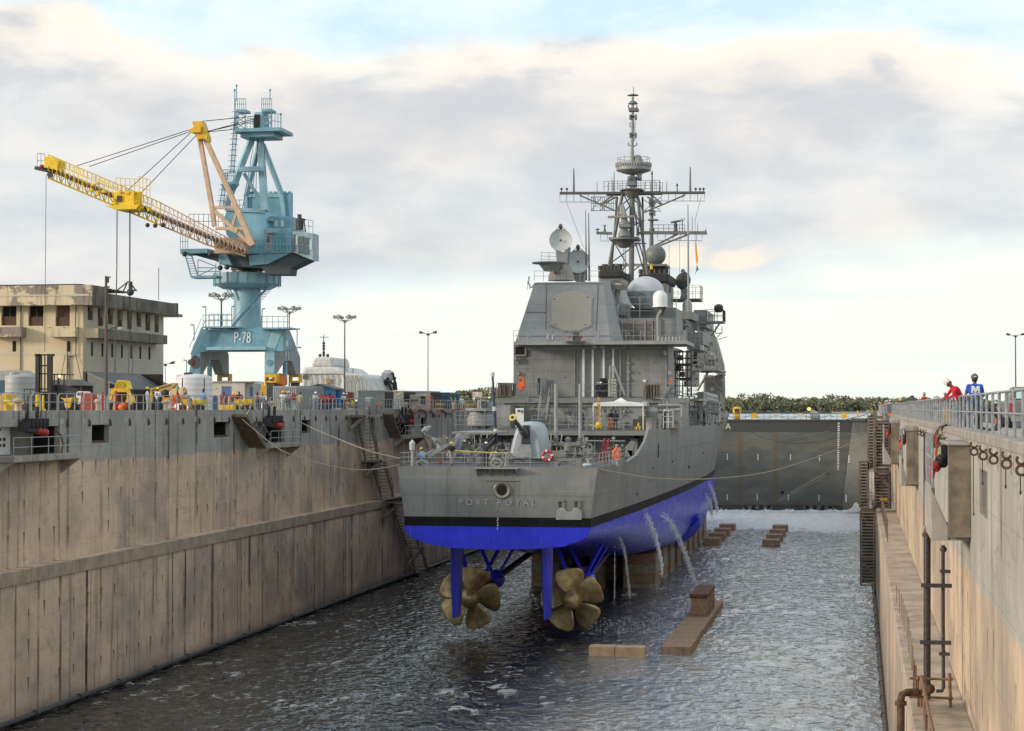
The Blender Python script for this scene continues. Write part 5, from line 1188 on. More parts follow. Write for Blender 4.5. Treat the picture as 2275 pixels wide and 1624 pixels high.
mb=MB();mb.prism(Q('b7',[(840,700),(862,640),(882,660),(875,730),(850,760),(830,735)],144),(0,.5,0));tag(mb.build('camouflage_bundle',M('camo_pale',(.42,.38,.30),.9,var=.4,sc=9),None,bevel=.1),'pale camouflage bundle on the stern deck beside the man in dark overalls','bundle')
mb=MB();mb.qbox('b7',375,725,405,762,142,142.6);tag(mb.build('red_tool_box',red,None,bevel=.04),'small dark red box on the stern deck behind the seated worker','box')
mb=MB();mb.lathe([(.01,-.15),(.3,-.12),(.36,0),(.24,.1),(.01,.13)],q('b7',1660,768,141),n=14);tag(mb.build('blue_white_bag',M('pale_bag',(.45,.52,.6),.8),None,smooth=True),'pale blue bag lying on the stern deck beside the chock housing','bag')
random.seed(31)
def fittings(t,X0,X1,Y0,Y1,D,n,smin,smax,m,name='wall_fitting'):
    mb=MB();used=[]
    for _ in range(n*3):
        if len(used) >= n:break
        X=random.uniform(X0,X1);Y=random.uniform(Y0,Y1);w_=random.uniform(smin,smax);h=random.uniform(smin,smax*1.3)
        if any(abs(X-u)<16 and abs(Y-v)<16 for u,v in used):continue
        used.append((X,Y));mb.qbox(t,X,Y,X+w_,Y+h,D-random.uniform(.08,.35),D+.02)
    mb.build(name,m,ship,bevel=.02)
fittings('z6',200,1300,1090,1240,184,34,5,20,navy_lite);fittings('z6',560,1450,1100,1260,184,16,6,24,navy_dark,'vent_box')
fittings('z6',200,640,720,1000,190,10,4,12,navy_lite);fittings('z6',1090,1370,700,1000,189.86,7,4,10,navy_lite)
fittings('z6',960,1440,430,590,193.5,10,6,18,navy_lite);fittings('e1',345,770,830,1360,262,26,10,34,navy_grey,'side_fitting');fittings('e1',300,700,250,720,224,34,10,40,navy_lite,'side_fitting')
fittings('e1',290,760,1150,1380,214,40,8,30,navy_dark,'deck_gear');fittings('e1',400,720,520,1000,232,26,8,36,navy_dark,'side_gear')
mb=MB()
for i in range(16):X=random.uniform(210,1440);mb.path(Q('z6',[(X,1082),(X+random.uniform(-6,6),random.uniform(1150,1250))],183.85),.035,5)
for Y in (1092,1100,1245):mb.path(Q('z6',[(200,Y),(700,Y+2),(1440,Y+3)],183.8),.03,5)
for X in (300,520,700,1030):mb.path(Q('z6',[(X,1040),(X,1075),(X+60,1076)],183.5),.04,5)
for (a,b) in (((205,640),(1380,634)),((200,632),(1100,628)),((1100,628),(1130,645)),((1130,645),(1380,648))):mb.tube(q('z6',*a,189.6),q('z6',*b,189.6),.05,n=5)
mb.build('cable_run',navy_lite,ship)
mb=MB()
for (a,b,D) in (((485,240),(485,720),240),((520,500),(720,560),243),((410,620),(470,620),231),((410,680),(560,660),232),((330,560),(330,930),222),((350,600),(420,740),222),((560,840),(560,1000),236),((620,180),(690,370),236),((545,980),(740,1010),240),((300,1180),(740,1180),206),((300,1240),(740,1250),206)):mb.tube(q('e1',*a,D),q('e1',*b,D),.07,n=5)
for i in range(22):X=296+i*20;mb.tube(q('e1',X,1170,205+i),q('e1',X+random.uniform(-4,4),1390,205+i),random.uniform(.04,.09),n=5)
mb.build('side_pipe',navy_lite,ship)
fittings('b7',530,1100,520,700,160,30,10,34,navy_lite,'deck_gear');fittings('b7',1120,2030,520,700,164,30,10,30,navy_lite,'deck_gear')
fittings('b7',560,1000,610,740,148,16,10,30,navy_grey,'deck_gear');fittings('b7',1360,1980,650,760,150,16,8,28,navy_grey,'deck_gear')
mb=MB()
for i in range(14):X=random.uniform(560,2000);mb.path(Q('b7',[(X,500),(X+random.uniform(-20,20),600),(X+random.uniform(-30,30),690)],158+random.uniform(0,8)),random.uniform(.03,.07),5)
for (X0,Y0,X1,Y1) in ((700,560,760,690),(740,540,820,560),(650,520,700,640),(1130,560,1380,565),(1620,560,1990,562),(1700,600,1760,700),(560,600,640,560)):mb.tube(q('b7',X0,Y0,156),q('b7',X1,Y1,157),.07,n=6)
mb.build('deck_pipe',navy_lite,ship)
mb=MB();c=q('b7',625,640,147.5);mb.lathe([(.5,-.08),(.5,.08)],c,ax='y',n=18);mb.lathe([(.2,-.3),(.2,.3)],c,ax='y',n=12);mb.build('hose_reel',navy_dark,ship)
mb=MB()
for X,Y,D in ((1672,670,152),(950,560,156),(560,610,160)):mb.qbox('b7',X,Y,X+10,Y+16,D,D+.2)
mb.build('red_marker',red,ship)
# ================================================================ portal crane
KD=178.
cr=thing('portal_crane','tall light blue portal crane with a yellow and salmon boom, number P-78 on its gantry','crane',q('b4',650,1450,KD+5))
cr.location.z=17.65
def cp(name,m,**k):return m
z=lambda X,Y,D=KD:q('z1',X,Y,D)
b4=lambda X,Y,D=KD:q('b4',X,Y,D)
mb=MB();mb.qbox('b4',275,962,985,1152,KD,KD+1);mb.qbox('b4',290,975,985,1152,KD+8.4,KD+9.4);mb.build('gantry_beam',crane_blue,cr,bevel=.04)
mb=MB();mb.qbox('b4',320,1112,835,1138,KD-.5,KD);mb.build('beam_flange',crane_lite,cr,bevel=.02)
def Pk(pts,D):return [q('b4',X,Y,D) for X,Y in pts]
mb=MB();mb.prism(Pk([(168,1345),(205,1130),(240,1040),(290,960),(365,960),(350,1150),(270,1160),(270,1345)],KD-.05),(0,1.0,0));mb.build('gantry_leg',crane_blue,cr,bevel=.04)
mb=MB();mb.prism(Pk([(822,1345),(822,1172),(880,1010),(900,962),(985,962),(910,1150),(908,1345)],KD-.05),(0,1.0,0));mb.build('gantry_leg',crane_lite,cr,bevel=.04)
def sideframe(pts,m,ext):
    X=q('b4',pts[0][0],1200,KD).x;P=[qx('b4',a,b,X) for a,b in pts];mb=MB();mb.prism(P,(ext,0,0));mb.build('end_frame',m,cr,bevel=.03)
sideframe([(272,1155),(272,1345),(293,1345),(355,1228),(430,1228),(476,1352),(518,1354),(516,1180),(505,1155)],crane_grey,-1.0)
sideframe([(911,1150),(911,1345),(930,1345),(1000,1236),(1058,1236),(1096,1352),(1134,1356),(1132,1200),(1050,985),(1035,968),(985,965)],crane_grey,-1.0)
mb=MB();mb.qbox('b4',328,1240,352,1420,KD+4,KD+4.6);mb.qbox('b4',980,1240,1006,1440,KD+4,KD+4.6);mb.build('cable_column',crane_blue,cr)
for X0,X1,D in ((822,925,KD),(1030,1126,KD+8),(412,517,KD+8),(172,272,KD)):
    mb=MB();a=q('b4',X0,1345,D);b=q('b4',X1,1422,D);w_=b.x-a.x;z0=b.z
    mb.box((a.x,D,a.z-.35),(b.x,D+1,a.z));mb.box((a.x,D,b.z),(a.x+w_*.12,D+1,a.z-.3));mb.box((b.x-w_*.12,D,b.z),(b.x,D+1,a.z-.3));mb.box((a.x+w_*.05,D+.05,b.z),(b.x-w_*.05,D+.95,a.z-.7))
    mb.build('bogie',yellow,cr,bevel=.04)
    mb=MB()
    for k in (.25,.75):mb.tube((a.x+w_*k,D,18.1),(a.x+w_*k,D+.6,18.1),.42,n=14)
    mb.box((a.x+.2,D+.1,18.0),(b.x-.2,D+.8,z0));mb.build('wheel',steel_dark,cr,split=False)
t_=text_part('number_sign','P-78',1.55,white,cr,b4(632,1036,KD-.05)+Vector((0,-.02,0)),(math.pi/2,0,0));t_.scale.x=.62
mb=MB();X=q('b4',911,1200,KD).x+.05;P=[qx('b4',a,b,X) for a,b in ((980,1005),(1045,1015),(1052,1140),(978,1132))];mb.prism(P,(.1,0,0));mb.build('frame_panel',crane_blue,cr)
mb=MB();P=[qx('b4',a,b,X+.12) for a,b in ((988,1055),(1026,1060),(1026,1110),(988,1106))];mb.prism(P,(.03,0,0));mb.build('logo_plate',white,cr)
text_part('frame_number','1',1.6,white,cr,qx('b4',1020,1180,X+.03),(math.pi/2,0,math.pi/2)) if 0 else None
text_part('frame_number','P1',1.5,white,cr,qx('b4',1020,1182,X+.03),(math.pi/2,0,math.pi/2))
mb=MB();mb.lathe([(.42,-.08),(.42,.02)],q('b4',225,1225,KD-.05),ax='y',n=20);mb.lathe([(.42,-.08),(.42,.02)],q('b4',225,1262,KD-.05),ax='y',n=20);mb.lathe([(.3,-.08),(.3,.02)],q('b4',186,1245,KD-.12),ax='y',n=16);mb.build('round_hatch',M('hatch_brown',(.10,.075,.06),.7),cr)
mb=MB();mb.disc(q('b4',864,1247,KD-.1),.28,(0,1,0),.1,16);mb.build('manhole',crane_blue,cr)
mb=MB();mb.qbox('b4',290,935,560,948,KD-1,KD+2);mb.qbox('b4',785,945,1040,958,KD-1,KD+1.5);mb.qbox('b4',500,948,850,962,KD+1,KD+8.4);mb.build('walkway',crane_blue,cr)
mb=MB()
def crail(pts,h=1.1,n=5,r=.03):
    pts=[Vector(p) for p in pts]
    for k in (.5,1):
        for a,b in zip(pts,pts[1:]):mb.tube(a+Vector((0,0,h*k)),b+Vector((0,0,h*k)),r,n=4)
    for a,b in zip(pts,pts[1:]):
        for i in range(n+1):c=a.lerp(b,i/n);mb.tube(c,c+Vector((0,0,h)),r,n=4)
crail([b4(292,936,KD-.9),b4(540,936,KD-.9)]);crail([b4(795,946,KD-.9),b4(1040,946,KD-.9)]);crail([b4(345,930,KD+9),b4(540,930,KD+9)],1.2)
for X,Y0,Y1 in ((215,1060,925),(150,1345,1230),(316,940,768),(540,940,765),(802,945,785),(1022,950,790),(1105,1105,960)):p=b4(X,Y0);t=b4(X,Y1);mb.tube(p,t,.05,n=5);mb.tube(t,t+Vector((-.35 if X<400 else .3,0,.05)),.07,n=5)
mb.tube(b4(1100,1118),b4(1140,1118),.08);mb.build('gantry_rail',crane_blue,cr)
mb=MB()
for s in (0,45):mb.bar(b4(190+s*.6,1180,KD-.6),b4(285+s,945,KD-.6),.08,.2);mb.tube(b4(175+s*.6,1120,KD-.6),b4(275+s,870,KD-.6),.035)
for i in range(16):k=i/15;mb.bar(b4(190+95*k,1180-235*k,KD-.6),b4(217+113*k,1180-235*k,KD-.6),.2,.04)
mb.build('gantry_stair',crane_blue,cr,split=False)
mb=MB();c=b4(673,960,KD+4.5);r=abs(b4(785,700,KD+4.5).x-b4(560,700,KD+4.5).x)/2;top=b4(673,580,KD+4.5).z
mb.lathe([(r*1.12,c.z-.1),(r*1.04,c.z+1.0),(r,c.z+2.0),(r,top)],(c.x,c.y,0),n=32);mb.build('tower_column',crane_lite,cr,smooth=True)
mb=MB();z0=b4(673,590,KD+4.5).z;z1=b4(673,484,KD+4.5).z;R2=abs(b4(947,500,KD+4.5).x-b4(403,500,KD+4.5).x)/2;mb.lathe([(r,z0-.2),(R2*.75,z0-.25),(R2*.97,z0+.1),(R2,z0+.2),(R2,z1),(R2-.08,z1),(R2-.08,z0+.3),(r,z0+.3)],(c.x,c.y,0),n=40);mb.build('ring_platform',crane_lite,cr,smooth=True)
mb=MB()
for k in range(20):a=2*math.pi*k/20;p=Vector((c.x+(R2+.03)*math.cos(a),c.y+(R2+.03)*math.sin(a),z0));mb.box(p+Vector((-.05,-.05,0)),p+Vector((.05,.05,z1-z0+.05)))
mb.build('ring_rib',crane_blue,cr,split=False)
mb=MB();zb=b4(673,400,KD+4.5).z;mb.lathe([(r*1.12,z0+.3),(r*1.12,z1+.35),(r*1.2,z1+.4),(r*1.2,zb)],(c.x,c.y,0),n=32);mb.build('slewing_ring',M('greased_steel',(.10,.09,.075),.4,.4,var=.3),cr,smooth=True)
mb=MB()
for s in (0,.35):mb.path([b4(545,945,KD+2.5)+Vector((0,-s,0)),b4(690,770,KD+2.2)+Vector((0,-s,0)),b4(800,660,KD+3)+Vector((0,-s,0)),b4(860,595,KD+4)+Vector((0,-s,0))],.07,5)
for Y in (-60,-30):mb.path([b4(545,945+Y,KD+2.1),b4(690,770+Y,KD+1.8),b4(800,665+Y,KD+2.6)],.03,4)
for i in range(26):k=i/25;X=550+305*k;Y=940-345*k;mb.bar(b4(X,Y,KD+2.4),b4(X+6,Y-1,KD+2.2)+Vector((.5,0,0)),.2,.05)
for i in range(8):k=i/7;mb.bar(b4(485+65*k,600+95*k,KD+3),b4(510+50*k,600+90*k,KD+3),.2,.04)
mb.tube(b4(485,595,KD+3),b4(548,700,KD+3),.05);mb.tube(b4(515,595,KD+3),b4(560,680,KD+3),.05);mb.build('tower_stair',crane_blue,cr,split=False)
mb=MB();mb.prism(Q('z1',[(1265,1248),(1450,1300),(1520,1335),(1760,1345),(1790,1390),(1950,1392),(1955,1350),(2080,1290),(1960,1245)],KD),(0,2.2,0));mb.prism(Q('z1',[(1300,1248),(1450,1300),(1520,1335),(1760,1345),(1800,1300),(1800,1248)],KD+2),(0,6,0));mb.build('turntable',M('crane_under',(.045,.065,.07),.6),cr,bevel=.05)
mb=MB();mb.qbox('z1',1210,1218,1395,1246,KD-1,KD+2);mb.prism(Q('z1',[(1670,1265),(1770,1250),(1955,1245),(1800,1320),(1680,1330)],KD-.3),(0,4,0));mb.prism(Q('z1',[(1470,1260),(1520,1250),(1560,1330),(1470,1320)],KD-.5),(0,3,0));mb.build('turntable_wing',crane_blue,cr,bevel=.04)
mb=MB();mb.prism(Q('z1',[(1500,1020),(1520,965),(1775,965),(1790,1060),(1785,1250),(1630,1250),(1520,1120)],KD),(0,6,0));mb.build('machine_house',M('crane_house_blue',(.24,.50,.62),.45,var=.08,streak=.3,scol=(.11,.26,.32)),cr,bevel=.05)
mb=MB();mb.qbox('z1',1775,1080,1962,1246,KD-.4,KD+6);mb.qbox('z1',1785,1000,1955,1085,KD+1.5,KD+6);mb.build('control_house',crane_blue,cr,bevel=.05)
mb=MB();P=Q('z1',[(1965,1098),(2105,1112),(2105,1295),(1965,1240)],KD-.6);mb.prism(P,(0,2.0,0));mb.build('operator_cab',M('cab_grey',(.30,.40,.44),.5),cr,bevel=.04)
mb=MB()
for X0,X1,Y0,Y1 in ((1970,1985,1120,1178),(2005,2040,1133,1182),(2042,2075,1142,1190),(1970,1985,1185,1232),(2005,2040,1190,1245),(2042,2075,1197,1255)):mb.qbox('z1',X0,Y0,X1,Y1,KD-.68,KD-.55)
mb.build('cab_window',M('cab_glass',(.10,.14,.16),.15),cr)
mb=MB()
for X0,X1,Y0,Y1 in ((1988,2002,1130,1192),(2080,2098,1155,1222)):mb.qbox('z1',X0,Y0,X1,Y1,KD-.68,KD-.55)
for X0,X1 in ((1790,1815),(1845,1866),(1888,1908)):mb.qbox('z1',X0,1025,X1,1068,KD+1.4,KD+1.52)
mb.build('bright_window',glass_lit,cr)
mb=MB();mb.qbox('z1',1840,1110,1915,1170,KD-.46,KD-.38);mb.qbox('z1',1840,1176,1915,1228,KD-.46,KD-.38);mb.build('louvre_door',M('teal_louvre',(.10,.27,.33),.5),cr)
mb=MB();mb.qbox('z1',1780,1120,1828,1228,KD-.48,KD-.38);mb.build('cab_door',contgrey,cr);mb=MB();mb.qbox('z1',1788,1130,1812,1172,KD-.54,KD-.46);mb.build('door_window',glass,cr)
mb=MB();mb.qbox('z1',1786,1100,1830,1112,KD-1,KD-.4);mb.qbox('z1',1785,1010,1825,1030,KD+.6,KD+1.5);mb.build('lamp_box',contgrey,cr,bevel=.05)
mb=MB();mb.qbox('z1',1650,845,1960,1022,KD+5,KD+5.5);
for X in range(1660,1960,32):mb.disc(q('z1',X,845,KD+5.2),.22,(0,1,0),.2,8)
mb.build('counterweight_panel',crane_blue,cr,bevel=.03,split=False)
mb=MB()
for (a,b,w_,D0,D1) in (((1518,935),(1712,425),.55,KD,KD+2),((1780,965),(1745,425),.62,KD,KD+2),((1655,860),(1745,500),.42,KD+5,KD+3),((1893,850),(1765,515),.42,KD+5,KD+3),((1893,850),(1912,1000),.42,KD+5,KD+5),((1655,850),(1655,960),.42,KD+5,KD+5),((1640,710),(1768,925),.36,KD+.5,KD+1),((1515,950),(1785,965),.4,KD,KD)):
    mb.bar(q('z1',*a,D0),q('z1',*b,D1),w_,w_)
mb.bar(z(1612,685),z(1765,680),.5,.5);mb.bar(z(1655,860,KD+5),z(1900,862,KD+5),.35,.35)
mb.build('a_frame',crane_lite,cr,bevel=.04)
mb=MB();mb.qbox('z1',1575,408,1890,424,KD-.5,KD+3.5);mb.qbox('z1',1615,424,1840,462,KD,KD+3);mb.qbox('z1',1582,280,1652,296,KD,KD+1.6);mb.qbox('z1',1758,278,1826,294,KD,KD+1.6);mb.build('head_platform',crane_blue,cr,bevel=.03,split=False)
mb=MB()
for X0,X1 in ((1582,1652),(1758,1826)):
    for X in (X0+4,X1-4):
        mb.tube(z(X,410),z(X,290),.06,n=5);mb.tube(z(X,410,KD+1.6),z(X,290,KD+1.6),.05,n=5)
    for Y in (290,330,370):mb.tube(z(X0+4,Y),z(X1-4,Y+40),.04,n=4);mb.tube(z(X1-4,Y),z(X0+4,Y+40),.04,n=4)
    crail([z(X0,280),z(X1,280)],1.05,5);crail([z(X0,280,KD+1.6),z(X1,280,KD+1.6)],1.05,5)
crail([z(1660,410,KD-.4),z(1705,410,KD-.4)],1.0,2);crail([z(1828,408,KD-.4),z(1888,418,KD-.4)],1.5,3)
for X,Y0,Y1 in ((1577,410,150),(1590,225,120),(1815,225,150),(1888,420,312)):mb.tube(z(X,Y0),z(X,Y1),.05,n=5);mb.sphere(z(X,Y1),.12,6)
crail([z(1520,958),z(1640,958)],1.0,4);crail([z(1965,1095),z(2103,1110)],1.2,5);crail([z(1790,1240,KD-1),z(1955,1240,KD-1)],1.5,7);crail([z(1212,1220,KD-1),z(1262,1220,KD-1)],1.5,3);crail([z(1270,1080,KD+1),z(1500,1080,KD+1)],1.4,7);crail([z(1675,1250,KD-1.2),z(1780,1250,KD-1.2)],1.3,5)
mb.build('crane_rail',crane_blue,cr)
mb=MB();mb.prism(Q('z1',[(1700,405),(1695,350),(1710,298),(1765,295),(1772,405)],KD-.3),(0,2,0));mb.build('sheave_housing',crane_lite,cr,bevel=.05)
mb=MB();mb.qbox('z1',1708,315,1742,400,KD-.5,KD-.28);mb.build('sheave_opening',voidm,cr)
mb=MB()
for (a,b) in (((1590,300),(1560,712)),((1520,712),(1486,935))):
    for o in (-12,12):mb.tube(z(a[0]+o,a[1]),z(b[0]+o,b[1]),.045,n=4)
    n=int((b[1]-a[1])/9)
    for i in range(n):k=i/n;X=a[0]+(b[0]-a[0])*k;Y=a[1]+(b[1]-a[1])*k;mb.tube(z(X-12,Y),z(X+12,Y),.025,n=4)
    for i in range(0,n,4):k=i/n;X=a[0]+(b[0]-a[0])*k;Y=a[1]+(b[1]-a[1])*k;c_=z(X,Y);mb.path([c_+Vector((.42*math.cos(t),-.5*abs(math.sin(t))-.05,0)) for t in [j*math.pi/6 for j in range(7)]],.03,4)
mb.qbox('z1',1500,768,1580,782,KD-.5,KD+.8);crail([z(1500,768,KD-.5),z(1580,768,KD-.5)],1.2,6);mb.lathe([(.6,-.4),(.9,0)],z(1545,790),n=10);mb.build('caged_ladder',crane_blue,cr,split=False)
mb=MB()
for o in (0,42):mb.bar(z(1245+o,1258,KD-.5),z(1285+o*1.1,1405,KD-.5),.1,.12)
for i in range(9):k=i/8;mb.bar(z(1247+38*k,1265+135*k,KD-.5),z(1290+38*k,1265+135*k,KD-.5),.18,.05)
mb.qbox('z1',1285,1398,1455,1412,KD-1,KD+.6)
for (a,b) in (((1330,1290),(1330,1400)),((1335,1290),(1450,1335)),((1450,1315),(1450,1400)),((1330,1345),(1480,1345)),((1330,1370),(1480,1370)),((1330,1400),(1450,1340)),((1480,1300),(1480,1400))):mb.tube(z(*a,KD-.5),z(*b,KD-.5),.05,n=5)
mb.build('boarding_stair',crane_blue,cr,split=False)
mb=MB();mb.lathe([(.35,0),(.38,.9),(.2,1.2),(.22,1.5)],z(2013,1090),n=12);mb.tube(z(2055,1105),z(2042,1020),.06);mb.tube(z(2015,1012),z(2055,1022),.07)
for X,Y in ((1415,1255),(1480,1345),(1525,1340),(1240,1252)):mb.sphere(z(X,Y,KD-1),.26,8)
mb.build('crane_lamp',steel_dark,cr)
mb=MB();JD=KD-2.5
j=lambda X,Y,D=JD:q('z1',X,Y,D)
for (a,b,w_) in (((1345,485),(1425,940),.42),((1425,940),(1440,1065),.42),((1385,490),(1590,940),.45),((1590,940),(1700,1195),.5),((1420,940),(1592,940),.3),((1450,1080),(1658,1082),.3),((1432,955),(1690,1190),.36),((1590,975),(1555,1090),.24),((1555,1080),(1600,1100),.5)):mb.bar(j(*a),j(*b),w_,w_)
mb.build('luffing_strut',crane_pink,cr,bevel=.03)
mb=MB();mb.prism(Q('z1',[(1288,360),(1358,358),(1392,460),(1394,495),(1375,480),(1340,480),(1328,495),(1312,450)],JD-.6),(0,1.2,0));mb.prism(Q('z1',[(1262,420),(1320,385),(1352,395),(1350,435),(1285,438)],JD-.9),(0,1.8,0));mb.build('strut_head',yellow,cr,bevel=.05)
mb=MB();my=MB()
BD=KD-3
def bp(k,off=0,D=BD):
    X=350+(1650-350)*k;Y=690+(1245-690)*k+off;return q('z1',X,Y,D)
mb.bar(bp(-.05),bp(1),.34,.34);
for s in range(41):k=s/40;mb.disc(bp(k),.24,(bp(1)-bp(0)),.10,8)
mb.build('boom_chord',M('boom_chord_grey',(.13,.12,.11),.6),cr,split=False)
upo=lambda k:-95+(0 if k<.4 else 0)+55*max(0,k-.55)/.45
loo=lambda k:62-8*k if k<.8 else 55.6-35*(k-.8)/.2
for seg,col in (((-.02,.56),yel_br),((.56,1.0),crane_pink)):
    mb=MB();n=26 if seg[0]<.1 else 20;prev=None
    for i in range(n+1):
        k=seg[0]+(seg[1]-seg[0])*i/n;a=bp(k,upo(k),BD);b=bp(k,-10,BD-.9);c_=bp(k,loo(k),BD+.6);d_=bp(k,-20,BD+1.6)
        cur=(a,b,c_,d_)
        mb.tube(b,a,.035,n=4);mb.tube(b,c_,.045,n=4);mb.tube(c_,d_,.045,n=4);mb.tube(a,d_,.035,n=4)
        if prev:
            for u,v,r_ in ((0,0,.05),(2,2,.08),(3,3,.07),(1,2,.05) if i % 2 else (2,1,.05),(3,2,.05) if i % 2 else (2,3,.05),(0,1,.03)):mb.tube(prev[u],cur[v],r_,n=4)
            mb.tube(prev[0].lerp(prev[1],.5),cur[0].lerp(cur[1],.5),.035,n=4)
        prev=cur
    mb.build('boom_lattice',col,cr,split=False)
mb=MB();mb.prism(Q('z1',[(295,598),(350,598),(390,622),(385,690),(295,670)],BD-.8),(0,1.8,0));mb.build('boom_tip_box',yel_br,cr,bevel=.04)
mb=MB();crail([q('z1',250,672,BD-.5),q('z1',300,675,BD-.5)],1.4,2);mb.build('tip_rail',steel,cr,split=False)
mb=MB();mb.bar(q('z1',245,675,BD),q('z1',360,700,BD),.9,.35);mb.disc(q('z1',337,718,BD-.3),.3,(0,1,0),.15,16);mb.build('tip_sheave',steel_dark,cr)
mb=MB();mb.sphere(q('z1',278,665,BD-.7),.2,8);mb.build('tip_lamp',red,cr)
random.seed(6)
mb=MB()
mb.qbox('z1',765,835,940,925,BD-1.0,BD-.4);mb.prism(Q('z1',[(702,928),(940,918),(915,950),(775,955)],BD-1.6),(0,3,0));mb.qbox('z1',880,830,900,930,BD-1.3,BD-1)
for i in range(16):X=random.uniform(600,1010);Y=790+(X-600)*.36+random.uniform(-60,60);mb.qbox('z1',X,Y,X+random.uniform(8,28),Y+random.uniform(8,30),BD-1.2,BD-.7)
mb.build('winch_frame',yel_br,cr,bevel=.02)
mb=MB();crail([q('z1',778,830,BD-1.2),q('z1',935,840,BD-1.2)],1.3,5,.035);crail([q('z1',935,870,BD-1.2),q('z1',1008,895,BD-1.2)],2.0,3,.035)
for i in range(26):X=390+i*25;Y=640+i*11.2;mb.tube(q('z1',X,Y+10,BD-.9),q('z1',X,Y-26,BD-.9),.03,n=4)
mb.tube(q('z1',380,608,BD-.9),q('z1',620,712,BD-.9),.035,n=4);mb.tube(q('z1',620,735,BD-.9),q('z1',800,815,BD-.9),.035,n=4);mb.build('boom_walk_rail',yel_br,cr,split=False)
mb=MB()
for X,Y in ((992,1058),(1043,1062),(1093,1058)):mb.sphere(q('z1',X,Y,BD),.22,8)
mb.qbox('z1',785,860,815,900,BD-1.15,BD-.95);mb.build('boom_lamp',steel_dark,cr)
mb=MB();mb.qbox('z1',1440,1145,1650,1245,BD+.8,BD+2.2);mb.build('boom_heel',crane_pink,cr,bevel=.05)
mb=MB()
for (a,b) in (((1270,418),(515,660)),((1275,430),(600,664)),((1282,436),(850,832)),((1318,455),(952,838))):mb.tube(q('z1',*a,JD-.6),q('z1',*b,BD-.6),.04,n=5)
for (a,b) in (((1360,360),(1720,325)),((1388,430),(1705,345)),((1388,430),(1700,360)),((1388,433),(1580,413))):mb.tube(q('z1',*a,JD),q('z1',*b,KD),.04,n=5)
for (a,b) in (((1725,400),(1610,1060)),((1745,400),(1680,1000)),((1765,400),(1800,870)),((1730,400),(1720,860))):mb.tube(q('z1',*a,KD+1),q('z1',*b,KD+1),.03,n=4)
mb.build('luffing_rope',steel_dark,cr,split=False)
mb=MB();mb.tube(q('z1',310,715,BD),q('z2',322,640,BD),.03,n=5);mb.build('tip_rope',steel_dark,cr)
for (a,b) in (((785,955),(785,1330)),((790,955),(788,1330)),((872,945),(872,1440)),((876,945),(874,1440))):
    pass
mb=MB();mb.tube(q('z1',785,955,BD),q('z2',838,0,BD),.03,n=5);mb.tube(q('z1',791,955,BD),q('z2',843,0,BD),.025,n=5);mb.tube(q('z2',840,0,BD),q('z2',822,840,BD),.03,n=5);mb.tube(q('z2',843,0,BD),q('z2',830,840,BD),.03,n=5)
mb.tube(q('z1',870,945,BD),q('z2',931,130,BD),.035,n=5);mb.tube(q('z1',876,945,BD),q('z2',936,130,BD),.035,n=5)
mb.path(Q('z2',[(935,225),(938,560),(958,730),(935,850)],BD),.03,4);mb.path(Q('z2',[(931,225),(930,600),(922,880)],BD),.03,4);mb.build('hoist_rope',steel_dark,cr,split=False)
mb=MB();mb.qbox('z2',925,130,937,200,BD-.3,BD+.3);mb.sphere(q('z2',938,208,BD),.36,8);mb.qbox('z2',925,190,980,200,BD-.1,BD+.1)
for (a,b) in (((925,130),(822,210)),((918,132),(880,218)),((937,140),(978,195)),((978,195),(940,198))):mb.tube(q('z2',*a,BD),q('z2',*b,BD),.07,n=5)
mb.build('hook_block',steel_dark,cr,split=False)
# ================================================================ left quay: building, yard things
GZ=17.65
def Dp(px,X):return qx('d',px,905,X).y
def V2d(t,X):a,b,s=VIEWS[t];return (a+X/s)/1.19692
def Dv(t,X,Xw):return Dp(V2d(t,X),Xw)
wallcream=M('cream_wall',(.66,.54,.36),.85,var=.1,sc=.3,streak=.25,scol=(.30,.25,.18));wallcream_s=M('pale_render',(.58,.53,.44),.85,var=.1,sc=.3,streak=.2,scol=(.30,.26,.2))
peel=bpy.data.materials.new('peeling_parapet');peel.use_nodes=True;t=NT(peel.node_tree);b=t.n['Principled BSDF'];pos=t.n.new('ShaderNodeNewGeometry').outputs['Position'];x,y,z_=t.sep(pos)
n1=t.noise(t.scl(pos,.35,.2,.5),1,7,.65);n2=t.noise(t.scl(pos,2,2,.25),1,5,.6)
c=t.mix(t.ramp(n1,.50,.53),(.66,.54,.36),(.28,.235,.19));c=t.mix(t.m('MULTIPLY',t.ramp(n2,.5,.7),.6),c,(.10,.085,.07));t.l.new(c,b.inputs['Base Color']);b.inputs['Roughness'].default_value=.9
parp=M('stained_parapet',(.19,.17,.14),.9,var=.4,sc=.5,streak=.8,scol=(.045,.04,.035))
BX=-75.;BDn=Dv('z2',595,BX);D_far=Dv('z2',1163,BX)
bl=thing('quay_building','old two-storey cream building with peeling parapet and boarded windows on the left','building',(BX,BDn,GZ))
def zb(Y,D=BDn):return q('z2',595,Y,D).z
mb=MB()
win_f=[(10,118,305,447),(205,312,305,450),(400,502,310,452)];zt=zb(300)
xs0=q('z2',-120,300,BDn).x;cuts=xs0
for X0,X1,Y0,Y1 in win_f:
    a=q('z2',X0,Y0,BDn);b=q('z2',X1,Y1,BDn);mb.box((cuts,BDn,GZ),(a.x,BDn+.5,zt));mb.box((a.x,BDn,GZ),(b.x,BDn+.5,b.z));cuts=b.x
mb.box((cuts,BDn,GZ),(BX,BDn+.5,zt));mb.box((xs0,BDn+8,GZ),(BX-.5,BDn+8.3,zt));mb.build('front_wall',wallcream,bl)
mb=MB()
win_s=[(632,672,315,412),(705,745,322,455),(777,815,335,440),(845,882,345,470),(916,950,352,475),(983,1017,360,460),(1047,1082,372,487),(1112,1143,380,500)]
cuts=BDn+.5
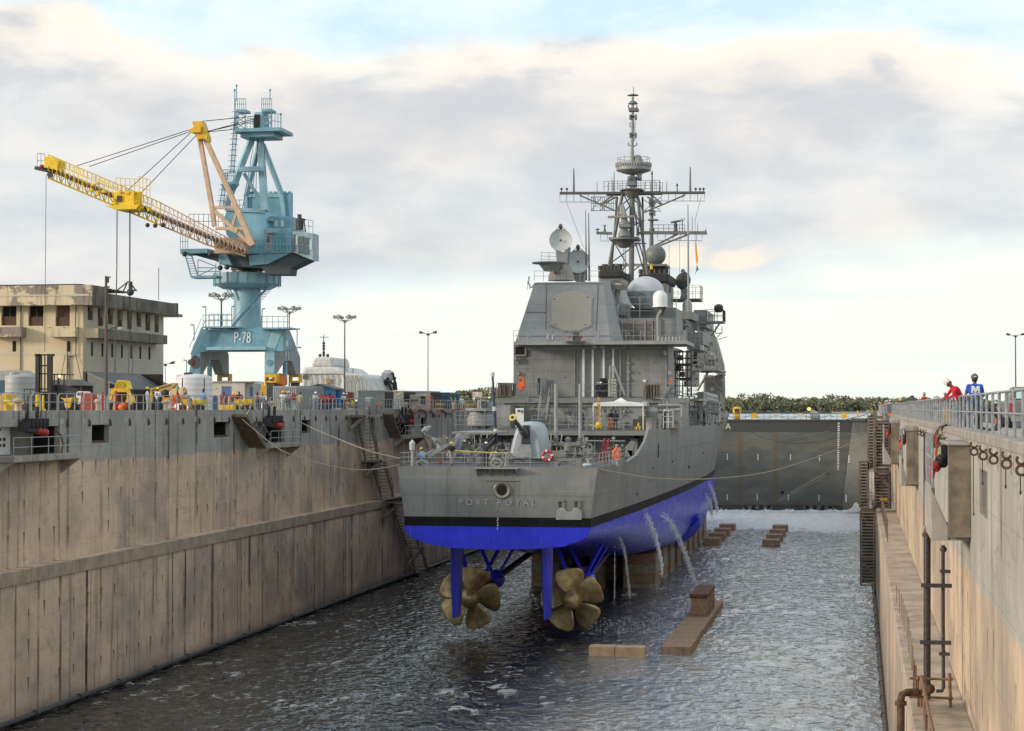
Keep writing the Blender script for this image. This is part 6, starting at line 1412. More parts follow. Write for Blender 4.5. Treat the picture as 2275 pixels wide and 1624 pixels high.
for X0,X1,Y0,Y1 in win_s:
    a=qx('z2',X0,Y0,BX);b=qx('z2',X1,Y1,BX);mb.box((BX-.5,cuts,GZ),(BX,a.y,zt));mb.box((BX-.5,a.y,GZ),(BX,b.y,b.z));cuts=b.y
mb.box((BX-.5,cuts,GZ),(BX,D_far,zt));mb.box((BX-30,D_far,GZ),(BX,D_far+.5,zt));mb.box((-107,BDn+.5,GZ),(-106.5,D_far,zt));mb.box((-106.6,BDn,GZ),(xs0,BDn+.5,zt)) if xs0>-106 else None;mb.build('side_wall',wallcream_s,bl,split=False)
for X0,X1,Y0,Y1 in win_f:
    a=q('z2',X0,Y0,BDn);b=q('z2',X1,Y1,BDn);mb=MB();mb.box((a.x,BDn+.42,b.z),(b.x,BDn+.46,a.z));w_=mb.build('window',voidm if X0<390 else M('board_brown',(.17,.10,.07),.9),bl)
    mb=MB();mb.box((a.x-.06,BDn+.2,b.z),(b.x+.06,BDn+.26,b.z+.1));mb.box((a.x,BDn+.2,a.z-1.2),(b.x,BDn+.25,a.z-1.1));mb.box(((a.x+b.x)/2-.04,BDn+.2,b.z),((a.x+b.x)/2+.04,BDn+.25,a.z));mb.box((a.x,BDn+.18,b.z+.05),(b.x,BDn+.2,b.z+.9),0);mb.build('window_frame',rusty,w_,split=False)
for i,(X0,X1,Y0,Y1) in enumerate(win_s):
    a=qx('z2',X0,Y0,BX);b=qx('z2',X1,Y1,BX);mb=MB();mb.box((BX-.46,a.y,b.z),(BX-.42,b.y,zt));mb.build('window',voidm if i not in (3,7) else M('board_grey',(.13,.11,.09),.9),bl)
    mb=MB();mb.box((BX-.2,a.y,b.z),(BX-.14,b.y,b.z+.9));mb.box((BX-.1,a.y-.05,zt-1.6),(BX-.04,b.y+.05,zt-1.5));mb.build('window_frame',rusty,bl,split=False)
mb=MB()
for X0,X1,Y0,Y1 in ((90,115,560,635),(480,505,560,637)):mb.qbox('z2',X0,Y0,X1,Y1,BDn-.02,BDn+.1)
for X in (662,737,807,877,945,1010,1075):a=qx('z2',X-6,570,BX);b=qx('z2',X+6,570,BX);zz=qx('z2',X,570+(X-662)*.08,BX).z;mb.box((BX-.1,a.y,zz-1.35),(BX+.02,b.y,zz))
mb.build('slit_window',voidm,bl)
OX=-73.6;od=Dv('z2',655,OX)
mb=MB();zt1=q('z2',660,155,od).z;zt0=q('z2',660,298,od).z
mb.box((-110,od,zt0),(OX,od+.3,zt1));mb.box((-110,od+.3,zt0),(OX-.3,BDn+25,zt0+.3));mb.build('parapet',peel,bl,split=False)
mb=MB();yfar=Dv('z2',1280,OX);mb.box((OX-.3,od+.3,zt0),(OX+.01,yfar,zt1-.6));mb.box((OX-.3,od+.3,zt1-.6),(OX+.01,Dv('z2',770,OX),zt1));mb.box((OX-20,yfar-.3,zt0),(OX,yfar,zt1-.5));mb.build('parapet',parp,bl,split=False)
mb=MB();mb.box((-108,od+1,zt1-.1),(OX-1,od+12,zt1+.05));mb.box((-95,od+2,zt1),(OX-2,od+10,zt1+.25));mb.build('roof',M('roof_brown',(.07,.06,.05),.9),bl)
mb=MB()
a=qx('z2',615,465,BX);c_=qx('z2',1210,465,BX+1.2);zz1=qx('z2',625,465,BX+.6).z;zz0=qx('z2',625,535,BX+.6).z
mb.box((BX,a.y+.2,zz0),(BX+1.3,c_.y-.5,zz1));mb.build('balcony',parp,bl)
mb=MB();mb.box((BX,a.y-.02,zz0+.02),(BX+1.29,a.y+.18,zz1));mb.build('balcony_end',wallcream,bl)
mb=MB()
for X0,X1 in ((-90,152),(340,540)):mb.qbox('z2',X0,460,X1,528,BDn-1.2,BDn)
mb.build('balcony',peel,bl)
mb=MB()
for pts in (((548,300),(540,480),(548,520),(545,660),(500,672),(490,700),(480,860)),((485,560),(483,860)),((495,660),(498,860))):mb.path(Q('z2',pts,BDn-.15),.05,5)
mb.tube(q('z2',470,660,BDn-.1),q('z2',430,850,BDn-.5),.03);mb.tube(q('z2',545,660,BDn-.1),q('z2',590,850,BDn-.5),.03);mb.tube(q('z2',150,300,BDn-.08),q('z2',148,800,BDn-.08),.05);mb.build('wall_conduit',steel_dark,bl)
mb=MB();mb.qbox('z2',0,652,590,657,BDn-.03,BDn);mb.qbox('z2',0,228,640,233,od-.04,od);mb.build('string_course',wallcream_s,bl)
mb=MB();mb.tube((OX-3,od+26,zt1),(OX-3,od+26,zt1+3.6),.04);tag(mb.build('antenna',steel_dark,None),'thin whip aerial standing on the far end of the cream building roof','antenna')
sh=thing('lean_to_shed','grey-roofed lean-to shed with a black open front against the cream building','shed',(-70,Dv('z2',615,-70),GZ))
D0=Dv('z2',615,-71);mb=MB();A=[q('z2',X,Y,D0+(X-615)/585*9) for X,Y in ((612,778),(1010,796),(1215,868))];B_=[q('z2',925,905,D0-2),q('z2',1120,905,D0+3)]
mb.add([A[0],A[1],A[2],B_[1],B_[0]],[(0,1,2,3,4)]);o=mb.build('shed_roof',tarpgrey,sh);so_=o.modifiers.new('s','SOLIDIFY');so_.thickness=.12
mb=MB();mb.box((q('z2',612,800,D0).x,D0+6,GZ),(q('z2',1000,800,D0).x,D0+6.2,q('z2',612,800,D0+6).z));mb.build('shed_back',voidm,sh)
mb=MB();mb.qbox('z2',596,780,616,950,D0-.2,D0+.2)
for X in (957,1120):mb.tube(q('z2',X,890,D0),q('z2',X,1060,D0),.06)
mb.build('shed_post',steel_dark,sh)
def tent_roof(label,pts,D,m=tarpgrey,cat='tent',dep=2.5):
    th=thing('workshop_tent',label,cat,(q('z2',*pts[0],D).x,D,GZ));mb=MB();P_=Q('z2',pts,D);mb.prism(P_,(0,dep,0));mb.build('roof',m,th)
    mb=MB();xs_=[p.x for p in P_];zl=min(p.z for p in P_)
    for x_ in (min(xs_)+.1,max(xs_)-.1):
        for dy in (.1,dep-.1):mb.tube((x_,D+dy,GZ),(x_,D+dy,zl+.05),.05)
    mb.box((min(xs_),D+dep-.1,GZ),(max(xs_),D+dep-.05,zl));mb.build('post',steel_dark,th);return th
tent_roof('small dark gabled tent roof behind the forklift, beside the cream building',[(380,840),(520,835),(590,878),(450,880),(370,870)],Dp(140,-68))
tent_roof('pale gabled canopy roof at the far left, behind the grey tank',[(-40,775),(120,768),(165,800),(100,815),(40,835),(-40,835)],Dp(20,-66),contgrey)
pD=Dp(236,-62);p0=q('z2',765,1000,pD);p0.z=GZ
lp=thing('utility_pole','weathered wooden utility pole with a curved street-light arm in front of the cream building','pole',p0)
mb=MB();mb.tube(p0,q('z2',763,92,pD),.17,.10,n=10);mb.build('pole_shaft',M('pole_wood',(.13,.10,.08),.9),lp)
mb=MB();mb.path(Q('z2',[(768,500),(780,480),(810,465),(850,463)],pD),.05,6);mb.build('lamp_arm',steel_dark,lp);mb=MB();mb.qbox('z2',845,458,880,478,pD-.2,pD+.2);mb.build('lamp_head',contgrey,lp,bevel=.05)
mb=MB();mb.qbox('z2',755,96,792,102,pD-.1,pD+.1);mb.qbox('z2',750,165,785,175,pD-.1,pD+.1)
mb.qbox('z2',770,100,778,140,pD-.1,pD+.1);mb.tube(q('z2',785,98,pD),q('z2',775,135,pD),.05);mb.build('crossarm',rusty,lp)
def floodlight(label,t,X,Y0,D,kind,r=.12,grp='floodlight masts round the dock'):
    p=q(t,X,Y0,D);base=Vector((p.x,D,GZ if D<1000 else 14.5));th=thing('light_mast',label,'light mast',base,grp)
    mb=MB();mb.tube(base,p,r,r*.7,n=8);mb.build('mast_tube',steel_dark,th)
    mb=MB();n=6 if kind=='ring' else 2
    for i in range(n):
        a=2*math.pi*i/n+.3 if n>2 else math.pi*i;d=Vector((math.cos(a),math.sin(a),0));R=.95 if n>2 else 1.05
        mb.path([p,p+d*R*.5+Vector((0,0,-.05 if n>2 else .1)),p+d*R+Vector((0,0,.25))],.05,5);c=p+d*(R+.1)+Vector((0,0,.45 if n>2 else .3));mb.prism([c+d*.35+Vector((0,0,-.2)),c-d*.25+Vector((0,0,-.25)),c-d*.3+Vector((0,0,.02)),c+d*.3+Vector((0,0,.2))],d.cross(Vector((0,0,1)))*.35)
    mb.lathe([(.2,-.25),(.28,0),(.1,.1)],p,n=8);mb.build('lamp_cluster',contgrey if kind=='ring' else steel_dark,th,split=False)
floodlight('floodlight mast with a ring of lamps rising just left of the crane tower','d',492,664,196,'ring')
floodlight('floodlight mast seen over the right end of the crane gantry','d',643,693,215,'ring',.10)
floodlight('floodlight mast standing free between the crane and the wrapped ship mast','d',766,712,220,'ring',.10)
floodlight('tall thin twin-lamp mast right of the wrapped ship','d',951,742,300,'twin',.09)
floodlight('short twin-lamp mast at the right-hand corner of the cream building','z2',1190,728,270,'twin',.06)
floodlight('twin-lamp mast behind the pickup truck at the far right','d',2256,746,330,'twin',.12)
RX=XU-.25
rl=thing('quay_railing','long galvanised pipe railing in bays along the left dock edge','railing',(RX,60,CT));bays=0
y=84.
while y<330:
    L_=3.7;
    mb=MB();mb.path([(RX,y,CT),(RX,y,CT+.85),(RX,y+.05,CT+.98),(RX,y+.18,CT+1.05),(RX,y+L_-.18,CT+1.05),(RX,y+L_-.05,CT+.98),(RX,y+L_,CT+.85),(RX,y+L_,CT)],.035,6)
    for k in (1,2):mb.tube((RX,y+L_*k/3,CT),(RX,y+L_*k/3,CT+1.04),.033,n=6)
    mb.tube((RX,y,CT+.52),(RX,y+L_,CT+.52),.03,n=6);mb.build('railing_bay',steel,rl,split=False);y+=L_+.22
def bollard(label,t,X,Xw=-50.3,sc=1.0):
    D=Dv(t,X,Xw);p=Vector((q(t,X,500,D).x,D,GZ));th=thing('bollard',label,'bollard',p,'mooring bollards behind the left railing')
    mb=MB();mb.lathe([(.30*sc,0),(.22*sc,.10),(.19*sc,.45),(.22*sc,.60),(.33*sc,.68),(.34*sc,.80),(.22*sc,.9),(.02,.92)],p,n=18);mb.build('bollard_body',M('bollard_buff',(.52,.38,.25),.7,var=.25,rust=.5),th,smooth=True);return th
bollard('pale mushroom bollard left of the forklift','e2',298);bollard('buff bollard behind the red marker post','e2',1630,-50.6,.8);bollard('buff bollard right of the two men in white shirts','e3',950,-50.6)
bollard('orange-buff bollard beside the leaning workers in orange','z3',1100);bollard('small orange bollard in front of the man with the white vest','z3',1918,-50.4,.8);bollard('orange-buff bollard below the grey units','e4',350,-50.4,.9);bollard('buff bollard beside the man in white overalls','e4',1450,-50.6,.9)
def post(label,t,X,h,m,Xw=-50.0,name='marker_post',r=.09,grp='marker posts behind the left railing'):
    D=Dv(t,X,Xw);p=Vector((q(t,X,500,D).x,D,GZ));mb=MB();mb.lathe([(r*2.2,0),(r*2.2,.06),(r,.08),(r,h-.05),(r*.6,h)],p,n=10)
    for k in (.45,.6):mb.lathe([(r*1.15,h*k),(r*1.15,h*k+.1)],p,n=10)
    tag(mb.build(name,m,None),label,'post',grp)
post('yellow marker post in front of the forklift mast','e2',625,1.15,yellow,r=.13);post('thin yellow-green marker post just right of the yellow one','e2',716,1.1,yel_br,r=.07)
post('red marker post left of the red drum box','e2',1362,1.35,red);post('red marker post next to the wooden pole','e2',1704,1.4,red);post('red marker post in front of the striped hopper','e2',1928,1.5,red)
def cone(label,t,X,h=.9,Xw=-50.2):
    D=Dv(t,X,Xw);p=Vector((q(t,X,500,D).x,D,GZ));th=thing('traffic_cone',label,'cone',p,'orange traffic cones on the quay')
    mb=MB();mb.lathe([(.18,.04),(.03,h)],p,n=12);mb.box(p+Vector((-.22,-.22,0)),p+Vector((.22,.22,.045)));mb.build('cone_body',M('cone_orange',(.85,.10,.02),.5),th,split=False)
    mb=MB();mb.lathe([(.125,h*.42),(.095,h*.62)],p,n=12);mb.build('reflective_band',white,th)
cone('orange cone at the foot of the tall orange tripod','e3',1075,.75);cone('orange cone between the yellow carts','e3',1345,.7)
mb=MB();D=Dp(389,-50.5)
for a,b in (((1040,735),(1078,480)),((1105,640),(1078,480)),((1090,560),(1105,500))):mb.tube(q('e3',*a,D),q('e3',*b,D),.07,n=6)
tag(mb.build('orange_easel',orange,None),'tall orange folding easel stand left of the big white tank','stand')
mb=MB();D=Dp(402,-50.8);hd_=q('e3',1143,385,D)
for X in (1130,1195,1270):mb.tube(q('e3',X,742,D+(X-1130)*.004),hd_,.045,n=6)
th=thing('survey_tripod','orange survey tripod with a green instrument in front of the big white tank','tripod',q('e3',1195,742,D));mb.build('leg',red,th,split=False)
mb=MB();mb.qbox('e3',1125,310,1162,378,D-.12,D+.15);mb.build('instrument',M('instrument_green',(.18,.32,.28),.5),th,bevel=.03)
def ybox(name,label,cat,t,X0,Y0,X1,Y1,Xw,m,dep=2.4,bv=.04,grp=None,ground=True):
    D=Dv(t,X0,Xw);a=q(t,X0,Y0,D);b=q(t,X1,Y1,D);z0=GZ if ground else b.z;th=thing(name,label,cat,(a.x,D,z0),grp)
    mb=MB();mb.box((a.x,D,z0),(b.x,D+dep,a.z));mb.build('body',m,th,bevel=bv);return th,a,b,D
def polytank(name,label,t,X0,X1,Yt,Yd,Xw,m,hatch):
    D=Dv(t,(X0+X1)/2,Xw);a=q(t,X0,Yt,D);b=q(t,X1,Yd,D);r=(b.x-a.x)/2;c=Vector(((a.x+b.x)/2,D,GZ));th=thing(name,label,'tank',c)
    zs,zd=b.z-GZ,a.z-GZ;mb=MB();prof=[(r,.02)]
    for k in range(6):h0=zs*k/6;prof+=[(r*1.012,h0+.05),(r,h0+.1),(r,h0+zs/6-.02)]
    prof+=[(r,zs),(r*.93,zs+(zd-zs)*.35),(r*.6,zs+(zd-zs)*.8),(.25,zd),(.02,zd)];mb.lathe(prof,c,n=36);mb.build('tank_shell',m,th,smooth=True)
    mb=MB();hp=c+Vector((-r*.25,-r*.35,zs+(zd-zs)*.82));mb.lathe([(.38,-.1),(.38,.12),(.3,.16),(.02,.16)],hp,n=18);mb.build('hatch',hatch,th,smooth=True);return th,c,r,zs
polytank('grey_tank','grey upright plastic tank left of the forklift','e2',105,580,85,140,-60,M('tank_grey',(.36,.37,.36),.5,var=.08),contgrey)
th,c,r,zs=polytank('white_tank','big white upright plastic tank with a dark lid beside the portable office','e3',1160,1755,90,170,-56,M('tank_white',(.66,.66,.66),.45,var=.05),steel_dark)
mb=MB();mb.path([c+Vector((-r*.4,-r*.93,zs)),c+Vector((-r*.42,-r*.95,1.0))],.04,5);mb.path([c+Vector((r*.8,-r*.63,zs)),c+Vector((r*.8,-r*.63,1.0))],.03,5);mb.build('strap',steel_dark,th)
ybox('white_panel_box','white square tank panel partly hidden behind the big white tank','box','e3',1130,102,1260,500,-59,M('panel_white',(.62,.62,.62),.5),.8)
D=Dv('e2',700,-56);fk=thing('forklift','large black and yellow forklift truck with a tall empty mast','forklift',(q('e2',720,700,D).x,D,GZ))
E2=lambda X,Y,dd=0:q('e2',X,Y,D+dd)
mb=MB()
for X in (615,820):mb.qbox('e2',X-28,-245,X+28,640,D-.2,D+.1)
for Y in (-240,-60,75,330):mb.qbox('e2',600,Y,840,Y+22,D-.1,D+.15)
mb.qbox('e2',575,-245,610,-205,D-.3,D);mb.qbox('e2',840,-245,880,-205,D-.3,D);mb.build('mast',black,fk,split=False)
mb=MB()
for X in (690,745,790):mb.tube(E2(X,-220,.1),E2(X,380,.1),.05,n=6)
mb.build('mast_chain',steel_dark,fk)
mb=MB();mb.qbox('e2',560,380,1090,640,D+.3,D+2.2);mb.qbox('e2',430,440,640,610,D-.2,D+.6);mb.build('chassis',steel_dark,fk,bevel=.08)
mb=MB();mb.qbox('e2',860,265,1000,400,D+.6,D+1.8);mb.build('seat',black,fk,bevel=.08)
mb=MB()
for X in (900,965,1065):mb.tube(E2(X,92,.5),E2(X,420,.5),.05)
mb.qbox('e2',850,88,1080,104,D+.4,D+2.0);mb.qbox('e2',960,165,985,250,D+.35,D+.4);mb.build('overhead_guard',steel_dark,fk,split=False)
mb=MB();mb.sphere(E2(990,130,.3),.1,8);mb.build('work_light',M('lamp_glow',(1,.75,.35),.4,emis=1.5),fk)
mb=MB();mb.prism([E2(X,Y,0) for X,Y in ((985,480),(1060,495),(1205,480),(1165,660),(1080,655),(1055,530))],(0,1.2,0));mb.build('rear_counterweight',yellow,fk,bevel=.06)
for X in (470,640,850,1010,1190):mb=MB();c_=E2(X,640,.3);c_.z=GZ+.42;mb.lathe([(.16,-.2),(.42,-.17),(.42,.17),(.16,.2)],c_,ax='y',n=18);mb.build('wheel',black,fk)
mb=MB()
for X in (400,500):mb.tube(E2(X,345),E2(X,560),.04)
mb.tube(E2(400,345),E2(580,345),.04);mb.tube(E2(400,410),E2(580,410),.03);mb.build('side_frame',steel_dark,fk)
ybox('yellow_skip','yellow steel bin cut off by the left edge of the picture','bin','e2',-120,418,105,560,-55,yellow,1.5)
mb=MB();mb.path([q('e2',X,Y,Dp(15,-52)) for X,Y in ((70,560),(120,545),(215,590),(300,560),(385,560))],.14,6);tag(mb.build('yellow_hose_roll',yel_br,None),'yellow coiled hose lying between the grey tank and the bollard','hose')
ybox('blue_hut','small hut with a bright blue panel at the far left edge','hut','e2',-60,190,70,420,-62,contblue,2)
ybox('red_drum_box','rust red steel box between the forklift and the white bags','box','e2',1385,405,1530,600,-53,M('box_red',(.33,.06,.03),.6,rust=.5),.9)
pk=thing('pickup_truck','white pickup truck parked behind the forklift','truck',(q('e2',1300,600,Dp(175,-60)).x,Dp(175,-60),GZ));D1=Dp(175,-60)
mb=MB();mb.prism([q('e2',X,Y,D1) for X,Y in ((1220,610),(1220,450),(1255,440),(1270,385),(1340,375),(1370,420),(1400,450),(1400,610))],(0,1.9,0));mb.build('body',white,pk,bevel=.08)
mb=MB();mb.qbox('e2',1282,398,1330,445,D1-.03,D1);mb.build('window',glass,pk)
mb=MB()
for X in (1245,1370):c_=q('e2',X,640,D1-.05);c_.z=GZ+.35;mb.lathe([(.15,-.1),(.35,-.1),(.35,.12),(.15,.12)],c_,ax='y',n=16)
mb.build('wheel',black,pk)
th,a,b,D1=ybox('bulk_bag','stack of white printed bulk bags behind the railing','bags','e2',1535,425,1660,600,-53.5,white,1.0,.15)
mb=MB();mb.path([q('e2',X,Y,D1-.02) for X,Y in ((1560,500),(1590,485),(1620,505),(1645,490))],.03,4);mb.path([q('e2',X,Y,D1-.02) for X,Y in ((1555,545),(1580,530),(1600,540))],.03,4);mb.build('print_mark',black,th)
D=Dv('e3',130,-52.6);hp_=thing('striped_lifting_frame','yellow lifting frame with black diagonal stripes hanging on the crane ropes','frame',q('e3',130,745,D));E3=lambda X,Y,dd=0:q('e3',X,Y,D+dd)
mb=MB();P_=[E3(X,Y) for X,Y in ((10,365),(75,208),(215,212),(265,365))];mb.prism(P_,(0,1.0,0));mb.build('hood',yel_br,hp_,bevel=.03)
mb=MB()
for i in range(8):X=28+i*27;mb.add([E3(X-8,360,-.03),E3(X+1,360,-.03),E3(min(236,X+58),225+max(0,X-150)*1.0,-.03),E3(min(228,X+49),225+max(0,X-150)*.9,-.03)],[(0,1,2,3)])
mb.build('stripe',M('stripe_brown',(.10,.055,.02),.7),hp_,split=False)
mb=MB()
for a,b,w_ in (((15,370),(-45,560),.2),((265,370),(350,600),.22),((0,385),(290,390),.25),((30,400),(30,720),.14),((250,560),(350,610),.3)):mb.bar(E3(*a),E3(*b),w_,w_)
mb.qbox('e3',0,668,60,745,D,D+.8);mb.prism([E3(X,Y) for X,Y in ((240,470),(330,470),(355,610),(270,610))],(0,.6,0));mb.build('leg_frame',yellow,hp_,split=False)
mb=MB();mb.qbox('e3',60,430,235,745,D+.3,D+.9);mb.build('inner_gear',rusty,hp_,bevel=.05)
mb=MB();mb.sphere(E3(165,690),.3,8);mb.sphere(E3(200,660),.25,8);mb.build('orange_float',orange,hp_)
mb=MB();mb.qbox('e2',1800,330,1870,560,D+1,D+1.4);tag(mb.build('steel_chute',contgrey,None),'grey steel plate leaning left of the striped lifting frame','plate')
D=Dv('e3',900,-56);ch=thing('slotted_conveyor','sand yellow slotted conveyor and drum left of the white tank','conveyor',(q('e3',900,500,D).x,D,GZ))
mb=MB();mb.prism([q('e3',X,Y,D) for X,Y in ((660,360),(1060,252),(1125,262),(1100,310),(985,405),(680,418))],(0,.7,0));mb.build('chute',M('sand_yellow',(.50,.34,.12),.6),ch,bevel=.03)
mb=MB()
for i in range(11):X=690+33*i;Y=372-9.3*i;mb.add([q('e3',X,Y,D-.03),q('e3',X+14,Y-4,D-.03),q('e3',X+12,Y+34,D-.03),q('e3',X-2,Y+38,D-.03)],[(0,1,2,3)])
mb.build('slot',voidm,ch,split=False)
mb=MB();c_=q('e3',1060,420,D+.2);mb.tube(c_+Vector((0,0,-.3)),c_+Vector((1.1,0,-.2)),.62,n=24);mb.build('drum',M('sand_drum',(.50,.37,.18),.55),ch,smooth=True)
mb=MB();mb.qbox('e3',880,470,1130,560,D,D+.8);mb.qbox('e3',660,400,700,600,D+.3,D+.6);mb.build('base_frame',yellow,ch,bevel=.04)
mb=MB();mb.sphere(q('e3',935,440,D-.2),.32,8);mb.build('motor',black,ch)
D=Dv('z3',640,-54.5);of=thing('portable_office','cream portable office cabin with two blue windows under the crane','cabin',(q('z3',640,1150,D).x,D,GZ))
a=q('z3',440,962,D);b=q('z3',815,1200,D);mb=MB();mb.box((a.x,D,GZ),(b.x,D+2.6,a.z));mb.build('wall',beige,of,bevel=.02)
c_=q('z3',985,962,D+2.5);mb=MB();mb.box((b.x,D+.4,GZ),(c_.x,D+2.8,a.z-.05));mb.build('side_wall',M('office_side',(.42,.41,.38),.7),of,bevel=.02)
mb=MB();mb.box((a.x-.1,D-.15,a.z),(c_.x+.1,D+3,a.z+.1));mb.build('roof',contgrey,of)
mb=MB();mb.qbox('z3',565,1003,664,1108,D-.04,D+.01);mb.qbox('z3',872,1008,904,1112,D+.36,D+.41);mb.build('window',M('tarp_blue_window',(.09,.15,.28),.5),of)
mb=MB();mb.qbox('z3',468,1012,508,1036,D-.04,D);mb.build('notice',wht_dirty,of)
def cart(label,t,X0,X1,Y0,Y1,Xw=-51.5,m=yel_br):
    D=Dv(t,X0,Xw);a=q(t,X0,Y0,D);b=q(t,X1,Y1,D);th=thing('tipping_cart',label,'cart',((a.x+b.x)/2,D,GZ),'yellow tipping carts behind the railing')
    w_=b.x-a.x;mb=MB();mb.add([(a.x,D,a.z),(b.x,D,a.z),(b.x,D+1.2,a.z),(a.x,D+1.2,a.z),(a.x+w_*.1,D+.15,b.z),(b.x-w_*.1,D+.15,b.z),(b.x-w_*.1,D+1.05,b.z),(a.x+w_*.1,D+1.05,b.z)],[(0,1,5,4),(1,2,6,5),(2,3,7,6),(3,0,4,7),(4,5,6,7)]);o=mb.build('tub',m,th);so_=o.modifiers.new('s','SOLIDIFY');so_.thickness=.04
    mb=MB()
    for k in (.3,.62):mb.box((a.x+w_*k,D-.05,b.z),(a.x+w_*k+.06,D,a.z))
    mb.box((a.x+w_*.15,D+.3,GZ+.3),(b.x-w_*.15,D+.9,GZ+.42));mb.build('frame',yellow,th,split=False)
    for k in (.12,.62,.88):mb=MB();mb.lathe([(.1,-.08),(.30,-.07),(.30,.07),(.1,.08)],(a.x+w_*k,D+.1,GZ+.3),ax='y',n=16);mb.build('wheel',black,th)
cart('yellow tipping cart in front of the big white tank','e3',1185,1598,555,665);cart('yellow tipping cart in front of the cream office cabin','z3',690,898,1148,1218)
ybox('yellow_pump_set','low yellow pump set with a dark motor between the two yellow carts','pump','z3',545,1205,690,1255,-51.5,yellow,.8,.06)
for lab,X0,X1,Y0 in (('dark red engine unit below the blue office window',546,606,1092),('dark red engine unit behind the right-hand yellow cart',716,770,1092)):
    th,a,b,D=ybox('red_engine_unit',lab,'engine','z3',X0,Y0,X1,1190,-52.6,M('engine_red',(.22,.045,.035),.6,var=.4,sc=6),.7,.05,'red engine units by the office cabin')
    mb=MB();mb.tube(((a.x+b.x)/2,D+.3,a.z),((a.x+b.x)/2,D+.3,a.z+.25),.08);mb.build('exhaust',rusty,th)
th,a,b,D=ybox('blue_drum','blue drum between the white tank and the red engine unit','drum','z3',466,1095,502,1200,-52.6,M('drum_blue',(.07,.14,.26),.5),.6,.15)
def container(name,label,t,X0,X1,Xs,Y0,Y1,Xw,m,sm,grp='grey site units on the quay',lab=None,dep=6.0,ribs=14):
    D=Dv(t,X0,Xw);a=q(t,X0,Y0,D);b=q(t,X1,Y1,D);th=thing(name,label,'container',(a.x,D,GZ),grp)
    mb=MB();mb.box((a.x,D,GZ+.1),(b.x,D+dep,a.z));mb.build('body',m,th,bevel=.03)
    mb=MB();n=ribs
    for i in range(n):x_=a.x+(b.x-a.x)*(i+.5)/n;mb.box((x_-.04,D-.05,GZ+.3),(x_+.04,D,a.z-.15))
    mb.box((a.x,D-.06,a.z-.14),(b.x,D,a.z));mb.build('wall_rib',m,th,split=False)
    mb=MB();mb.box((b.x,D+.1,GZ+.25),(b.x+.04,D+dep-.1,a.z-.12))
    for i in range(14):y_=D+.2+(dep-.4)*i/13;mb.box((b.x+.04,y_,GZ+.3),(b.x+.09,y_+.12,a.z-.2))
    mb.build('end_grille',sm,th,split=False)
    if lab:
        mb=MB();mb.qbox(t,*lab,D-.12,D-.06);mb.build('yellow_label',yel_br,th)
    return th,D
container('site_container','grey shipping container behind the group in yellow helmets','z3',1120,1375,0,1002,1220,-55,contgrey,contgrey,ribs=12);container('site_container','plain grey container left of the blue shed','z3',1385,1555,0,998,1220,-54.6,M('mid_grey',(.27,.27,.26),.6),contgrey,ribs=8)
container('generator_unit','grey generator with open dark louvres, leftmost of the grey units','z4',412,700,0,642,800,-56,contgrey,steel_dark,dep=4)
container('chiller_unit','large pale grey unit with yellow warning labels below the white dust collector','z4',718,905,965,644,790,-55,M('unit_grey',(.42,.43,.42),.5),steel_dark,lab=(835,672,872,692),ribs=4)
container('chiller_unit','second pale grey unit behind the sand machine','z4',1020,1195,1265,648,790,-56,M('unit_grey2',(.40,.41,.40),.5),steel_dark,lab=(1135,682,1160,696),ribs=4)
container('site_container','dark blue shipping container at the end of the row','z4',1270,1398,0,663,800,-55,contblue,contblue,ribs=12)
mb=MB()
D=Dv('z4',560,-56)
for X0,X1 in ((428,480),(510,570)):mb.qbox('z4',X0,662,X1,712,D-.1,D)
for X in (612,632,652,672):mb.prism([q('z4',X,735,D-.08),q('z4',X+7,665,D-.08),q('z4',X+14,735,D-.08)],(0,.06,0))
gen=[o for o in COL.objects if o.name=='generator_unit'][0];mb.build('louvre_opening',voidm,gen)
th,a,b,D=ybox('sand_machine','sand-coloured machine between the pale grey units','machine','z4',968,690,1150,850,-52.5,M('sand_paint',(.45,.40,.29),.65,var=.3,sc=3),1.6,.08)
mb=MB();mb.qbox('z4',985,735,1060,755,D-.1,D+.3);mb.qbox('z4',1090,700,1140,790,D-.1,D+.5);mb.build('machine_gear',steel_dark,th,bevel=.03)
mb=MB();D=Dv('z4',1200,-52);mb.lathe([(.3,0),(.34,.4),(.25,.9),(.33,1.4),(.15,1.8)],Vector((q('z4',1200,700,D).x,D,GZ)),n=12);tag(mb.build('red_pump',M('pump_red',(.3,.05,.035),.6),None,smooth=True),'dark red upright pump beside the sand machine','pump')
D=Dv('z3',1060,-57);ym=thing('yellow_winch_truck','orange-yellow winch truck behind the office cabin','truck',(q('z3',1060,1000,D).x,D,GZ));mb=MB();mb.qbox('z3',990,990,1150,1110,D,D+2);mb.build('body',yellow,ym,bevel=.06)
mb=MB();mb.qbox('z3',1028,920,1095,975,D+.2,D+1);mb.build('cab',crane_lite,ym,bevel=.04);mb=MB();mb.disc(q('z3',1190,945,D+.5),.75,(0,1,0),.3,18);mb.build('reel',M('reel_orange',(.45,.12,.03),.6),ym)
mb=MB();mb.qbox('z3',1040,1010,1180,1110,D-.5,D-.1);mb.build('side_tank',contgrey,ym,bevel=.08)
mb=MB()
for i in range(5):c_=q('z3',1010+32*i,975,D+.1);mb.sphere(c_,.14,6)
mb.build('lamp_row',yel_br,ym,split=False)
D=Dv('z3',1560,-54);bs=thing('blue_shed','small bright blue shed with a brown pitched roof in front of the wrapped ship','shed',(q('z3',1560,1200,D).x,D,GZ))
mb=MB();P_=[q('z3',X,Y,D) for X,Y in ((1562,1230),(1562,992),(1615,982),(1788,1030),(1788,1230))];mb.prism(P_,(0,3,0));mb.build('wall',shedblue,bs)
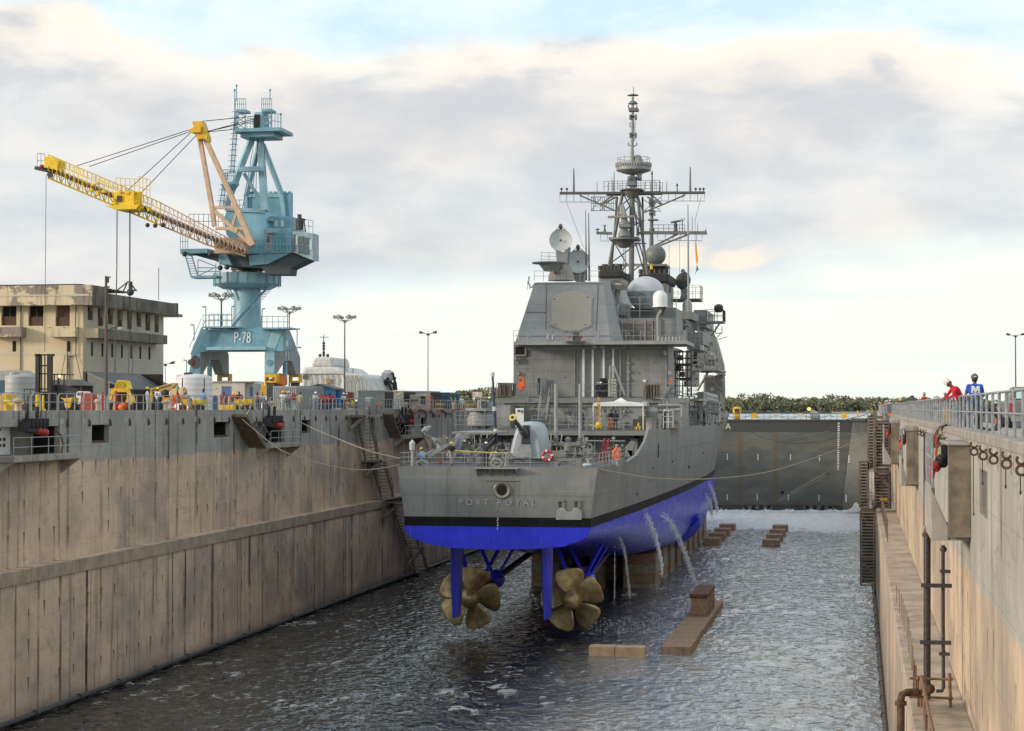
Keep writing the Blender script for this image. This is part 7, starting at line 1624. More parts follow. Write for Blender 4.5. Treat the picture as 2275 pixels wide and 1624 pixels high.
mb=MB();P_=[q('z3',X,Y,D-.2) for X,Y in ((1550,990),(1612,976),(1805,1030),(1895,1040),(1880,1028),(1640,972))];mb.add(P_[:3]+[q('z3',1905,1035,D+2.5),q('z3',1700,978,D+3)],[(0,1,2,3,4)]);o=mb.build('roof',M('shed_roof',(.19,.16,.14),.8),bs);so_=o.modifiers.new('s','SOLIDIFY');so_.thickness=.1
mb=MB();mb.qbox('z3',1818,1060,1862,1228,D+.5,D+.8);mb.build('door',M('door_blue',(.05,.14,.36),.5),bs)
mb=MB();mb.qbox('z3',1790,1045,1870,1230,D+.8,D+1.5);mb.build('side_wall',M('shed_grey',(.15,.17,.19),.7),bs)
WD=232.;ws=thing('wrapped_ship','ship superstructure shrouded in white plastic sheeting with a thin mast, beyond the crane','ship',q('z3',1700,1000,WD))
def sheet(pts,dep,name='shrink_wrap'):
    P_=[q('z3',X,Y,WD) for X,Y in pts];mb=MB();mb.prism(P_,(0,dep,0));mb.build(name,canvas,ws,bevel=.3)
sheet([(1425,1110),(1432,865),(1445,800),(1560,790),(1720,785),(1830,800),(1900,860),(1905,1110)],12);sheet([(1528,790),(1552,695),(1625,685),(1755,690),(1775,770),(1770,800)],8,'upper_wrap')
P_=[q('z4',X,Y,WD-1) for X,Y in ((240,740),(235,470),(300,455),(470,470),(510,510),(560,640),(565,740))];mb=MB();mb.prism(P_,(0,12,0));mb.build('side_wrap',canvas,ws,bevel=.3)
mb=MB()
for X in (270,310,350,395,430,470):mb.path([q('z4',X-15,475,WD-1.1),q('z4',X+5,560,WD-1.15),q('z4',X+25,730,WD-1.1)],.06,4)
for i in range(7):X=1450+i*60;mb.path([q('z3',X,868,WD-.1),q('z3',X+20,930,WD-.12),q('z3',X+10,1000,WD-.1)],.05,4)
mb.path([q('z3',X,Y,WD-.1) for X,Y in ((1432,868),(1600,872),(1750,866),(1900,870))],.08,4);mb.build('wrap_fold',M('fold_grey',(.38,.38,.37),.8),ws,split=False)
mb=MB();mb.tube(q('z3',1668,690,WD+2),q('z3',1668,450,WD+2),.12,.05);mb.tube(q('z3',1625,472,WD+2),q('z3',1720,474,WD+2),.04)
for Y in (540,570,600,640,665):mb.sphere(q('z3',1668,Y,WD+2),.2,6)
for X in (1628,1710):mb.tube(q('z3',X,690,WD+2),q('z3',X,655,WD+2),.2)
for X in (1850,1920,1985):mb.tube(q('z3',X,870,WD+2),q('z3',X,810,WD+2),.05)
mb.build('mast',steel_dark,ws,split=False)
mb=MB();mb.qbox('z3',1440,880,1488,925,WD-.2,WD);mb.build('dark_patch',M('patch_brown',(.14,.11,.10),.8),ws);mb=MB();mb.qbox('z3',1693,922,1742,972,WD-.3,WD-.1);mb.build('wood_box',M('tan_box',(.35,.24,.12),.8),ws)
D=240.;dc=thing('dust_collector','white cylindrical dust collector with thick black hoses above the grey units','machine',q('z4',740,640,D));mb=MB();c_=q('z4',740,640,D);s1=abs(q('z4',800,640,D).x-c_.x);H=q('z4',740,430,D).z-c_.z
mb.lathe([(s1*.95,-2),(s1*.95,H*.35),(s1*.75,H*.4),(s1*.75,H*.5),(s1*1.05,H*.55),(s1*1.05,H*.9),(s1*.6,H),(.1,H)],c_,n=24);mb.qbox('z4',668,455,700,500,D-.5,D+.5);mb.qbox('z4',700,422,750,434,D-.5,D+.5);mb.build('collector_body',wht_dirty,dc,smooth=True)
for pts in (((775,450),(795,470),(800,520),(820,560),(828,640)),((668,565),(690,565),(720,530),(745,505)),((640,635),(650,600),(690,580),(720,550),(770,555),(800,580),(805,640)),((815,495),(805,560),(830,635)),((680,640),(685,590),(740,570),(780,640)),((560,630),(590,600),(620,600),(640,640)),((575,640),(600,612),(620,640))):
    mb=MB();mb.path(Q('z4',pts,D-1),.16,7);mb.build('hose',black,dc,smooth=True)
sg=thing('notice_board','white notice board with red lettering on two posts at the end of the left quay','sign',q('z4',1700,800,Dv('z4',1700,-54)));D=Dv('z4',1700,-54)
mb=MB();mb.qbox('z4',1650,658,1752,715,D-.05,D);mb.build('board',M('board_pinkwhite',(.55,.50,.48),.6),sg);mb=MB();mb.tube(q('z4',1663,715,D),q('z4',1663,850,D),.05);mb.tube(q('z4',1740,715,D),q('z4',1740,850,D),.05);mb.build('post',steel,sg)
mb=MB()
for i in range(3):mb.qbox('z4',1655,672+14*i,1672+(i%2)*8,677+14*i,D-.08,D-.05)
mb.build('lettering',M('pink_letters',(.45,.2,.18),.6),sg)
th,a,b,D=ybox('front_loader','pale wheeled loader with a big dark tyre at the end of the left quay','loader','z4',1700,745,1800,850,-55,M('loader_pale',(.42,.38,.33),.7,var=.35,sc=4),2.5,.15)
mb=MB();mb.disc(q('z4',1775,795,D-.2),.55,(0,1,0),.4,18);mb.build('tyre',black,th);mb=MB();mb.qbox('z4',1720,712,1830,722,D,D+1.5);mb.qbox('z4',1800,770,1860,830,D,D+1);mb.build('cab_roof',contgrey,th,bevel=.04)
mb=MB();mb.sphere(q('z4',1833,720,D-.2),.14,6);mb.build('beacon',M('beacon_green',(.5,.8,.1),.5,emis=.6),th)
def barrier(label,t,X0,X1,Y0,Y1,Xw,n=5,m=orange):
    D=Dv(t,X0,Xw);a=q(t,X0,Y0,D);b=q(t,X1,Y1,D);th=thing('road_barrier',label,'barrier',(a.x,D,GZ),'striped work barriers on the left quay');mb=MB();mb.box((a.x,D,a.z-.32),(b.x,D+.04,a.z));mb.box((a.x,D,a.z-.85),(b.x,D+.04,a.z-.6));mb.build('board',yellow,th,split=False)
    mb=MB()
    for i in range(n):x_=a.x+(b.x-a.x)*(i+.5)/n;mb.prism([(x_-.12,D-.01,a.z-.32),(x_+.02,D-.01,a.z-.32),(x_+.14,D-.01,a.z),(x_,D-.01,a.z)],(0,.008,0))
    mb.build('stripe',m,th,split=False);mb=MB()
    for x_ in (a.x+.1,b.x-.1):mb.bar((x_,D-.3,GZ),(x_,D+.1,a.z),.06);mb.bar((x_,D+.5,GZ),(x_,D+.1,a.z),.06)
    mb.build('trestle_leg',steel_dark,th)
barrier('orange and yellow striped barrier below the grey generator','z4',606,670,782,850,-50.6,3);barrier('yellow work barrier in front of the dark blue container','z4',1258,1352,778,845,-50.8,4,M('barrier_dark',(.3,.15,.02),.6));barrier('orange barrier right of the man in white overalls','z4',1562,1668,782,845,-51,5)
mb=MB();mb.path([qx('e4',X,Y,XU+.25) for X,Y in ((180,785),(215,850),(240,960),(330,980),(450,1000),(490,1060))],.12,6);tag(mb.build('black_hose',black,None,smooth=True),'black hose hanging over the coping beside the far winch','hose')
pts=[(430,760),(500,840),(550,855),(600,790),(660,765),(740,790),(820,860),(880,800),(900,785),(960,850),(1035,930),(1090,870),(1130,785),(1200,790),(1280,850),(1380,870),(1440,800),(1520,770),(1620,765)]
mb=MB();mb.path([qx('e4',X,Y,XU+.2) for X,Y in pts],.11,6);tag(mb.build('brown_hose',M('hose_brown',(.22,.09,.05),.7),None,smooth=True),'long rust brown hose looped in waves over the left coping','hose')
mb=MB();mb.path([qx('e4',X,Y,XU+.3) for X,Y in ((440,760),(470,830),(500,900),(510,980),(505,1090),(520,1170))],.15,6);tag(mb.build('red_hose',M('hose_red',(.30,.06,.05),.7),None,smooth=True),'red hose hanging straight down the wall beside the far winch','hose')
mb=MB();p=qx('c4',480,135,XU+.1);mb.path([p,qx('c4',530,190,XU+.3),qx('c4',545,260,XU+.4),qx('c4',530,350,XU+.4)],.07,6);tag(mb.build('brown_cable',M('cable_brown',(.20,.11,.07),.7),None),'brown cable hanging at the corner of the nearest wall recess','cable')
for lab,X,Y in (('yellow prop pole leaning right of the dark blue container',1418,712),('thin yellow pole standing behind the buff bollard',1466,715)):
    D=Dv('z4',X,-52);mb=MB();mb.tube(q('z4',X-8 if X<1440 else X,Y,D),q('z4',X+12 if X<1440 else X-4,Y+50,D),.06);a_=q('z4',X+12 if X<1440 else X-4,Y+50,D);mb.tube(a_,(a_.x,D,GZ),.05);tag(mb.build('prop_pole',yel_br,None),lab,'pole')
mb=MB();D=Dv('z4',540,-50.8);mb.lathe([(.22,0),(.22,.9),(.35,.95),(.35,1.3),(.2,1.4)],Vector((q('z4',520,750,D).x,D,GZ)),n=12);mb.tube((q('z4',520,750,D).x,D,GZ+1.2),(q('z4',570,750,D).x,D,GZ+1.35),.14);tag(mb.build('white_water_pipe',wht_dirty,None,smooth=True),'white bent water pipe standing behind the railing below the generator','pipe')
mb=MB();D=Dv('z4',330,-52);mb.qbox('z4',265,660,350,780,D,D+.8);tag(mb.build('rusty_frame_box',M('rust_red',(.27,.07,.04),.7,var=.4,sc=5),None,bevel=.06),'rust red machine box right of the blue shed','machine')
mb=MB();mb.qbox('z4',335,752,357,810,Dv('z4',345,-50.7),Dv('z4',345,-50.7)+.4);tag(mb.build('yellow_bin',yel_br,None,bevel=.05),'small yellow bin by the orange bollard near the red machine box','bin')
random.seed(21)
for i,(px,X,H,lab) in enumerate(((1028,-95,4.2,'low round bushy tree just right of the dark blue container'),(1060,-105,5.2,'dark bushy tree left of the white notice board'),(1094,-100,5.8,'tallest bushy tree behind the white notice board'),(1125,-110,5.0,'bushy tree between the notice board and the warship'))):
    D=Dp(px,X);p=Vector((X,D,GZ));th=thing('tree',lab,'tree',p,'trees at the end of the left quay');mb=MB();crown(p+Vector((0,0,H*.62)),H*.6,H*.42,420,.28)
    for _ in range(5):crown(p+Vector((random.uniform(-H*.4,H*.4),random.uniform(-1,1),H*random.uniform(.5,.95))),H*.28,H*.2,90,.22)
    mb.build('crown',leaf,th);mb=MB();mb.tube(p,p+Vector((0,0,H*.5)),.18,.1,n=7)
    for a_ in (0,2.1,4.2):mb.tube(p+Vector((0,0,H*.4)),p+Vector((math.cos(a_)*H*.3,math.sin(a_)*H*.3,H*.75)),.08,.04,n=5)
    mb.build('trunk',trunkm,th)
# ================================================================ dock floor blocks, water jets, ropes
def block(name,label,a,b,grp,m=blockconc,courses=1,z0=-.6):
    th=thing(name,label,'dock block',((a[0]+b[0])/2,a[1],0),grp)
    n=courses;z1=b[2];h=(z1-z0)/n
    for i in range(n):mb=MB();j=.02*(i % 2);mb.box((a[0]+j,a[1]+j,z0+h*i),(b[0]-j,b[1]-j,z0+h*(i+1)-.015));mb.build('course',m[i % len(m)] if isinstance(m,list) else m,th,bevel=.03)
    return th
f=MB()
a=q('b1',35,1435,137.3);b=q('b1',380,1500,137.3)
th=thing('timber_block','short pale two-piece timber beam in the water in front of the right propeller','dock block',((a.x+b.x)/2,137.3,0))
for k0,k1 in ((0,.465),(.475,1)):mb=MB();mb.box((a.x+(b.x-a.x)*k0,137.3,-.5),(a.x+(b.x-a.x)*k1,138.7,a.z));mb.build('beam',M('pale_timber',(.55,.38,.23),.75,var=.2,sc=2,streak=.3),th,bevel=.04)
zt=.62;P0=qz('b1',480,1435,zt);P1=qz('b1',662,1440,zt);P2=qz('b1',862,1150,zt);P3=qz('b1',790,1150,zt)
th=thing('timber_walkway_block','long weathered timber block row running away through the water, right of the stern','dock block',(P0.x,P0.y,0))
xl,xr_=P0.x,P1.x;y0,y1=139.2,P2.y
n=12
for i in range(n):mb=MB();ya=y0+(y1-y0)*i/n;mb.box((xl+random.uniform(-.03,.03),ya+.03,-.5),(xr_+random.uniform(-.03,.03),ya+(y1-y0)/n-.03,zt+random.uniform(-.02,.02)));mb.build('deck_block',blockwood,th,bevel=.05)
S0=qz('b1',664,1248,zt);S1=qz('b1',770,1245,zt);top=q('b1',664,1110,S0.y).z;Dk=q('b1',735,1056,100);yend=qz('b1',735,1056,top).y
st_=thing('timber_stand','rusty brown box stand on top of the long timber block row','dock block',(S0.x,S0.y,zt))
mb=MB();mb.box((S0.x,S0.y,zt),(S1.x,yend,top-.35));mb.build('stand_body',blockwood,st_,bevel=.04)
mb=MB();mb.box((S0.x-.08,S0.y-.1,top-.35),(S1.x+.08,yend+.1,top));mb.build('stand_cap',M('rust_cap',(.14,.065,.04),.8,var=.35,sc=3),st_,bevel=.08)
mb=MB();L_=yend-S0.y
for i in range(5):y=S0.y+.05+L_*i/5;mb.box((S1.x,y,zt),(S1.x+.12,y+.3,top-.3))
mb.build('stand_rib',blockwood,st_)
k=0
for (X0,X1,Y0,Y1,lab) in ((740,845,782,812,'nearest of the left line'),(775,878,752,778,'second of the left line'),(808,907,725,750,'third of the left line'),(840,937,697,722,'farthest of the left line'),
    (1105,1215,790,822,'nearest of the right line'),(1128,1232,760,788,'second of the right line'),(1148,1248,730,757,'third of the right line'),(1168,1263,705,728,'farthest of the right line')):
    p=qz('b1',X0,Y1,0);r=qz('b1',X1,Y1,0);zt_b=q('b1',X0,Y0+8,p.y).z
    block('side_block','low wet dock block standing in the water beyond the ship, '+lab,(p.x,p.y,0),(r.x,p.y+3.4,max(.9,zt_b)),'two stepped lines of dock blocks near the gate',blockwood,2)
for (X,w_,ys_,lab) in ((-23.3,3.3,range(190,270,9),'starboard'),(-32.6,3.0,range(190,262,9),'port')):
    for i,y in enumerate(ys_):
        s=y-YS;zt2=3.4 if s<120 else 2.9
        block('hull_crib',f'stacked block crib under the {"right" if lab == "starboard" else "left"} side of the hull, {["nearest", "second", "third", "fourth", "fifth", "sixth", "seventh", "eighth", "ninth"][i]} from the stern',(X,y,0),(X+w_-.12*i,y+4.5,zt2),'block cribs under the warship',[blockconc,blockwood],4,-.6)
        COL.objects[-1]
for i,y in enumerate(range(186,290,12)):
    block('keel_block',f'keel block under the middle of the ship, {["nearest", "second", "third", "fourth", "fifth", "sixth", "seventh", "eighth", "ninth"][i]} from the stern',(XC-1.1,y,0),(XC+1.1,y+5,2.35),'keel blocks under the ship',blockconc,3)
jetm=bpy.data.materials.new('jet_water');jetm.use_nodes=True;t=NT(jetm.node_tree);b=t.n['Principled BSDF'];b.inputs['Base Color'].default_value=(.92,.94,.95,1);b.inputs['Roughness'].default_value=.25;b.inputs['Alpha'].default_value=.85
def jet(label,pts,xs_,zl,r0,r1):
    """free-falling stream: from the hull side at x = xs_ to height zl"""
    mb=MB();random.seed(len(label));D0=qx(*pts[0],xs_).y-.25;D1=D0-3 if zl is None else (qz(*pts[-1],zl).y if zl<1 else D0-4)
    P_=[q(*p,D0+(D1-D0)*i/(len(pts)-1)) for i,p in enumerate(pts)];fine=[]
    for a,b in zip(P_,P_[1:]):fine+=[a.lerp(b,k/8) for k in range(8)]
    fine.append(P_[-1]);N=len(fine)
    mb.path(fine[:int(N*.45)],r0*.8,6)
    for i,p in enumerate(fine):
        k=i/(N-1);r=r0+(r1-r0)*k
        for _ in range(int(10+34*k)):
            o=Vector((random.gauss(0,r*.5),random.gauss(0,r*.5),random.gauss(0,.3)));s=random.uniform(.010,.034)*(1+k*.8);c=p+o
            mb.add([c+Vector((s,0,-s)),c+Vector((-s,0,-s)),c+Vector((0,s,-s)),c+Vector((0,0,s*2.6))],[(0,1,2),(0,1,3),(1,2,3),(2,0,3)])
    tag(mb.build('water_jet',jetm,None,split=False),label,'water jet','water jets draining from the hull')
HX=XC+8.25
jet('thickest arcing water jet from the side of the hull, falling beside the cribs',[('b1',485,630),('b1',525,655),('b1',560,700),('b1',600,780),('b1',640,890),('b1',690,1040)],HX,.1,.06,.22)
jet('second water jet from the hull, ending on the block crib',[('b1',380,628),('b1',405,655),('b1',430,710),('b1',455,790),('b1',480,900),('b1',487,950)],HX,3.0,.04,.10)
jet('thin water jet falling straight in front of the dark hull bottom',[('b1',222,735),('b1',245,790),('b1',262,870),('b1',275,980),('b1',290,1120)],XC+6.9,.1,.03,.09)
jet('long thin jet at the far bow end of the hull, upper one',[('b1',772,432),('b1',792,460),('b1',810,510),('b1',828,590)],HX+.1,None,.06,.13)
jet('long thin jet at the far bow end of the hull, lower one',[('b1',757,512),('b1',772,535),('b1',785,570),('b1',797,605)],HX+.1,None,.05,.11)
jet('hair-thin trickle under the hull left of the thin jet',[('b1',197,860),('b1',196,1000),('b1',195,1130)],XC+6.5,.1,.025,.04)
mb=MB();random.seed(8)
for (X,Y,D,R,n) in (('b1',0,0,0,0),) if 0 else ((290,1122,0,.6,60),(690,1045,0,1.0,220),(300,1310,0,2.8,260)):
    c=qz('b1',X,Y,.05)
    for _ in range(n):rr=random.random()**.5*R;a_=random.uniform(0,6.283);p=c+Vector((rr*math.cos(a_)*1.3,rr*math.sin(a_)*2.2,random.uniform(0,.12)));s=random.uniform(.03,.13);mb.add([p+Vector((s,0,0)),p+Vector((0,s,0)),p+Vector((-s,0,0)),p+Vector((0,0,s))],[(0,1,3),(1,2,3),(0,2,1)])
struct(mb.build('splash_foam',fm_),'stuff','flecks of white splash where the water jets fall on the dock water','splash')
def rope(label,pts,r=.045,m=ropem,grp='mooring lines between ship and dock walls'):
    P_=[Vector(p) for p in pts];out=[]
    for i in range(len(P_)-1):
        p0,p1,p2,p3=P_[max(i-1,0)],P_[i],P_[i+1],P_[min(i+2,len(P_)-1)]
        for k in range(6):u=k/6;out.append(.5*((2*p1)+(p2-p0)*u+(2*p0-5*p1+4*p2-p3)*u*u+(3*p1-p0-3*p2+p3)*u**3))
    out.append(P_[-1]);mb=MB();mb.path(out,r,5);tag(mb.build('mooring_line',m,None,smooth=True),label,'rope',grp)
s0=q('b7',1740,800,138.2);e0=qx('c1',600,225,2.9);e1=qx('c1',385,450,2.6)
pp=[('b1',220,365),('b1',440,398),('b1',700,405),('b1',980,385),('b1',1200,345),('b1',1480,255),('b1',1700,160)]
rope('thick pale mooring line sagging from the stern corner to the right dock wall',[s0]+[q(*p,s0.y+(e0.y-s0.y)*(i+1)/8) for i,p in enumerate(pp)]+[e0],.05)
rope('straight pale line running from the right wall down to a draft mark on the gate',[e1,q('b1',1560,325,e1.y*.4+DC*.6),q('b1',1280,490,DC-4)],.05)
rope('thin second line just below the straight one, down towards the gate foot',[e1+Vector((0,0,-.1)),q('b1',1560,345,e1.y*.4+DC*.6),q('b1',1200,545,DC-4)],.03)
rope('dark slack line crossing high in front of the gate',[q('b2',-40,770,250),q('b2',440,690,290),q('b2',640,770,290),q('b2',900,825,280),q('b2',1150,810,270),q('b2',1400,760,260),qx('b2',1660,665,2.8)],.04,steel_dark)
rope('thin faint line above the slack one in front of the gate',[q('b2',420,870,290),q('b2',760,805,290),q('b2',1100,740,275),qx('b2',1650,645,2.8)],.025)
w0=q('c5',1500,385,139.5)
rope('taut mooring line from the ship stern up to the left dock wall',[w0,q('c5',1250,325,140),q('c5',1000,230,143),q('c5',760,130,150),qx('c5',640,70,XU+.2)],.045)
rope('slack lower line from the stern to the left dock wall platform',[q('c5',1500,440,139),q('c5',1330,475,139),q('c5',1130,484,139),q('c5',900,450,139),q('c5',620,370,138),q('c5',430,285,138),qx('c5',110,20,XU+.3)],.04)
rope('fine dark line from the ship side down towards the boot stripe',[q('b1',560,130,190),q('b1',700,175,215),q('b1',810,190,225)],.02,steel_dark)
# ================================================================ right side of the dock
def buttress(label,t,x0,x1,ytop,ybot,xl,D=None,cap=True):
    """x0..x1 px of the face towards us; its right edge meets the wall face"""
    Dw=qx(t,x1,ytop,XRU).y;a=q(t,x0,ytop,Dw);b=q(t,x1,ybot,Dw)
    return Dw,a,b
for lab,t,x0,x1,yt,yb,capY,dep,xs_,by in (('nearest concrete buttress box hung on the right wall with a red-tipped winch','z8',458,558,345,775,332,5.0,380,785),('middle concrete buttress box on the right wall','c1',812,975,335,1085,270,6.0,745,1088),('farthest concrete buttress box on the right wall, beside the stair tower','c1',608,722,235,790,190,7.0,505,800)):
    Dw=qx(t,x1,yt,XRU).y;a=q(t,x0,yt,Dw);b=q(t,x1,yb,Dw);cz=q(t,x0,capY,Dw).z
    th=thing('concrete_buttress',lab,'buttress',(XRU,Dw,b.z),'concrete buttress boxes on the right dock wall')
    mb=MB();mb.box((a.x,Dw,b.z+.1),(XRU,Dw+.35,a.z));mb.build('near_cheek',M('mossy_concrete',(.21,.175,.13),.9,var=.4,sc=1.5,streak=.7,scol=(.08,.065,.045)),th,bevel=.02)
    mb=MB();mb.box((a.x-.04,Dw-.08,a.z),(XRU-.02,Dw+dep,cz));mb.build('cap_slab',conc_plain,th,bevel=.03)
    xo=q(t,xs_,yb,Dw+.3).x
    mb=MB();zf=b.z;mb.box((xo,Dw+.35,zf),(XRU,Dw+dep,zf+.25));mb.prism([(xo,Dw+.3,zf+1.5),(xo,Dw+.3,zf),(a.x,Dw+.3,zf),(a.x,Dw+.3,zf+.4)],(0,.15,0));mb.box((xo,Dw+.45,zf+.25),(xo+.12,Dw+dep,zf+1.5));mb.build('platform_tub',M('tub_concrete',(.36,.34,.30),.85,var=.2,streak=.4),th,bevel=.02)
    mb=MB();n=3
    for i in range(n+1):y=Dw+.6+(dep-.8)*i/n;mb.tube((xo+.06,y,zf+1.5),(xo+.06,y,zf+3.0),.035,n=6)
    for zz in (2.3,3.0):mb.tube((xo+.06,Dw+.6,zf+zz),(xo+.06,Dw+dep-.2,zf+zz),.035,n=6)
    mb.build('tub_rail',steel,th,split=False)
def rwinch(label,t,bx,by,rx,ry,D,s):
    c=q(t,bx,by,D);e=q(t,rx,ry,D-.1);s *= .72;th=thing('mooring_winch',label,'winch',c,'red and black winches hung at the coping');d=(e-c)
    mb=MB();rot=d.normalized().to_track_quat('Z','Y').to_matrix();L_=d.length
    mb.lathe([(.10*s,-.5*L_),(.30*s,-.4*L_),(.34*s,.1*L_),(.24*s,.4*L_),(.20*s,.6*L_)],c,n=16,rot=rot);mb.box(c+Vector((0,.1,-.1*s)),c+Vector((.55*s,.9*s,.75*s)));mb.build('winch_body',black,th,smooth=True)
    mb=MB();mb.lathe([(.20*s,.55*L_),(.27*s,.62*L_),(.27*s,.95*L_),(.14*s,1.05*L_)],c,n=14,rot=rot);mb.tube(e,e+Vector((-.1*s,0,-.5*s)),.12*s);mb.build('red_roller',red,th,smooth=True)
Dn=qx('z8',558,345,XRU).y
rwinch('large black winch with a red nozzle hanging at the nearest buttress','z8',428,415,392,445,Dn+1.0,.85);rwinch('black winch with red nozzle at the middle buttress','c1',790,440,750,490,qx('c1',975,335,XRU).y+1.5,1.1);rwinch('small winch with red nozzle at the farthest buttress','c1',590,320,565,355,qx('c1',722,235,XRU).y+1.5,1.1)
def hook(label,c,s=1.0,tail=0):
    th=thing('mooring_hook',label,'hook',c,'rusty figure-eight hooks along the right wall');mb=MB();hook_shape(mb,c,(1,0,0),s,.05);mb.build('iron_hook',rusty,th,split=False)
    if tail:mb=MB();e=Vector(c)+Vector((-.02,0,-.34*s));mb.tube(e,e+Vector((0,0,-tail)),.012,n=5);mb.sphere(e+Vector((0,0,-tail)),.022,6,sz=2.2);mb.build('wire_tail',steel_dark,th,split=False)
ordn=['first','second','third','fourth','fifth','sixth','seventh','eighth','ninth']
for i,(X,Y,tl_) in enumerate(((1820,1385,.3),(1605,1300,.35),(1418,1245,0),(1270,1195,.55),(1138,1140,1.5))):
    c=qx('b8',X,Y,XRU-.14);hook(f'large rusty figure-eight hook on the right wall, {ordn[i]} from the right edge',c,.60,tl_)
    mb=MB();g=c+Vector((.03,0,.1));mb.box((XRU-.02,c.y+.55,c.z-.35),(XRU-.005,c.y+.75,c.z+.4));rwp=mb.build('pale_plate',contgrey,rw)
for i in range(6):c=qx('b8',350+i*38+i*i*1.0,900+i*13,XRU-.14);hook(f'rusty figure-eight wall hook, {ordn[i]} from the middle buttress',c,.60)
for i,(X,Y) in enumerate(((740,1080),(690,1020))):hook(f'rusty hook close behind the nearest buttress, {ordn[i]} from it',qx('b8',X,Y,XRU-.14),.75)
for i,(X0,Y0,X1,Y1) in enumerate(((418,950,430,2900),(520,960,500,1624))):pass
def cab(label,pts,r=.02,m=steel_dark,cat='cable'):mb=MB();mb.path(pts,r,5);tag(mb.build('hanging_cable',m,None),label,cat,'cables hanging on the right dock wall')
P_=lambda X,Y:qx('c1',X,Y,XRU-.1)
cab('slack cable loop hanging down the right wall left of the nearest winch',[P_(1058,350),P_(1060,800),P_(1075,1250),P_(1095,1455),P_(1112,1300),P_(1135,800),P_(1148,400)],.03)
cab('straight cable hanging down the right wall beside the cable loop',[P_(1050,350),P_(1048,900),P_(1052,1624)],.025)
pp_=thing('standpipe','thick rusty black standpipe running down the right wall to the ledge','pipe',qx('c2',620,1330,2.4));X_=2.45
D_=qx('c2',620,1330,X_).y
D_=qz('c2',620,1390,9.16).y
pc=lambda X,Y,D=D_:q('c2',X,Y,D)
mb=MB();r_=abs(pc(648,500).x-pc(593,500).x)/2;mb.path([pc(660,60)+Vector((.3,.2,0)),pc(640,55),pc(628,70),pc(620,110),pc(620,700),pc(620,1380)],r_,12);mb.build('pipe_run',M('pipe_black',(.045,.038,.035),.5,var=.5,sc=8,rust=.9),pp_,smooth=True)
mb=MB();mb.tube(pc(620,135),pc(620,105),r_*1.35,n=14);mb.tube(pc(620,1290),pc(622,1330),r_*1.4,n=12);mb.sphere(pc(640,1300),r_*1.5,8);mb.build('pipe_flange',rusty,pp_,split=False)
p2_=thing('standpipe','thinner black standpipe beside the thick one on the right wall','pipe',pc(742,1330));r2=abs(pc(756,500).x-pc(728,500).x)/2
mb=MB();mb.path([pc(742,200),pc(742,700),pc(745,1290),pc(735,1315),pc(690,1318)],r2,10);mb.sphere(pc(745,232),r2*1.9,8);mb.build('pipe_run',steel_dark,p2_,smooth=True)
mb=MB()
for (X0,X1,Y) in ((573,810,507),(565,805,943)):mb.bar(pc(X0,Y,D_-.15),pc(X1,Y+5,D_-.15),.09,.12)
for (X0,X1,Y) in ((718,800,400),(710,795,1032)):mb.bar(pc(X0,Y,D_-.12),pc(X1,Y+3,D_-.12),.07,.10)
mb.build('pipe_bracket',steel_dark,pp_)
p3_=thing('drain_pipe','rusty elbow pipe turning down over the ledge edge at the bottom right','pipe',pc(420,1500));D3=D_-3
mb=MB();mb.path([q('c2',545,1328,D3+2),q('c2',470,1328,D3),q('c2',430,1340,D3),q('c2',418,1390,D3),q('c2',418,1700,D3)],.115,12);mb.tube(q('c2',418,1395,D3),q('c2',418,1425,D3),.17,n=14);mb.build('elbow_pipe',rusty,p3_,smooth=True)
sr=thing('ledge_scaffold_rail','rusty scaffold-tube guard rail on the ledge at the foot of the standpipes','railing',q('c2',640,1600,D_-6))
mb=MB();DD=D_-1.2
for (a,b,r) in (((485,1220),(818,1228),.04),((480,1362),(818,1372),.04),((792,1180),(800,1475),.05),((550,1200),(553,1470),.04),((518,1080),(516,1300),.03),((532,1120),(534,1310),.03)):mb.tube(q('c2',*a,DD),q('c2',*b,DD),r,n=7)
mb.tube(q('c2',575,1205,DD),q('c2',680,1700,DD-9),.05,n=8);mb.tube(q('c2',590,1380,DD),q('c2',612,1700,DD-9),.04,n=8)
for (X,Y0,Y1,d) in ((575,1200,1568,0),(598,1370,1640,2),(615,1440,1660,4),(650,1560,1700,7)):mb.tube(q('c2',X,Y0,DD-d),q('c2',X,Y1,DD-d),.035,n=7)
for X,Y in ((550,1220),(792,1225),(795,1372),(575,1215),(600,1370),(640,1570),(685,1570)):mb.sphere(q('c2',X,Y,DD),.075,6)
mb.build('scaffold_tube',M('rust_tube',(.22,.12,.07),.75,var=.4,sc=9),sr,split=False)
for i,(X,Y0,Y1) in enumerate(((385,510,640),(405,540,720),(420,575,765),(434,615,810),(448,660,860),(464,705,912),(477,755,1020),(490,855,1070),(500,915,1155),(510,975,1150))):
    p=qz('c2',X,Y1,9.16);r=q('c2',X,Y0,p.y);mb=MB();mb.tube((p.x,p.y,9.1),r,.03,n=6);mb.box((p.x-.09,p.y-.09,9.13),(p.x+.09,p.y+.09,9.17));tag(mb.build('ledge_rod',M('rod_steel',(.30,.25,.2),.7),None),f'thin steel rod standing on the ledge edge, {["farthest", "second farthest", "third farthest", "fourth farthest", "fifth farthest", "sixth farthest", "fourth nearest", "third nearest", "second nearest", "nearest"][i]} of the row','rod','steel rods along the ledge edge')
hr=thing('ledge_handrail','slender handrail running away along the far part of the right ledge','railing',(XRL+.3,150,9.1));mb=MB()
for i in range(26):y=128+i*4.6;mb.tube((XRL+.3,y,9.1),(XRL+.3,y,10.6),.03,n=5)
mb.tube((XRL+.3,128,10.6),(XRL+.3,243,10.6),.035,n=5);mb.tube((XRL+.3,128,9.9),(XRL+.3,243,9.9),.03,n=5);mb.build('rail',woodbrn,hr,split=False)
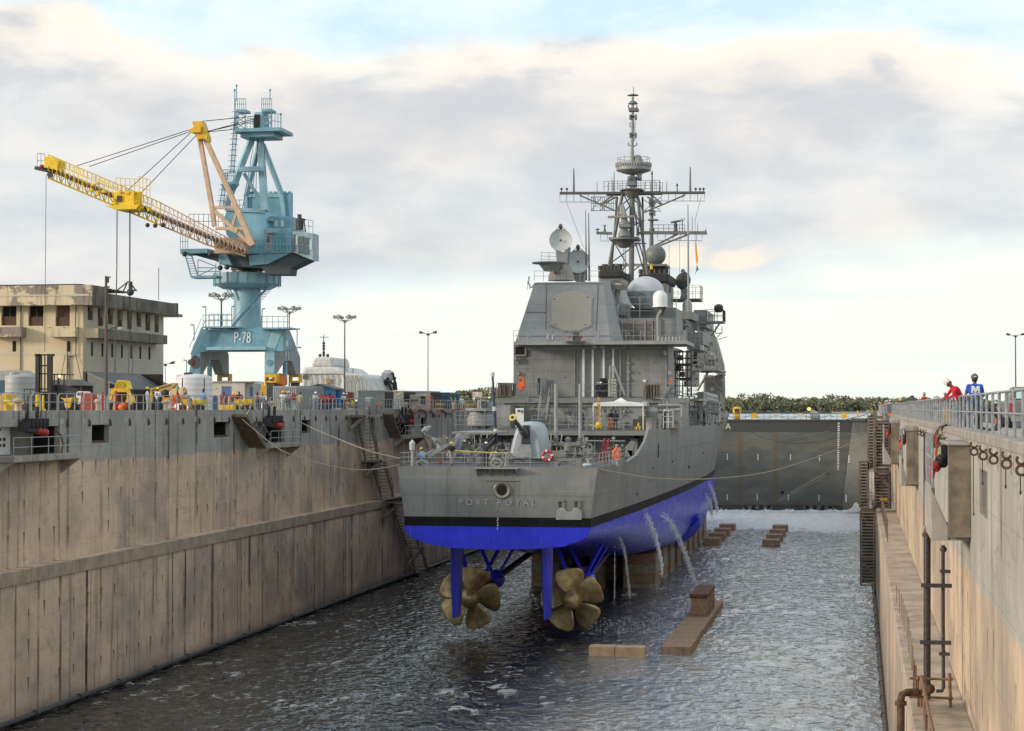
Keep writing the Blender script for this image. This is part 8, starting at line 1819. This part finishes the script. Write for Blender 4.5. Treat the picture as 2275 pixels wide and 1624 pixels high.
def stairtower(label,t,xl,xr,y0,y1,D,dirn,n):
    a=q(t,xl,y0,D);b=q(t,xr,y1,D);th=thing('stair_tower',label,'stairs',(a.x,D,b.z),'brown stair flights on the right wall near the gate')
    mb=MB()
    for x_ in (a.x,b.x):
        mb.bar((x_,D,a.z),(x_,D,b.z),.16,.16)
        mb.bar((x_,D+2.5,a.z),(x_,D+2.5,b.z),.12,.12)
    mb.build('tower_post',woodbrn,th,split=False);mb=MB();H=a.z-b.z;m_=int(H/.25)
    for i in range(m_):zz=b.z+H*i/m_;yy=D+(i/m_)*2.2;mb.box((a.x+.08,yy,zz),(b.x-.08,yy+.28,zz+.11))
    mb.build('tread',M('worn_tread',(.26,.22,.18),.85,var=.3),th)
    mb=MB();mb.box((a.x+.1,D+2.62,b.z),(b.x-.1,D+2.68,a.z));mb.build('shade_panel',steel_dark,th);return th  # dark sheet behind the treads, paints the shade in the gaps
D1=165.
t1=stairtower('uppermost brown stair flight under the right coping, between the gate and the buttress','c1',395,600,195,830,D1,1,20);stairtower('middle brown stair flight below the upper one, ending at the ledge','c1',392,598,850,1385,D1,1,20)
stairtower('slim upper stair flight with a pale edge post, nearest the gate','c1',300,385,125,850,D1-2,1,20);stairtower('slim lower stair flight down beside the foam','c1',185,300,750,1370,D1-2,1,20)
t3=stairtower('lowest dark stair flight down to the water below the ledge','z8',65,130,640,975,D1-3,1,20)
mb=MB()
for (a,b,w_) in (((398,235),(605,430),.18),((385,880),(590,1095),.2),((400,222),(605,222),.2),((395,150),(500,150),.25),((390,880),(590,882),.22),((195,1400),(410,1402),.35),((200,1450),(385,1452),.15),((205,1470),(370,1624),.2),((185,745),(300,745),.1),((185,1320),(385,1322),.1)):mb.bar(q('c1',*a,D1-.5),q('c1',*b,D1-.5),w_,w_)
for (a,b,w_) in (((65,850),(130,852),.2),((65,862),(130,925),.2)):mb.bar(q('z8',*a,D1-3.5),q('z8',*b,D1-3.5),w_,w_)
mb.build('tower_brace',woodbrn,t1)
mb=MB();mb.qbox('c1',312,890,345,1380,D1-1,D1-.6);mb.qbox('c1',350,890,380,1260,D1-1,D1-.6);mb.qbox('c1',410,1380,500,1624,D1-4,D1-2) if 0 else None;mb.build('pale_post',wht_dirty,t1)
mb=MB();mb.qbox('c1',455,1240,560,1275,D1-.8,D1-.4);tag(mb.build('yellow_sign_plate',yellow,None),'small yellow plate fixed across the lower brown stair flight','sign')
mb=MB()
for i in range(9):
    x_=q('c2',232+i*4,600,150).x
for (X,Y0,Y1) in ((248,0,400),(236,0,300)):mb.tube(qx('c2',X,0,XRL-.05)*.0+Vector((XRL-.1,170+X*.05,9)),Vector((XRL-.1,170+X*.05,.2)),.06,n=6)
mb.build('wall_conduit',steel_dark,rw)
CZR=17.36
rr=thing('quay_railing','long galvanised railing with close upright bars along the right dock edge','railing',(3.35,60,CZR));RXR=3.3
ypost=44.;
def rtop(y):return CZR+1.02
while y<0:pass
y=29.
i=0
while y<330:
    L_=4.4;xo=RXR+(0 if y<Dn-1 or y>Dn+6 else 0)
    mb=MB();mb.path([(xo,y,CZR-.02),(xo,y,CZR+.85),(xo,y+.08,CZR+.97),(xo,y+.22,CZR+1.0),(xo,y+L_-.22,CZR+1.0),(xo,y+L_-.08,CZR+.97),(xo,y+L_,CZR+.85),(xo,y+L_,CZR-.02)],.034,7)
    mb.tube((xo,y,CZR+.5),(xo,y+L_,CZR+.5),.028,n=6);n=2
    for k in range(1,n):mb.tube((xo,y+L_*k/n,CZR-.02),(xo,y+L_*k/n,CZR+1.0),.038,n=6)
    mb.build('railing_bay',steel,rr,split=False);y+=L_+.14;i+=1
r2_=thing('road_railing','second pipe railing set back behind the first on the right quay','railing',(5.2,80,17.22));y=92.
while y<300:
    mb=MB();mb.path([(5.4,y,17.22),(5.4,y,18.2),(5.4,y+6,18.2),(5.4,y+6,17.22)],.03,6);mb.tube((5.4,y+2,17.22),(5.4,y+2,18.2),.03);mb.tube((5.4,y+4,17.22),(5.4,y+4,18.2),.03);mb.tube((5.4,y,17.7),(5.4,y+6,17.7),.03);mb.build('railing_bay',steel,r2_,split=False);y+=6.3
D2=qx('c6',1430,780,4.2).y
mb=MB();mb.bar(q('c6',1590,760,D2-1),q('c6',1318,255,D2),.26,.2);tag(mb.build('leaning_beam',steel_dark,None),'dark steel beam leaning up against the right railing','beam')
for lab,X,Y,R,D in (('half-buried black tyre behind the railing beside the leaning beam',1400,800,.62,D2),('black tyre behind the railing left of the man in blue',1840,760,.42,D2-20)):
    c=q('c6',X,Y,D);c.z=17.3+R*.55;mb=MB();mb.path([c+Vector((R*math.cos(k*.314),0,R*math.sin(k*.314))) for k in range(20)],R*.26,8,closed=True);tag(mb.build('tyre',black,None,smooth=True),lab,'tyre','old tyres on the right quay')
c=q('b8',1350,850,62.);c.z=17.22;mb=MB();mb.path([c+Vector((.35*math.cos(k*.314),0,.35+.35*math.sin(k*.314))) for k in range(20)],.11,8,closed=True);tag(mb.build('tyre',black,None,smooth=True),'black tyre standing behind the railing below the orange cone','tyre','old tyres on the right quay')
hb=thing('hose_bundle','bundle of red, pink and black hoses hanging over the right coping','hose',qx('b8',610,900,XRU-.2));random.seed(13)
for i in range(11):
    m=(red,M('hose_pink',(.45,.25,.22),.7),black,M('hose_olive',(.2,.18,.1),.7))[i % 4];mb=MB();o=random.uniform(-40,40)
    mb.path([qx('b8',X+o*f,Y,XRU-dx) for X,Y,f,dx in ((820,840,.3,-.3),(720,815,.5,.05),(650,835,.3,.15),(605,900,.1,.2),(600+o*.5,1000,.6,.2),(590+o*.6,1080+6*i,.5,.2))],.045,6);mb.build('hose_strand',m,hb,smooth=True)
mb=MB();mb.path([qx('b8',X,Y,XRU-.2) for X,Y in ((610,950),(600,1050),(605,1120),(590,1220),(592,1310))],.05,6);mb.build('hose_strand',M('hose_orange',(.6,.13,.03),.6),hb)
def rcone(label,px,py,X,m=None):
    D=qx('b8',px,py,X).y;p=Vector((X,D,17.23));th=thing('traffic_cone',label,'cone',p,'cones on the right quay');mb=MB();mb.lathe([(.15,.04),(.13,.3),(.08,.75),(.04,.78)],p,n=12);mb.box(p+Vector((-.2,-.2,0)),p+Vector((.2,.2,.045)));mb.build('cone_body',M('cone_red',(.85,.06,.03),.5),th,split=False)
    mb=MB();mb.lathe([(.118,.38),(.10,.56)],p,n=12);mb.build('reflective_band',white,th)
rcone('red-orange cone between the blue-shirted man and the pickup truck',1495,700,5.2)
D=70.;a=q('b8',1670,560,D);tr=thing('pickup_truck','grey pickup truck on the right quay, cut off by the right edge','truck',(a.x+.9,D,17.22));x0=a.x-.05
mb=MB();mb.box((x0+.02,D,17.6),(x0+1.9,D+5,18.25));mb.build('body',M('truck_grey',(.16,.16,.16),.4),tr,bevel=.08)
mb=MB();zc=q('b8',1700,262,D+2).z;mb.add([(x0+.08,D+1.6,18.25),(x0+1.84,D+1.6,18.25),(x0+1.84,D+3.4,18.25),(x0+.08,D+3.4,18.25),(x0+.25,D+2.0,zc),(x0+1.68,D+2.0,zc),(x0+1.68,D+3.0,zc),(x0+.25,D+3.0,zc)],[(0,1,5,4),(1,2,6,5),(2,3,7,6),(3,0,4,7),(4,5,6,7)]);mb.build('cab',M('truck_beige',(.20,.19,.17),.4),tr,bevel=.05)
mb=MB();mb.add([(x0+.2,D+1.62,18.32),(x0+1.72,D+1.62,18.32),(x0+1.62,D+1.96,zc-.07),(x0+.33,D+1.96,zc-.07)],[(0,1,2,3)]);o=mb.build('rear_window',glass_lit,tr);o.location.y -= .05
mb=MB();mb.box((x0,D-.03,17.85),(x0+.14,D+.02,18.15));mb.build('tail_light',red,tr);mb=MB();mb.box((x0+.05,D-.12,17.5),(x0+1.85,D,17.68));mb.build('bumper',steel,tr,bevel=.02)
mb=MB()
for xx in (x0+.12,x0+1.75):
    for yy in (D+.9,D+4.1):mb.lathe([(.18,-.1),(.36,-.1),(.36,.12),(.18,.12)],(xx,yy,17.58),ax='x',n=18)
mb.build('wheel',black,tr)
ob=M('plastic_orange_fence',(.7,.18,.03),.6,var=.3,sc=6)
mb=MB();mb.qbox('c6',835,605,1020,655,190,190.1);tag(mb.build('orange_barrier_net',ob,None),'orange barrier net on the right quay beyond the second railing','net')
mb=MB();D=100.;mb.box((q('c6',1930,500,D).x,D,17.23),(q('c6',2130,500,D).x,D+.1,q('c6',1930,500,D).z));tag(mb.build('yellow_gate_board',M('pale_yellow',(.6,.45,.1),.6),None),'pale yellow barrier board behind the railing left of the red-shirted man','barrier')
for i,(X,Y0,Y1) in enumerate(((230,545,690),(517,490,605))):
    D=240 if i==0 else 215;mb=MB();mb.bar(q('c6',X,Y1,D),q('c6',X,Y0,D),.2,.2);mb.bar(q('c6',X-14,Y0+12,D),q('c6',X+14,Y0+12,D),.12,.12);tag(mb.build('yellow_post',yel_br,None),('yellow post at the far end of the gate walkway','yellow post at the top of the stair tower')[i],'post')
# ================================================================ people
EYE=M('eye_dark',(.02,.015,.012),.3,var=0)
skinD=M('skin_brown',(.22,.115,.07),.55,var=.08);skinL=M('skin_tan',(.38,.22,.15),.55,var=.08);hairm=M('hair_black',(.02,.016,.014),.6,var=.1);bootm=M('boot_black',(.03,.028,.025),.6)
class Fig:
    def __init__(s):s.c=[]
    def cap(s,a,b,r0,r1,m):s.c.append((Vector(a),Vector(b),r0,r1,m));return s
def capsule(mb,a,b,r0,r1,n=10):
    d=b-a;L_=d.length
    if L_<1e-4:d=Vector((0,0,1));L_=1e-4
    rot=d.normalized().to_track_quat('Z','Y').to_matrix();prof=[(max(1e-4,r0*math.sin(t)),-r0*math.cos(t)) for t in [i*math.pi/2/3 for i in range(4)]]+[(max(1e-4,r1*math.cos(t)),L_+r1*math.sin(t)) for t in [i*math.pi/2/3 for i in range(4)]]
    mb.lathe(prof,a,n=n,rot=rot)
def hand(f,w,d,side,curl=.5):
    """palm and five fingers at wrist w pointing along d"""
    d=Vector(d).normalized();up=Vector((0,0,1)) if abs(d.z)<.9 else Vector((0,-1,0));x=d.cross(up).normalized();n=x.cross(d)
    p=w+d*.085;f.cap(w,p,.026,.036,0);f.cap(w+x*.018,p+x*.02,.022,.022,0);f.cap(w-x*.018,p-x*.02,.022,.022,0)
    for k,(o,L_) in enumerate(((-.030,.068),(-.011,.078),(.010,.074),(.029,.058))):a=p+x*o;b=a+d*L_*.5-n*L_*.12*curl;c=b+d*L_*.4*(1-curl*.6)-n*L_*.5*curl;f.cap(a,b,.0105,.010,0);f.cap(b,c,.010,.008,0)
    a=w+d*.03+x*(.03*side);b=a+x*(.035*side)+d*.03;f.cap(a,b,.013,.011,0);f.cap(b,b+d*.03,.011,.009,0)
def figure(pose):
    f=Fig();P_=POSES[pose];hip=Vector(P_.get('hip',(0,0,.93)));ch=Vector(P_.get('chest',(0,0,1.33)));nk=Vector(P_.get('neck',(0,0,1.48)));hd=Vector(P_.get('head',(0,-.02,1.635)));fd=Vector(P_.get('face',(0,-1,0))).normalized()
    rx=Vector((1,0,0));back=(ch-hip).normalized()
    for s in (-1,1):f.cap(hip+rx*.085*s,hip+rx*.085*s+back*.12,.115,.115,2);f.cap(hip+rx*.07*s+back*.16,ch+rx*.085*s,.108,.125,1);f.cap(ch+rx*.06*s+back*.03,nk-back*.03+rx*.03*s,.105,.06,1)
    f.cap(hip+back*.05,ch,.12,.13,1);f.cap(ch+back*.08-rx*.15,ch+back*.08+rx*.15,.075,.075,1)
    f.cap(nk-back*.04,nk+(hd-nk)*.5,.056,.055,0)
    u=(hd-nk).normalized();u=(u-fd*u.dot(fd)*.6).normalized();e=fd.cross(u).normalized()
    f.cap(hd-u*.035-fd*.005,hd+u*.045-fd*.01,.082,.090,0);f.cap(hd-u*.075+fd*.035,hd-u*.055+fd*.03,.045,.055,0);f.cap(hd+fd*.078-u*.012,hd+fd*.098-u*.028,.012,.014,0)
    for s in (-1,1):f.cap(hd+e*.088*s-u*.01-fd*.005,hd+e*.092*s-u*.035,.018,.014,0);f.cap(hd+fd*.082+e*.034*s+u*.012,hd+fd*.085+e*.034*s+u*.012,.011,.011,4)
    f.cap(hd+fd*.084-u*.058-e*.022,hd+fd*.084-u*.058+e*.022,.010,.010,4 if 0 else 0)
    f.cap(hd-fd*.03+u*.03,hd-fd*.035-u*.02,.088,.078,5)
    for i,s in enumerate((-1,1)):
        sh=ch+back*.09+rx*.195*s;el=Vector(P_['el'][i]);wr=Vector(P_['wr'][i]);f.cap(sh,sh.lerp(el,.6),.066,.055,1);f.cap(sh.lerp(el,.6),el,.052 if P_.get('short') else .054,.044,0 if P_.get('short') else 1);f.cap(el,wr,.044,.030,0 if P_.get('short') else 1);hand(f,wr,wr-el,-s,P_.get('curl',.6))
        h=hip+rx*.095*s;kn=Vector(P_['kn'][i]);an=Vector(P_['an'][i]);f.cap(h,kn,.098,.068,2);f.cap(kn,an,.066,.050,2);fa=Vector(P_.get('foot',(0,-1,0)));f.cap(an+Vector((0,0,-.04)),an+fa*.16+Vector((0,0,-.055)),.048,.040,3)
    return f
POSES={
 'stand':dict(el=((-.27,.03,1.12),(.27,.02,1.12)),wr=((-.28,-.06,.88),(.28,-.08,.88)),kn=((-.11,-.02,.50),(.12,0,.50)),an=((-.13,.03,.09),(.15,.02,.09)),curl=.5),
 'fold':dict(el=((-.27,-.05,1.14),(.27,-.05,1.14)),wr=((-.02,-.22,1.19),(.04,-.20,1.12)),kn=((-.11,-.02,.50),(.13,-.02,.50)),an=((-.12,.03,.09),(.17,.0,.09)),curl=.8),
 'lean':dict(hip=(0,.12,.90),chest=(0,-.12,1.22),neck=(0,-.25,1.33),head=(0,-.34,1.44),face=(0,-.9,-.35),el=((-.24,-.32,1.02),(.24,-.32,1.02)),wr=((-.06,-.48,1.03),(.08,-.48,1.03)),kn=((-.11,.08,.48),(.14,.14,.48)),an=((-.12,.10,.09),(.16,.26,.09)),curl=.7,short=1),
 'walk':dict(el=((-.27,.12,1.14),(.27,-.10,1.14)),wr=((-.25,.0,.92),(.25,-.28,.98)),kn=((-.10,-.18,.52),(.11,.04,.50)),an=((-.11,-.20,.10),(.12,.30,.14)),curl=.6,short=1),
 'look':dict(hip=(0,.10,.93),chest=(0,-.10,1.27),neck=(0,-.22,1.40),head=(0,-.34,1.50),face=(0,-.72,-.70),el=((-.28,-.30,1.10),(.28,-.28,1.10)),wr=((-.20,-.46,1.0),(.16,-.46,1.02)),kn=((-.12,.06,.50),(.13,.10,.50)),an=((-.13,.08,.09),(.16,.16,.09)),curl=.9),
 'back':dict(el=((-.28,-.02,1.13),(.28,-.06,1.13)),wr=((-.24,-.26,1.02),(.22,-.28,1.03)),kn=((-.12,.0,.50),(.12,.0,.50)),an=((-.14,.02,.09),(.14,.04,.09)),curl=.8,short=1),
 'sit':dict(hip=(0,.05,.50),chest=(0,-.06,.90),neck=(0,-.12,1.05),head=(0,-.18,1.20),face=(0,-.9,-.3),el=((-.27,-.22,.72),(.27,-.24,.72)),wr=((-.12,-.42,.68),(.12,-.42,.70)),kn=((-.14,-.38,.50),(.16,-.36,.50)),an=((-.14,-.40,.09),(.18,-.34,.09)),curl=.7),
}
HEADS={}
def make_pose(pose):
    f=figure(pose);mb=MB()
    for a,b,r0,r1,m in f.c:capsule(mb,a,b,r0,r1)
    me=bpy.data.meshes.new('tmp');me.from_pydata(mb.v,[],mb.f);o=bpy.data.objects.new('tmp',me);COL.objects.link(o)
    r=o.modifiers.new('r','REMESH');r.mode='VOXEL';r.voxel_size=.013;s=o.modifiers.new('s','SMOOTH');s.factor=.5;s.iterations=2;d=o.modifiers.new('d','DECIMATE');d.ratio=.28
    bpy.context.view_layer.update();dg=bpy.context.evaluated_depsgraph_get();me2=bpy.data.meshes.new_from_object(o.evaluated_get(dg));bpy.data.objects.remove(o)
    for m in (skinD,white,white,bootm,EYE,hairm):me2.materials.append(m)
    caps=f.c
    for p in me2.polygons:
        c=p.center;best=9;bi=0
        for a,b,r0,r1,m in caps:
            ab=b-a;L2=ab.length_squared;k=0 if L2<1e-9 else max(0,min(1,(c-a).dot(ab)/L2));dd=(c-a-ab*k).length-(r0+(r1-r0)*k)
            if m==4:dd -= .003
            if dd<best:best=dd;bi=m
        p.material_index=bi;p.use_smooth=True
    me2.name='person_'+pose;P_=POSES[pose];HEADS[pose]=(Vector(P_.get('head',(0,-.02,1.635))),Vector(P_.get('face',(0,-1,0))).normalized(),Vector(P_.get('neck',(0,0,1.48))));return me2
PM={k:make_pose(k) for k in POSES}
HM={}
def helmet_mesh(pose):
    if pose in HM:return HM[pose]
    hd,fd,nk=HEADS[pose];u=(hd-nk).normalized();u=(u-fd*u.dot(fd)).normalized();rot=Matrix((u.cross(fd)*-1,-fd,u)).transposed()
    mb=MB();mb.lathe([(.118,.0),(.118,.03),(.108,.075),(.08,.115),(.04,.138),(.001,.142)],hd+u*.035,n=16,rot=rot)
    c=hd+u*.038;e=u.cross(fd);pts=[c+e*(.115*math.cos(t))+fd*(.06+.115*math.sin(t)) for t in [i*math.pi/6 for i in range(7)]];mb.prism(pts,-u*.012);mb.bar(hd+u*.17-fd*.08,hd+u*.18+fd*.02,.03,.012)
    me=bpy.data.meshes.new('helmet');me.from_pydata([tuple(v) for v in mb.v],[],mb.f)
    import bmesh;bm=bmesh.new();bm.from_mesh(me);bmesh.ops.recalc_face_normals(bm,faces=bm.faces);bm.to_mesh(me);bm.free();me.materials.append(white);me.shade_smooth()
    HM[pose]=me;return me
MC={}
def C_(col,nm='cloth'):
    k=tuple(col)
    if k not in MC:MC[k]=M(nm,col,.85,var=.22,sc=7)
    return MC[k]
def person(label,pos,rz,pose,shirt,pants,helmet=None,skin=skinD,grp=None,h=1.0):
    o=bpy.data.objects.new('person',PM[pose]);COL.objects.link(o);o.location=pos;o.rotation_euler=(0,0,rz);o.scale=(h,h,h)
    for i,m in enumerate((skin,C_(shirt),C_(pants))):o.material_slots[i].link='OBJECT';o.material_slots[i].material=m
    o['label']=label;o['category']='person'
    if grp:o['group']=grp
    if helmet:
        c=bpy.data.objects.new('helmet',helmet_mesh(pose));COL.objects.link(c);c.parent=o;c.material_slots[0].link='OBJECT';c.material_slots[0].material=C_(helmet,'helmet_shell')
    return o
YH=(.95,.58,.02);WH=(.88,.88,.86);GH=(.12,.14,.15);NV=(.018,.022,.045);JN=(.06,.085,.14);KH=(.36,.30,.20);WT=(.82,.82,.80);RD=(.62,.03,.03)
GW='workers behind the left railing'
def left(label,t,X,Xw,rz,pose,*a,**k):
    D=Dv(t,X,Xw);return person(label,(q(t,X,900,D).x,D,GZ),rz,pose,*a,grp=GW,**k)
left('worker in white overalls and yellow helmet, leftmost behind the railing','z2',1060,-49.7,1.9,'fold',WT,(.60,.60,.58),YH)
pw=left('worker seen from behind in a white T-shirt with a round back print and yellow helmet','z2',1135,-49.9,2.9,'fold',(.70,.70,.70),(.05,.07,.11),YH)
mb=MB();mb.disc((0,.135,1.33),.085,(0,1,0),.012,18);o=mb.build('back_print',C_((.12,.10,.14)),None);o.parent=pw
left('worker in a beige shirt and grey cap leaning over the yellow cart','z3',215,-50.5,-.8,'lean',(.42,.38,.30),(.22,.2,.17),(.28,.28,.28))
left('worker in a light blue shirt standing at the white tank','z3',370,-50.6,2.6,'stand',(.14,.32,.55),(.09,.11,.15),(.06,.07,.08))
left('small bent worker in red with a yellow helmet by the red engine unit','z3',684,-51.2,.6,'lean',RD,(.45,.42,.40),YH)
left('worker with an orange vest over a white shirt leaning on the railing','z3',950,-49.4,.3,'lean',(.55,.42,.35),JN,(.09,.06,.05))
left('worker in white shirt with orange helmet leaning on the railing beside the vest wearer','z3',1020,-49.4,-.2,'lean',(.6,.6,.6),(.2,.22,.26),(.75,.30,.03))
left('worker in khaki standing just behind the two leaning on the railing','z3',1000,-50.3,.2,'stand',(.25,.2,.12),(.08,.08,.1),(.80,.42,.03))
left('worker in a white shirt and yellow helmet in front of the grey container','z3',1228,-49.8,.4,'walk',WT,(.55,.54,.50),YH)
left('worker in a grey shirt and white helmet beside the yellow-helmeted one','z3',1290,-50.2,-.4,'stand',(.42,.42,.42),(.14,.18,.26),WH)
left('worker between the white and grey shirts, in pale yellow','z3',1258,-50.5,.1,'fold',(.62,.60,.42),(.3,.3,.3),YH)
left('short worker with a red vest and orange hood','z3',1336,-49.8,.3,'fold',RD,(.5,.5,.5),(.7,.15,.03),h=.93)
left('small worker in white and red beside the red-vested one','z3',1362,-49.7,-.5,'stand',(.6,.45,.42),(.45,.45,.43),None,h=.88)
left('worker in khaki shirt with a dark cap in front of the plain grey container','z3',1414,-50.3,2.9,'stand',(.40,.33,.20),(.30,.27,.19),(.10,.09,.08))
left('worker in a pale shirt and white helmet with arms folded, left of the red group','z3',1580,-49.7,.5,'fold',(.52,.56,.62),(.20,.26,.36),WH)
for i,(X,lab) in enumerate(((1636,'leftmost'),(1668,'second'),(1700,'middle'),(1732,'fourth'),(1768,'rightmost'))):
    left(f'onlooker in dark clothes with a red life vest, {lab} of the close group of five','z3',X,-50.1-.25*(i % 2),(-.4,.5,0,2.8,-.2)[i],('fold','stand','fold','back','stand')[i],RD if i in (1,2,4) else (.25,.03,.04),(.03,.035,.06),None if i != 3 else (.05,.05,.06),h=.97)
left('worker in a white vest and white helmet right of the red group','z3',1882,-49.8,.7,'fold',(.55,.55,.53),(.035,.04,.07),WH)
left('worker in rust red behind the one with the white vest','z3',1915,-50.8,.2,'stand',(.33,.08,.05),(.10,.09,.08),WH)
left('worker in white overalls with yellow shoulder straps, alone near the far railing end','e4',1642,-50.2,.0,'stand',(.62,.62,.58),(.55,.55,.52),(.7,.7,.6))
def onship(label,t,X,Y,z,D,rz,pose,*a,**k):return person(label,(q(t,X,Y,D).x,D,z),rz,pose,*a,grp='people aboard the warship',**k)
onship('seated worker in light blue with a yellow helmet at the left stern corner','b7',243,700,13.6,141,-2.2,'sit',(.30,.48,.62),(.06,.07,.09),YH)
onship('worker in a black shirt, camouflage trousers and yellow helmet walking on the stern','b7',490,700,13.6,141,.5,'walk',(.02,.02,.022),(.34,.29,.25),YH)
onship('worker with a white helmet half hidden behind the grey machine on the stern','b7',600,700,13.6,149,.2,'stand',(.3,.3,.3),(.1,.1,.1),WH)
onship('sailor in dark blue overalls and white helmet, back turned, left of the gun','b7',788,700,13.6,141.5,2.7,'back',NV,NV,WH)
onship('person in pale camouflage crouching beside the sailor in dark blue overalls','b7',835,720,13.6,142.5,1.2,'sit',(.42,.38,.30),(.40,.36,.29),None)
onship('sailor in navy blue standing alone at the flight deck rail left of the canopy','z6',718,1200,16,168.5,2.4,'stand',NV,NV,(.35,.40,.46),h=1.0)
onship('man in navy with a dark cap under the canopy, the left one','z6',944,1200,16,169.5,.6,'stand',NV,NV,(.04,.045,.05));onship('man in navy overalls under the canopy seen from behind, the right one','z6',977,1200,16,169,2.8,'fold',NV,NV,(.05,.05,.06))
onship('sailor in navy on the hangar deck leaning at the rail, the left one','z6',840,1020,18.72,186,.5,'fold',NV,NV,(.4,.35,.3));onship('sailor in navy with a white helmet beside the dark hangar doorway','z6',864,1020,18.72,186.6,-.3,'stand',NV,NV,WH)
onship('sailor in navy with a white helmet on the right side of the flight deck','z6',1356,1200,16,172,-1.2,'fold',NV,NV,WH);onship('dark figure amid the pipes on the right side deck','z6',1660,1180,16,205,-1.5,'stand',NV,NV,None)
RZ_=17.22;GR='people on the right quay'
D=qz('b8',1150,1000,17.23).y if 0 else 66.
pb=person('man in a bright blue shirt with white back emblem and dark helmet',(q('b8',1150,700,64.).x,64.,17.22),math.pi+.1,'back',(.03,.10,.50),(.035,.075,.17),(.10,.13,.15),skin=skinD,grp=GR,h=1.04)
mb=MB();pts=[(-.13,1.42),(-.045,1.42),(0,1.34),(.045,1.42),(.13,1.42),(.13,1.20),(.085,1.20),(.085,1.25),(.05,1.27),(.02,1.22),(-.02,1.22),(-.05,1.27),(-.085,1.25),(-.085,1.20),(-.13,1.20)]
mb.prism([(x,.150,z) for x,z in pts],(0,.02,0));o=mb.build('back_emblem',C_((.72,.72,.72)),None);o.parent=pb
mb=MB()
for x_ in (-.035,.035):mb.path([(x_+.028*math.cos(k*.6),.172,1.195+.02*math.sin(k*.6)) for k in range(11)],.008,5,closed=True)
o=mb.build('back_emblem',C_((.72,.72,.72)),None);o.parent=pb
mb=MB();mb.box((-.03,.108,1.70),(.03,.128,1.73));o=mb.build('helmet_sticker',C_((.8,.8,.8)),None);o.parent=pb
person('man in a red shirt and white helmet leaning over the right railing, looking down',(q('b8',920,700,66).x,66.,17.22),math.pi/2*-1+.25,'look',(.55,.02,.03),(.06,.08,.13),(.78,.76,.70),skin=skinD,grp=GR,h=1.06)
def rightp(label,X,Y,Xw,rz,pose,*a,**k):
    """head top at c6 pixel (X, Y)"""
    best=None
    hgt={'stand':1.80,'fold':1.80,'lean':1.60,'look':1.66,'walk':1.8,'back':1.8,'sit':1.3}[pose]
    d=qx('c6',X,Y,Xw);return person(label,(Xw,d.y,17.22),rz,pose,*a,grp=GR,**k)
rightp('worker in black with a yellow helmet left of the leaning beam',1140,300,4.0,-.6,'lean',(.04,.03,.03),(.05,.05,.06),YH)
rightp('worker in a red vest with a grey helmet right of the leaning beam',1572,215,4.3,.8,'stand',(.55,.04,.03),(.2,.16,.12),(.32,.38,.42));rightp('worker with a yellow helmet just left of the red vest',1520,255,4.4,.4,'lean',(.4,.08,.04),(.12,.12,.12),YH)
rightp('worker in a dark red top with a white helmet behind the leaning beam',1425,305,4.5,.4,'lean',(.32,.05,.05),(.1,.1,.1),WH);rightp('distant person with a grey cap left of the red-shirted man',1996,262,5.8,0,'stand',(.2,.22,.26),(.1,.1,.12),(.25,.27,.3))
for i,(X,Y) in enumerate(((592,395),(672,390),(735,388),(795,372),(828,392),(885,375))):
    rightp(f'distant worker, {["first", "second", "third", "fourth", "fifth", "sixth"][i]} from the left above the stair tower',X,Y,3.9+.12*(i % 3),(-1.2,.4,-.8,0,.9,-.4)[i],('lean','stand','lean','stand','fold','stand')[i],((.5,.3,.25),(.15,.25,.4),(.65,.3,.12),(.45,.15,.1),(.5,.5,.5),(.3,.35,.4))[i],(.2,.18,.17),(WH,WH,(.8,.35,.1),WH,WH,WH)[i])
mb=MB();P9=[q('c6',X,Y,207) for X,Y in ((390,545),(470,520),(485,590),(430,600),(445,690),(405,620))];mb.prism(P9,(0,.05,0));tag(mb.build('white_flag',wht_dirty,None),'small crumpled white flag tied at the top of the stair tower','flag')
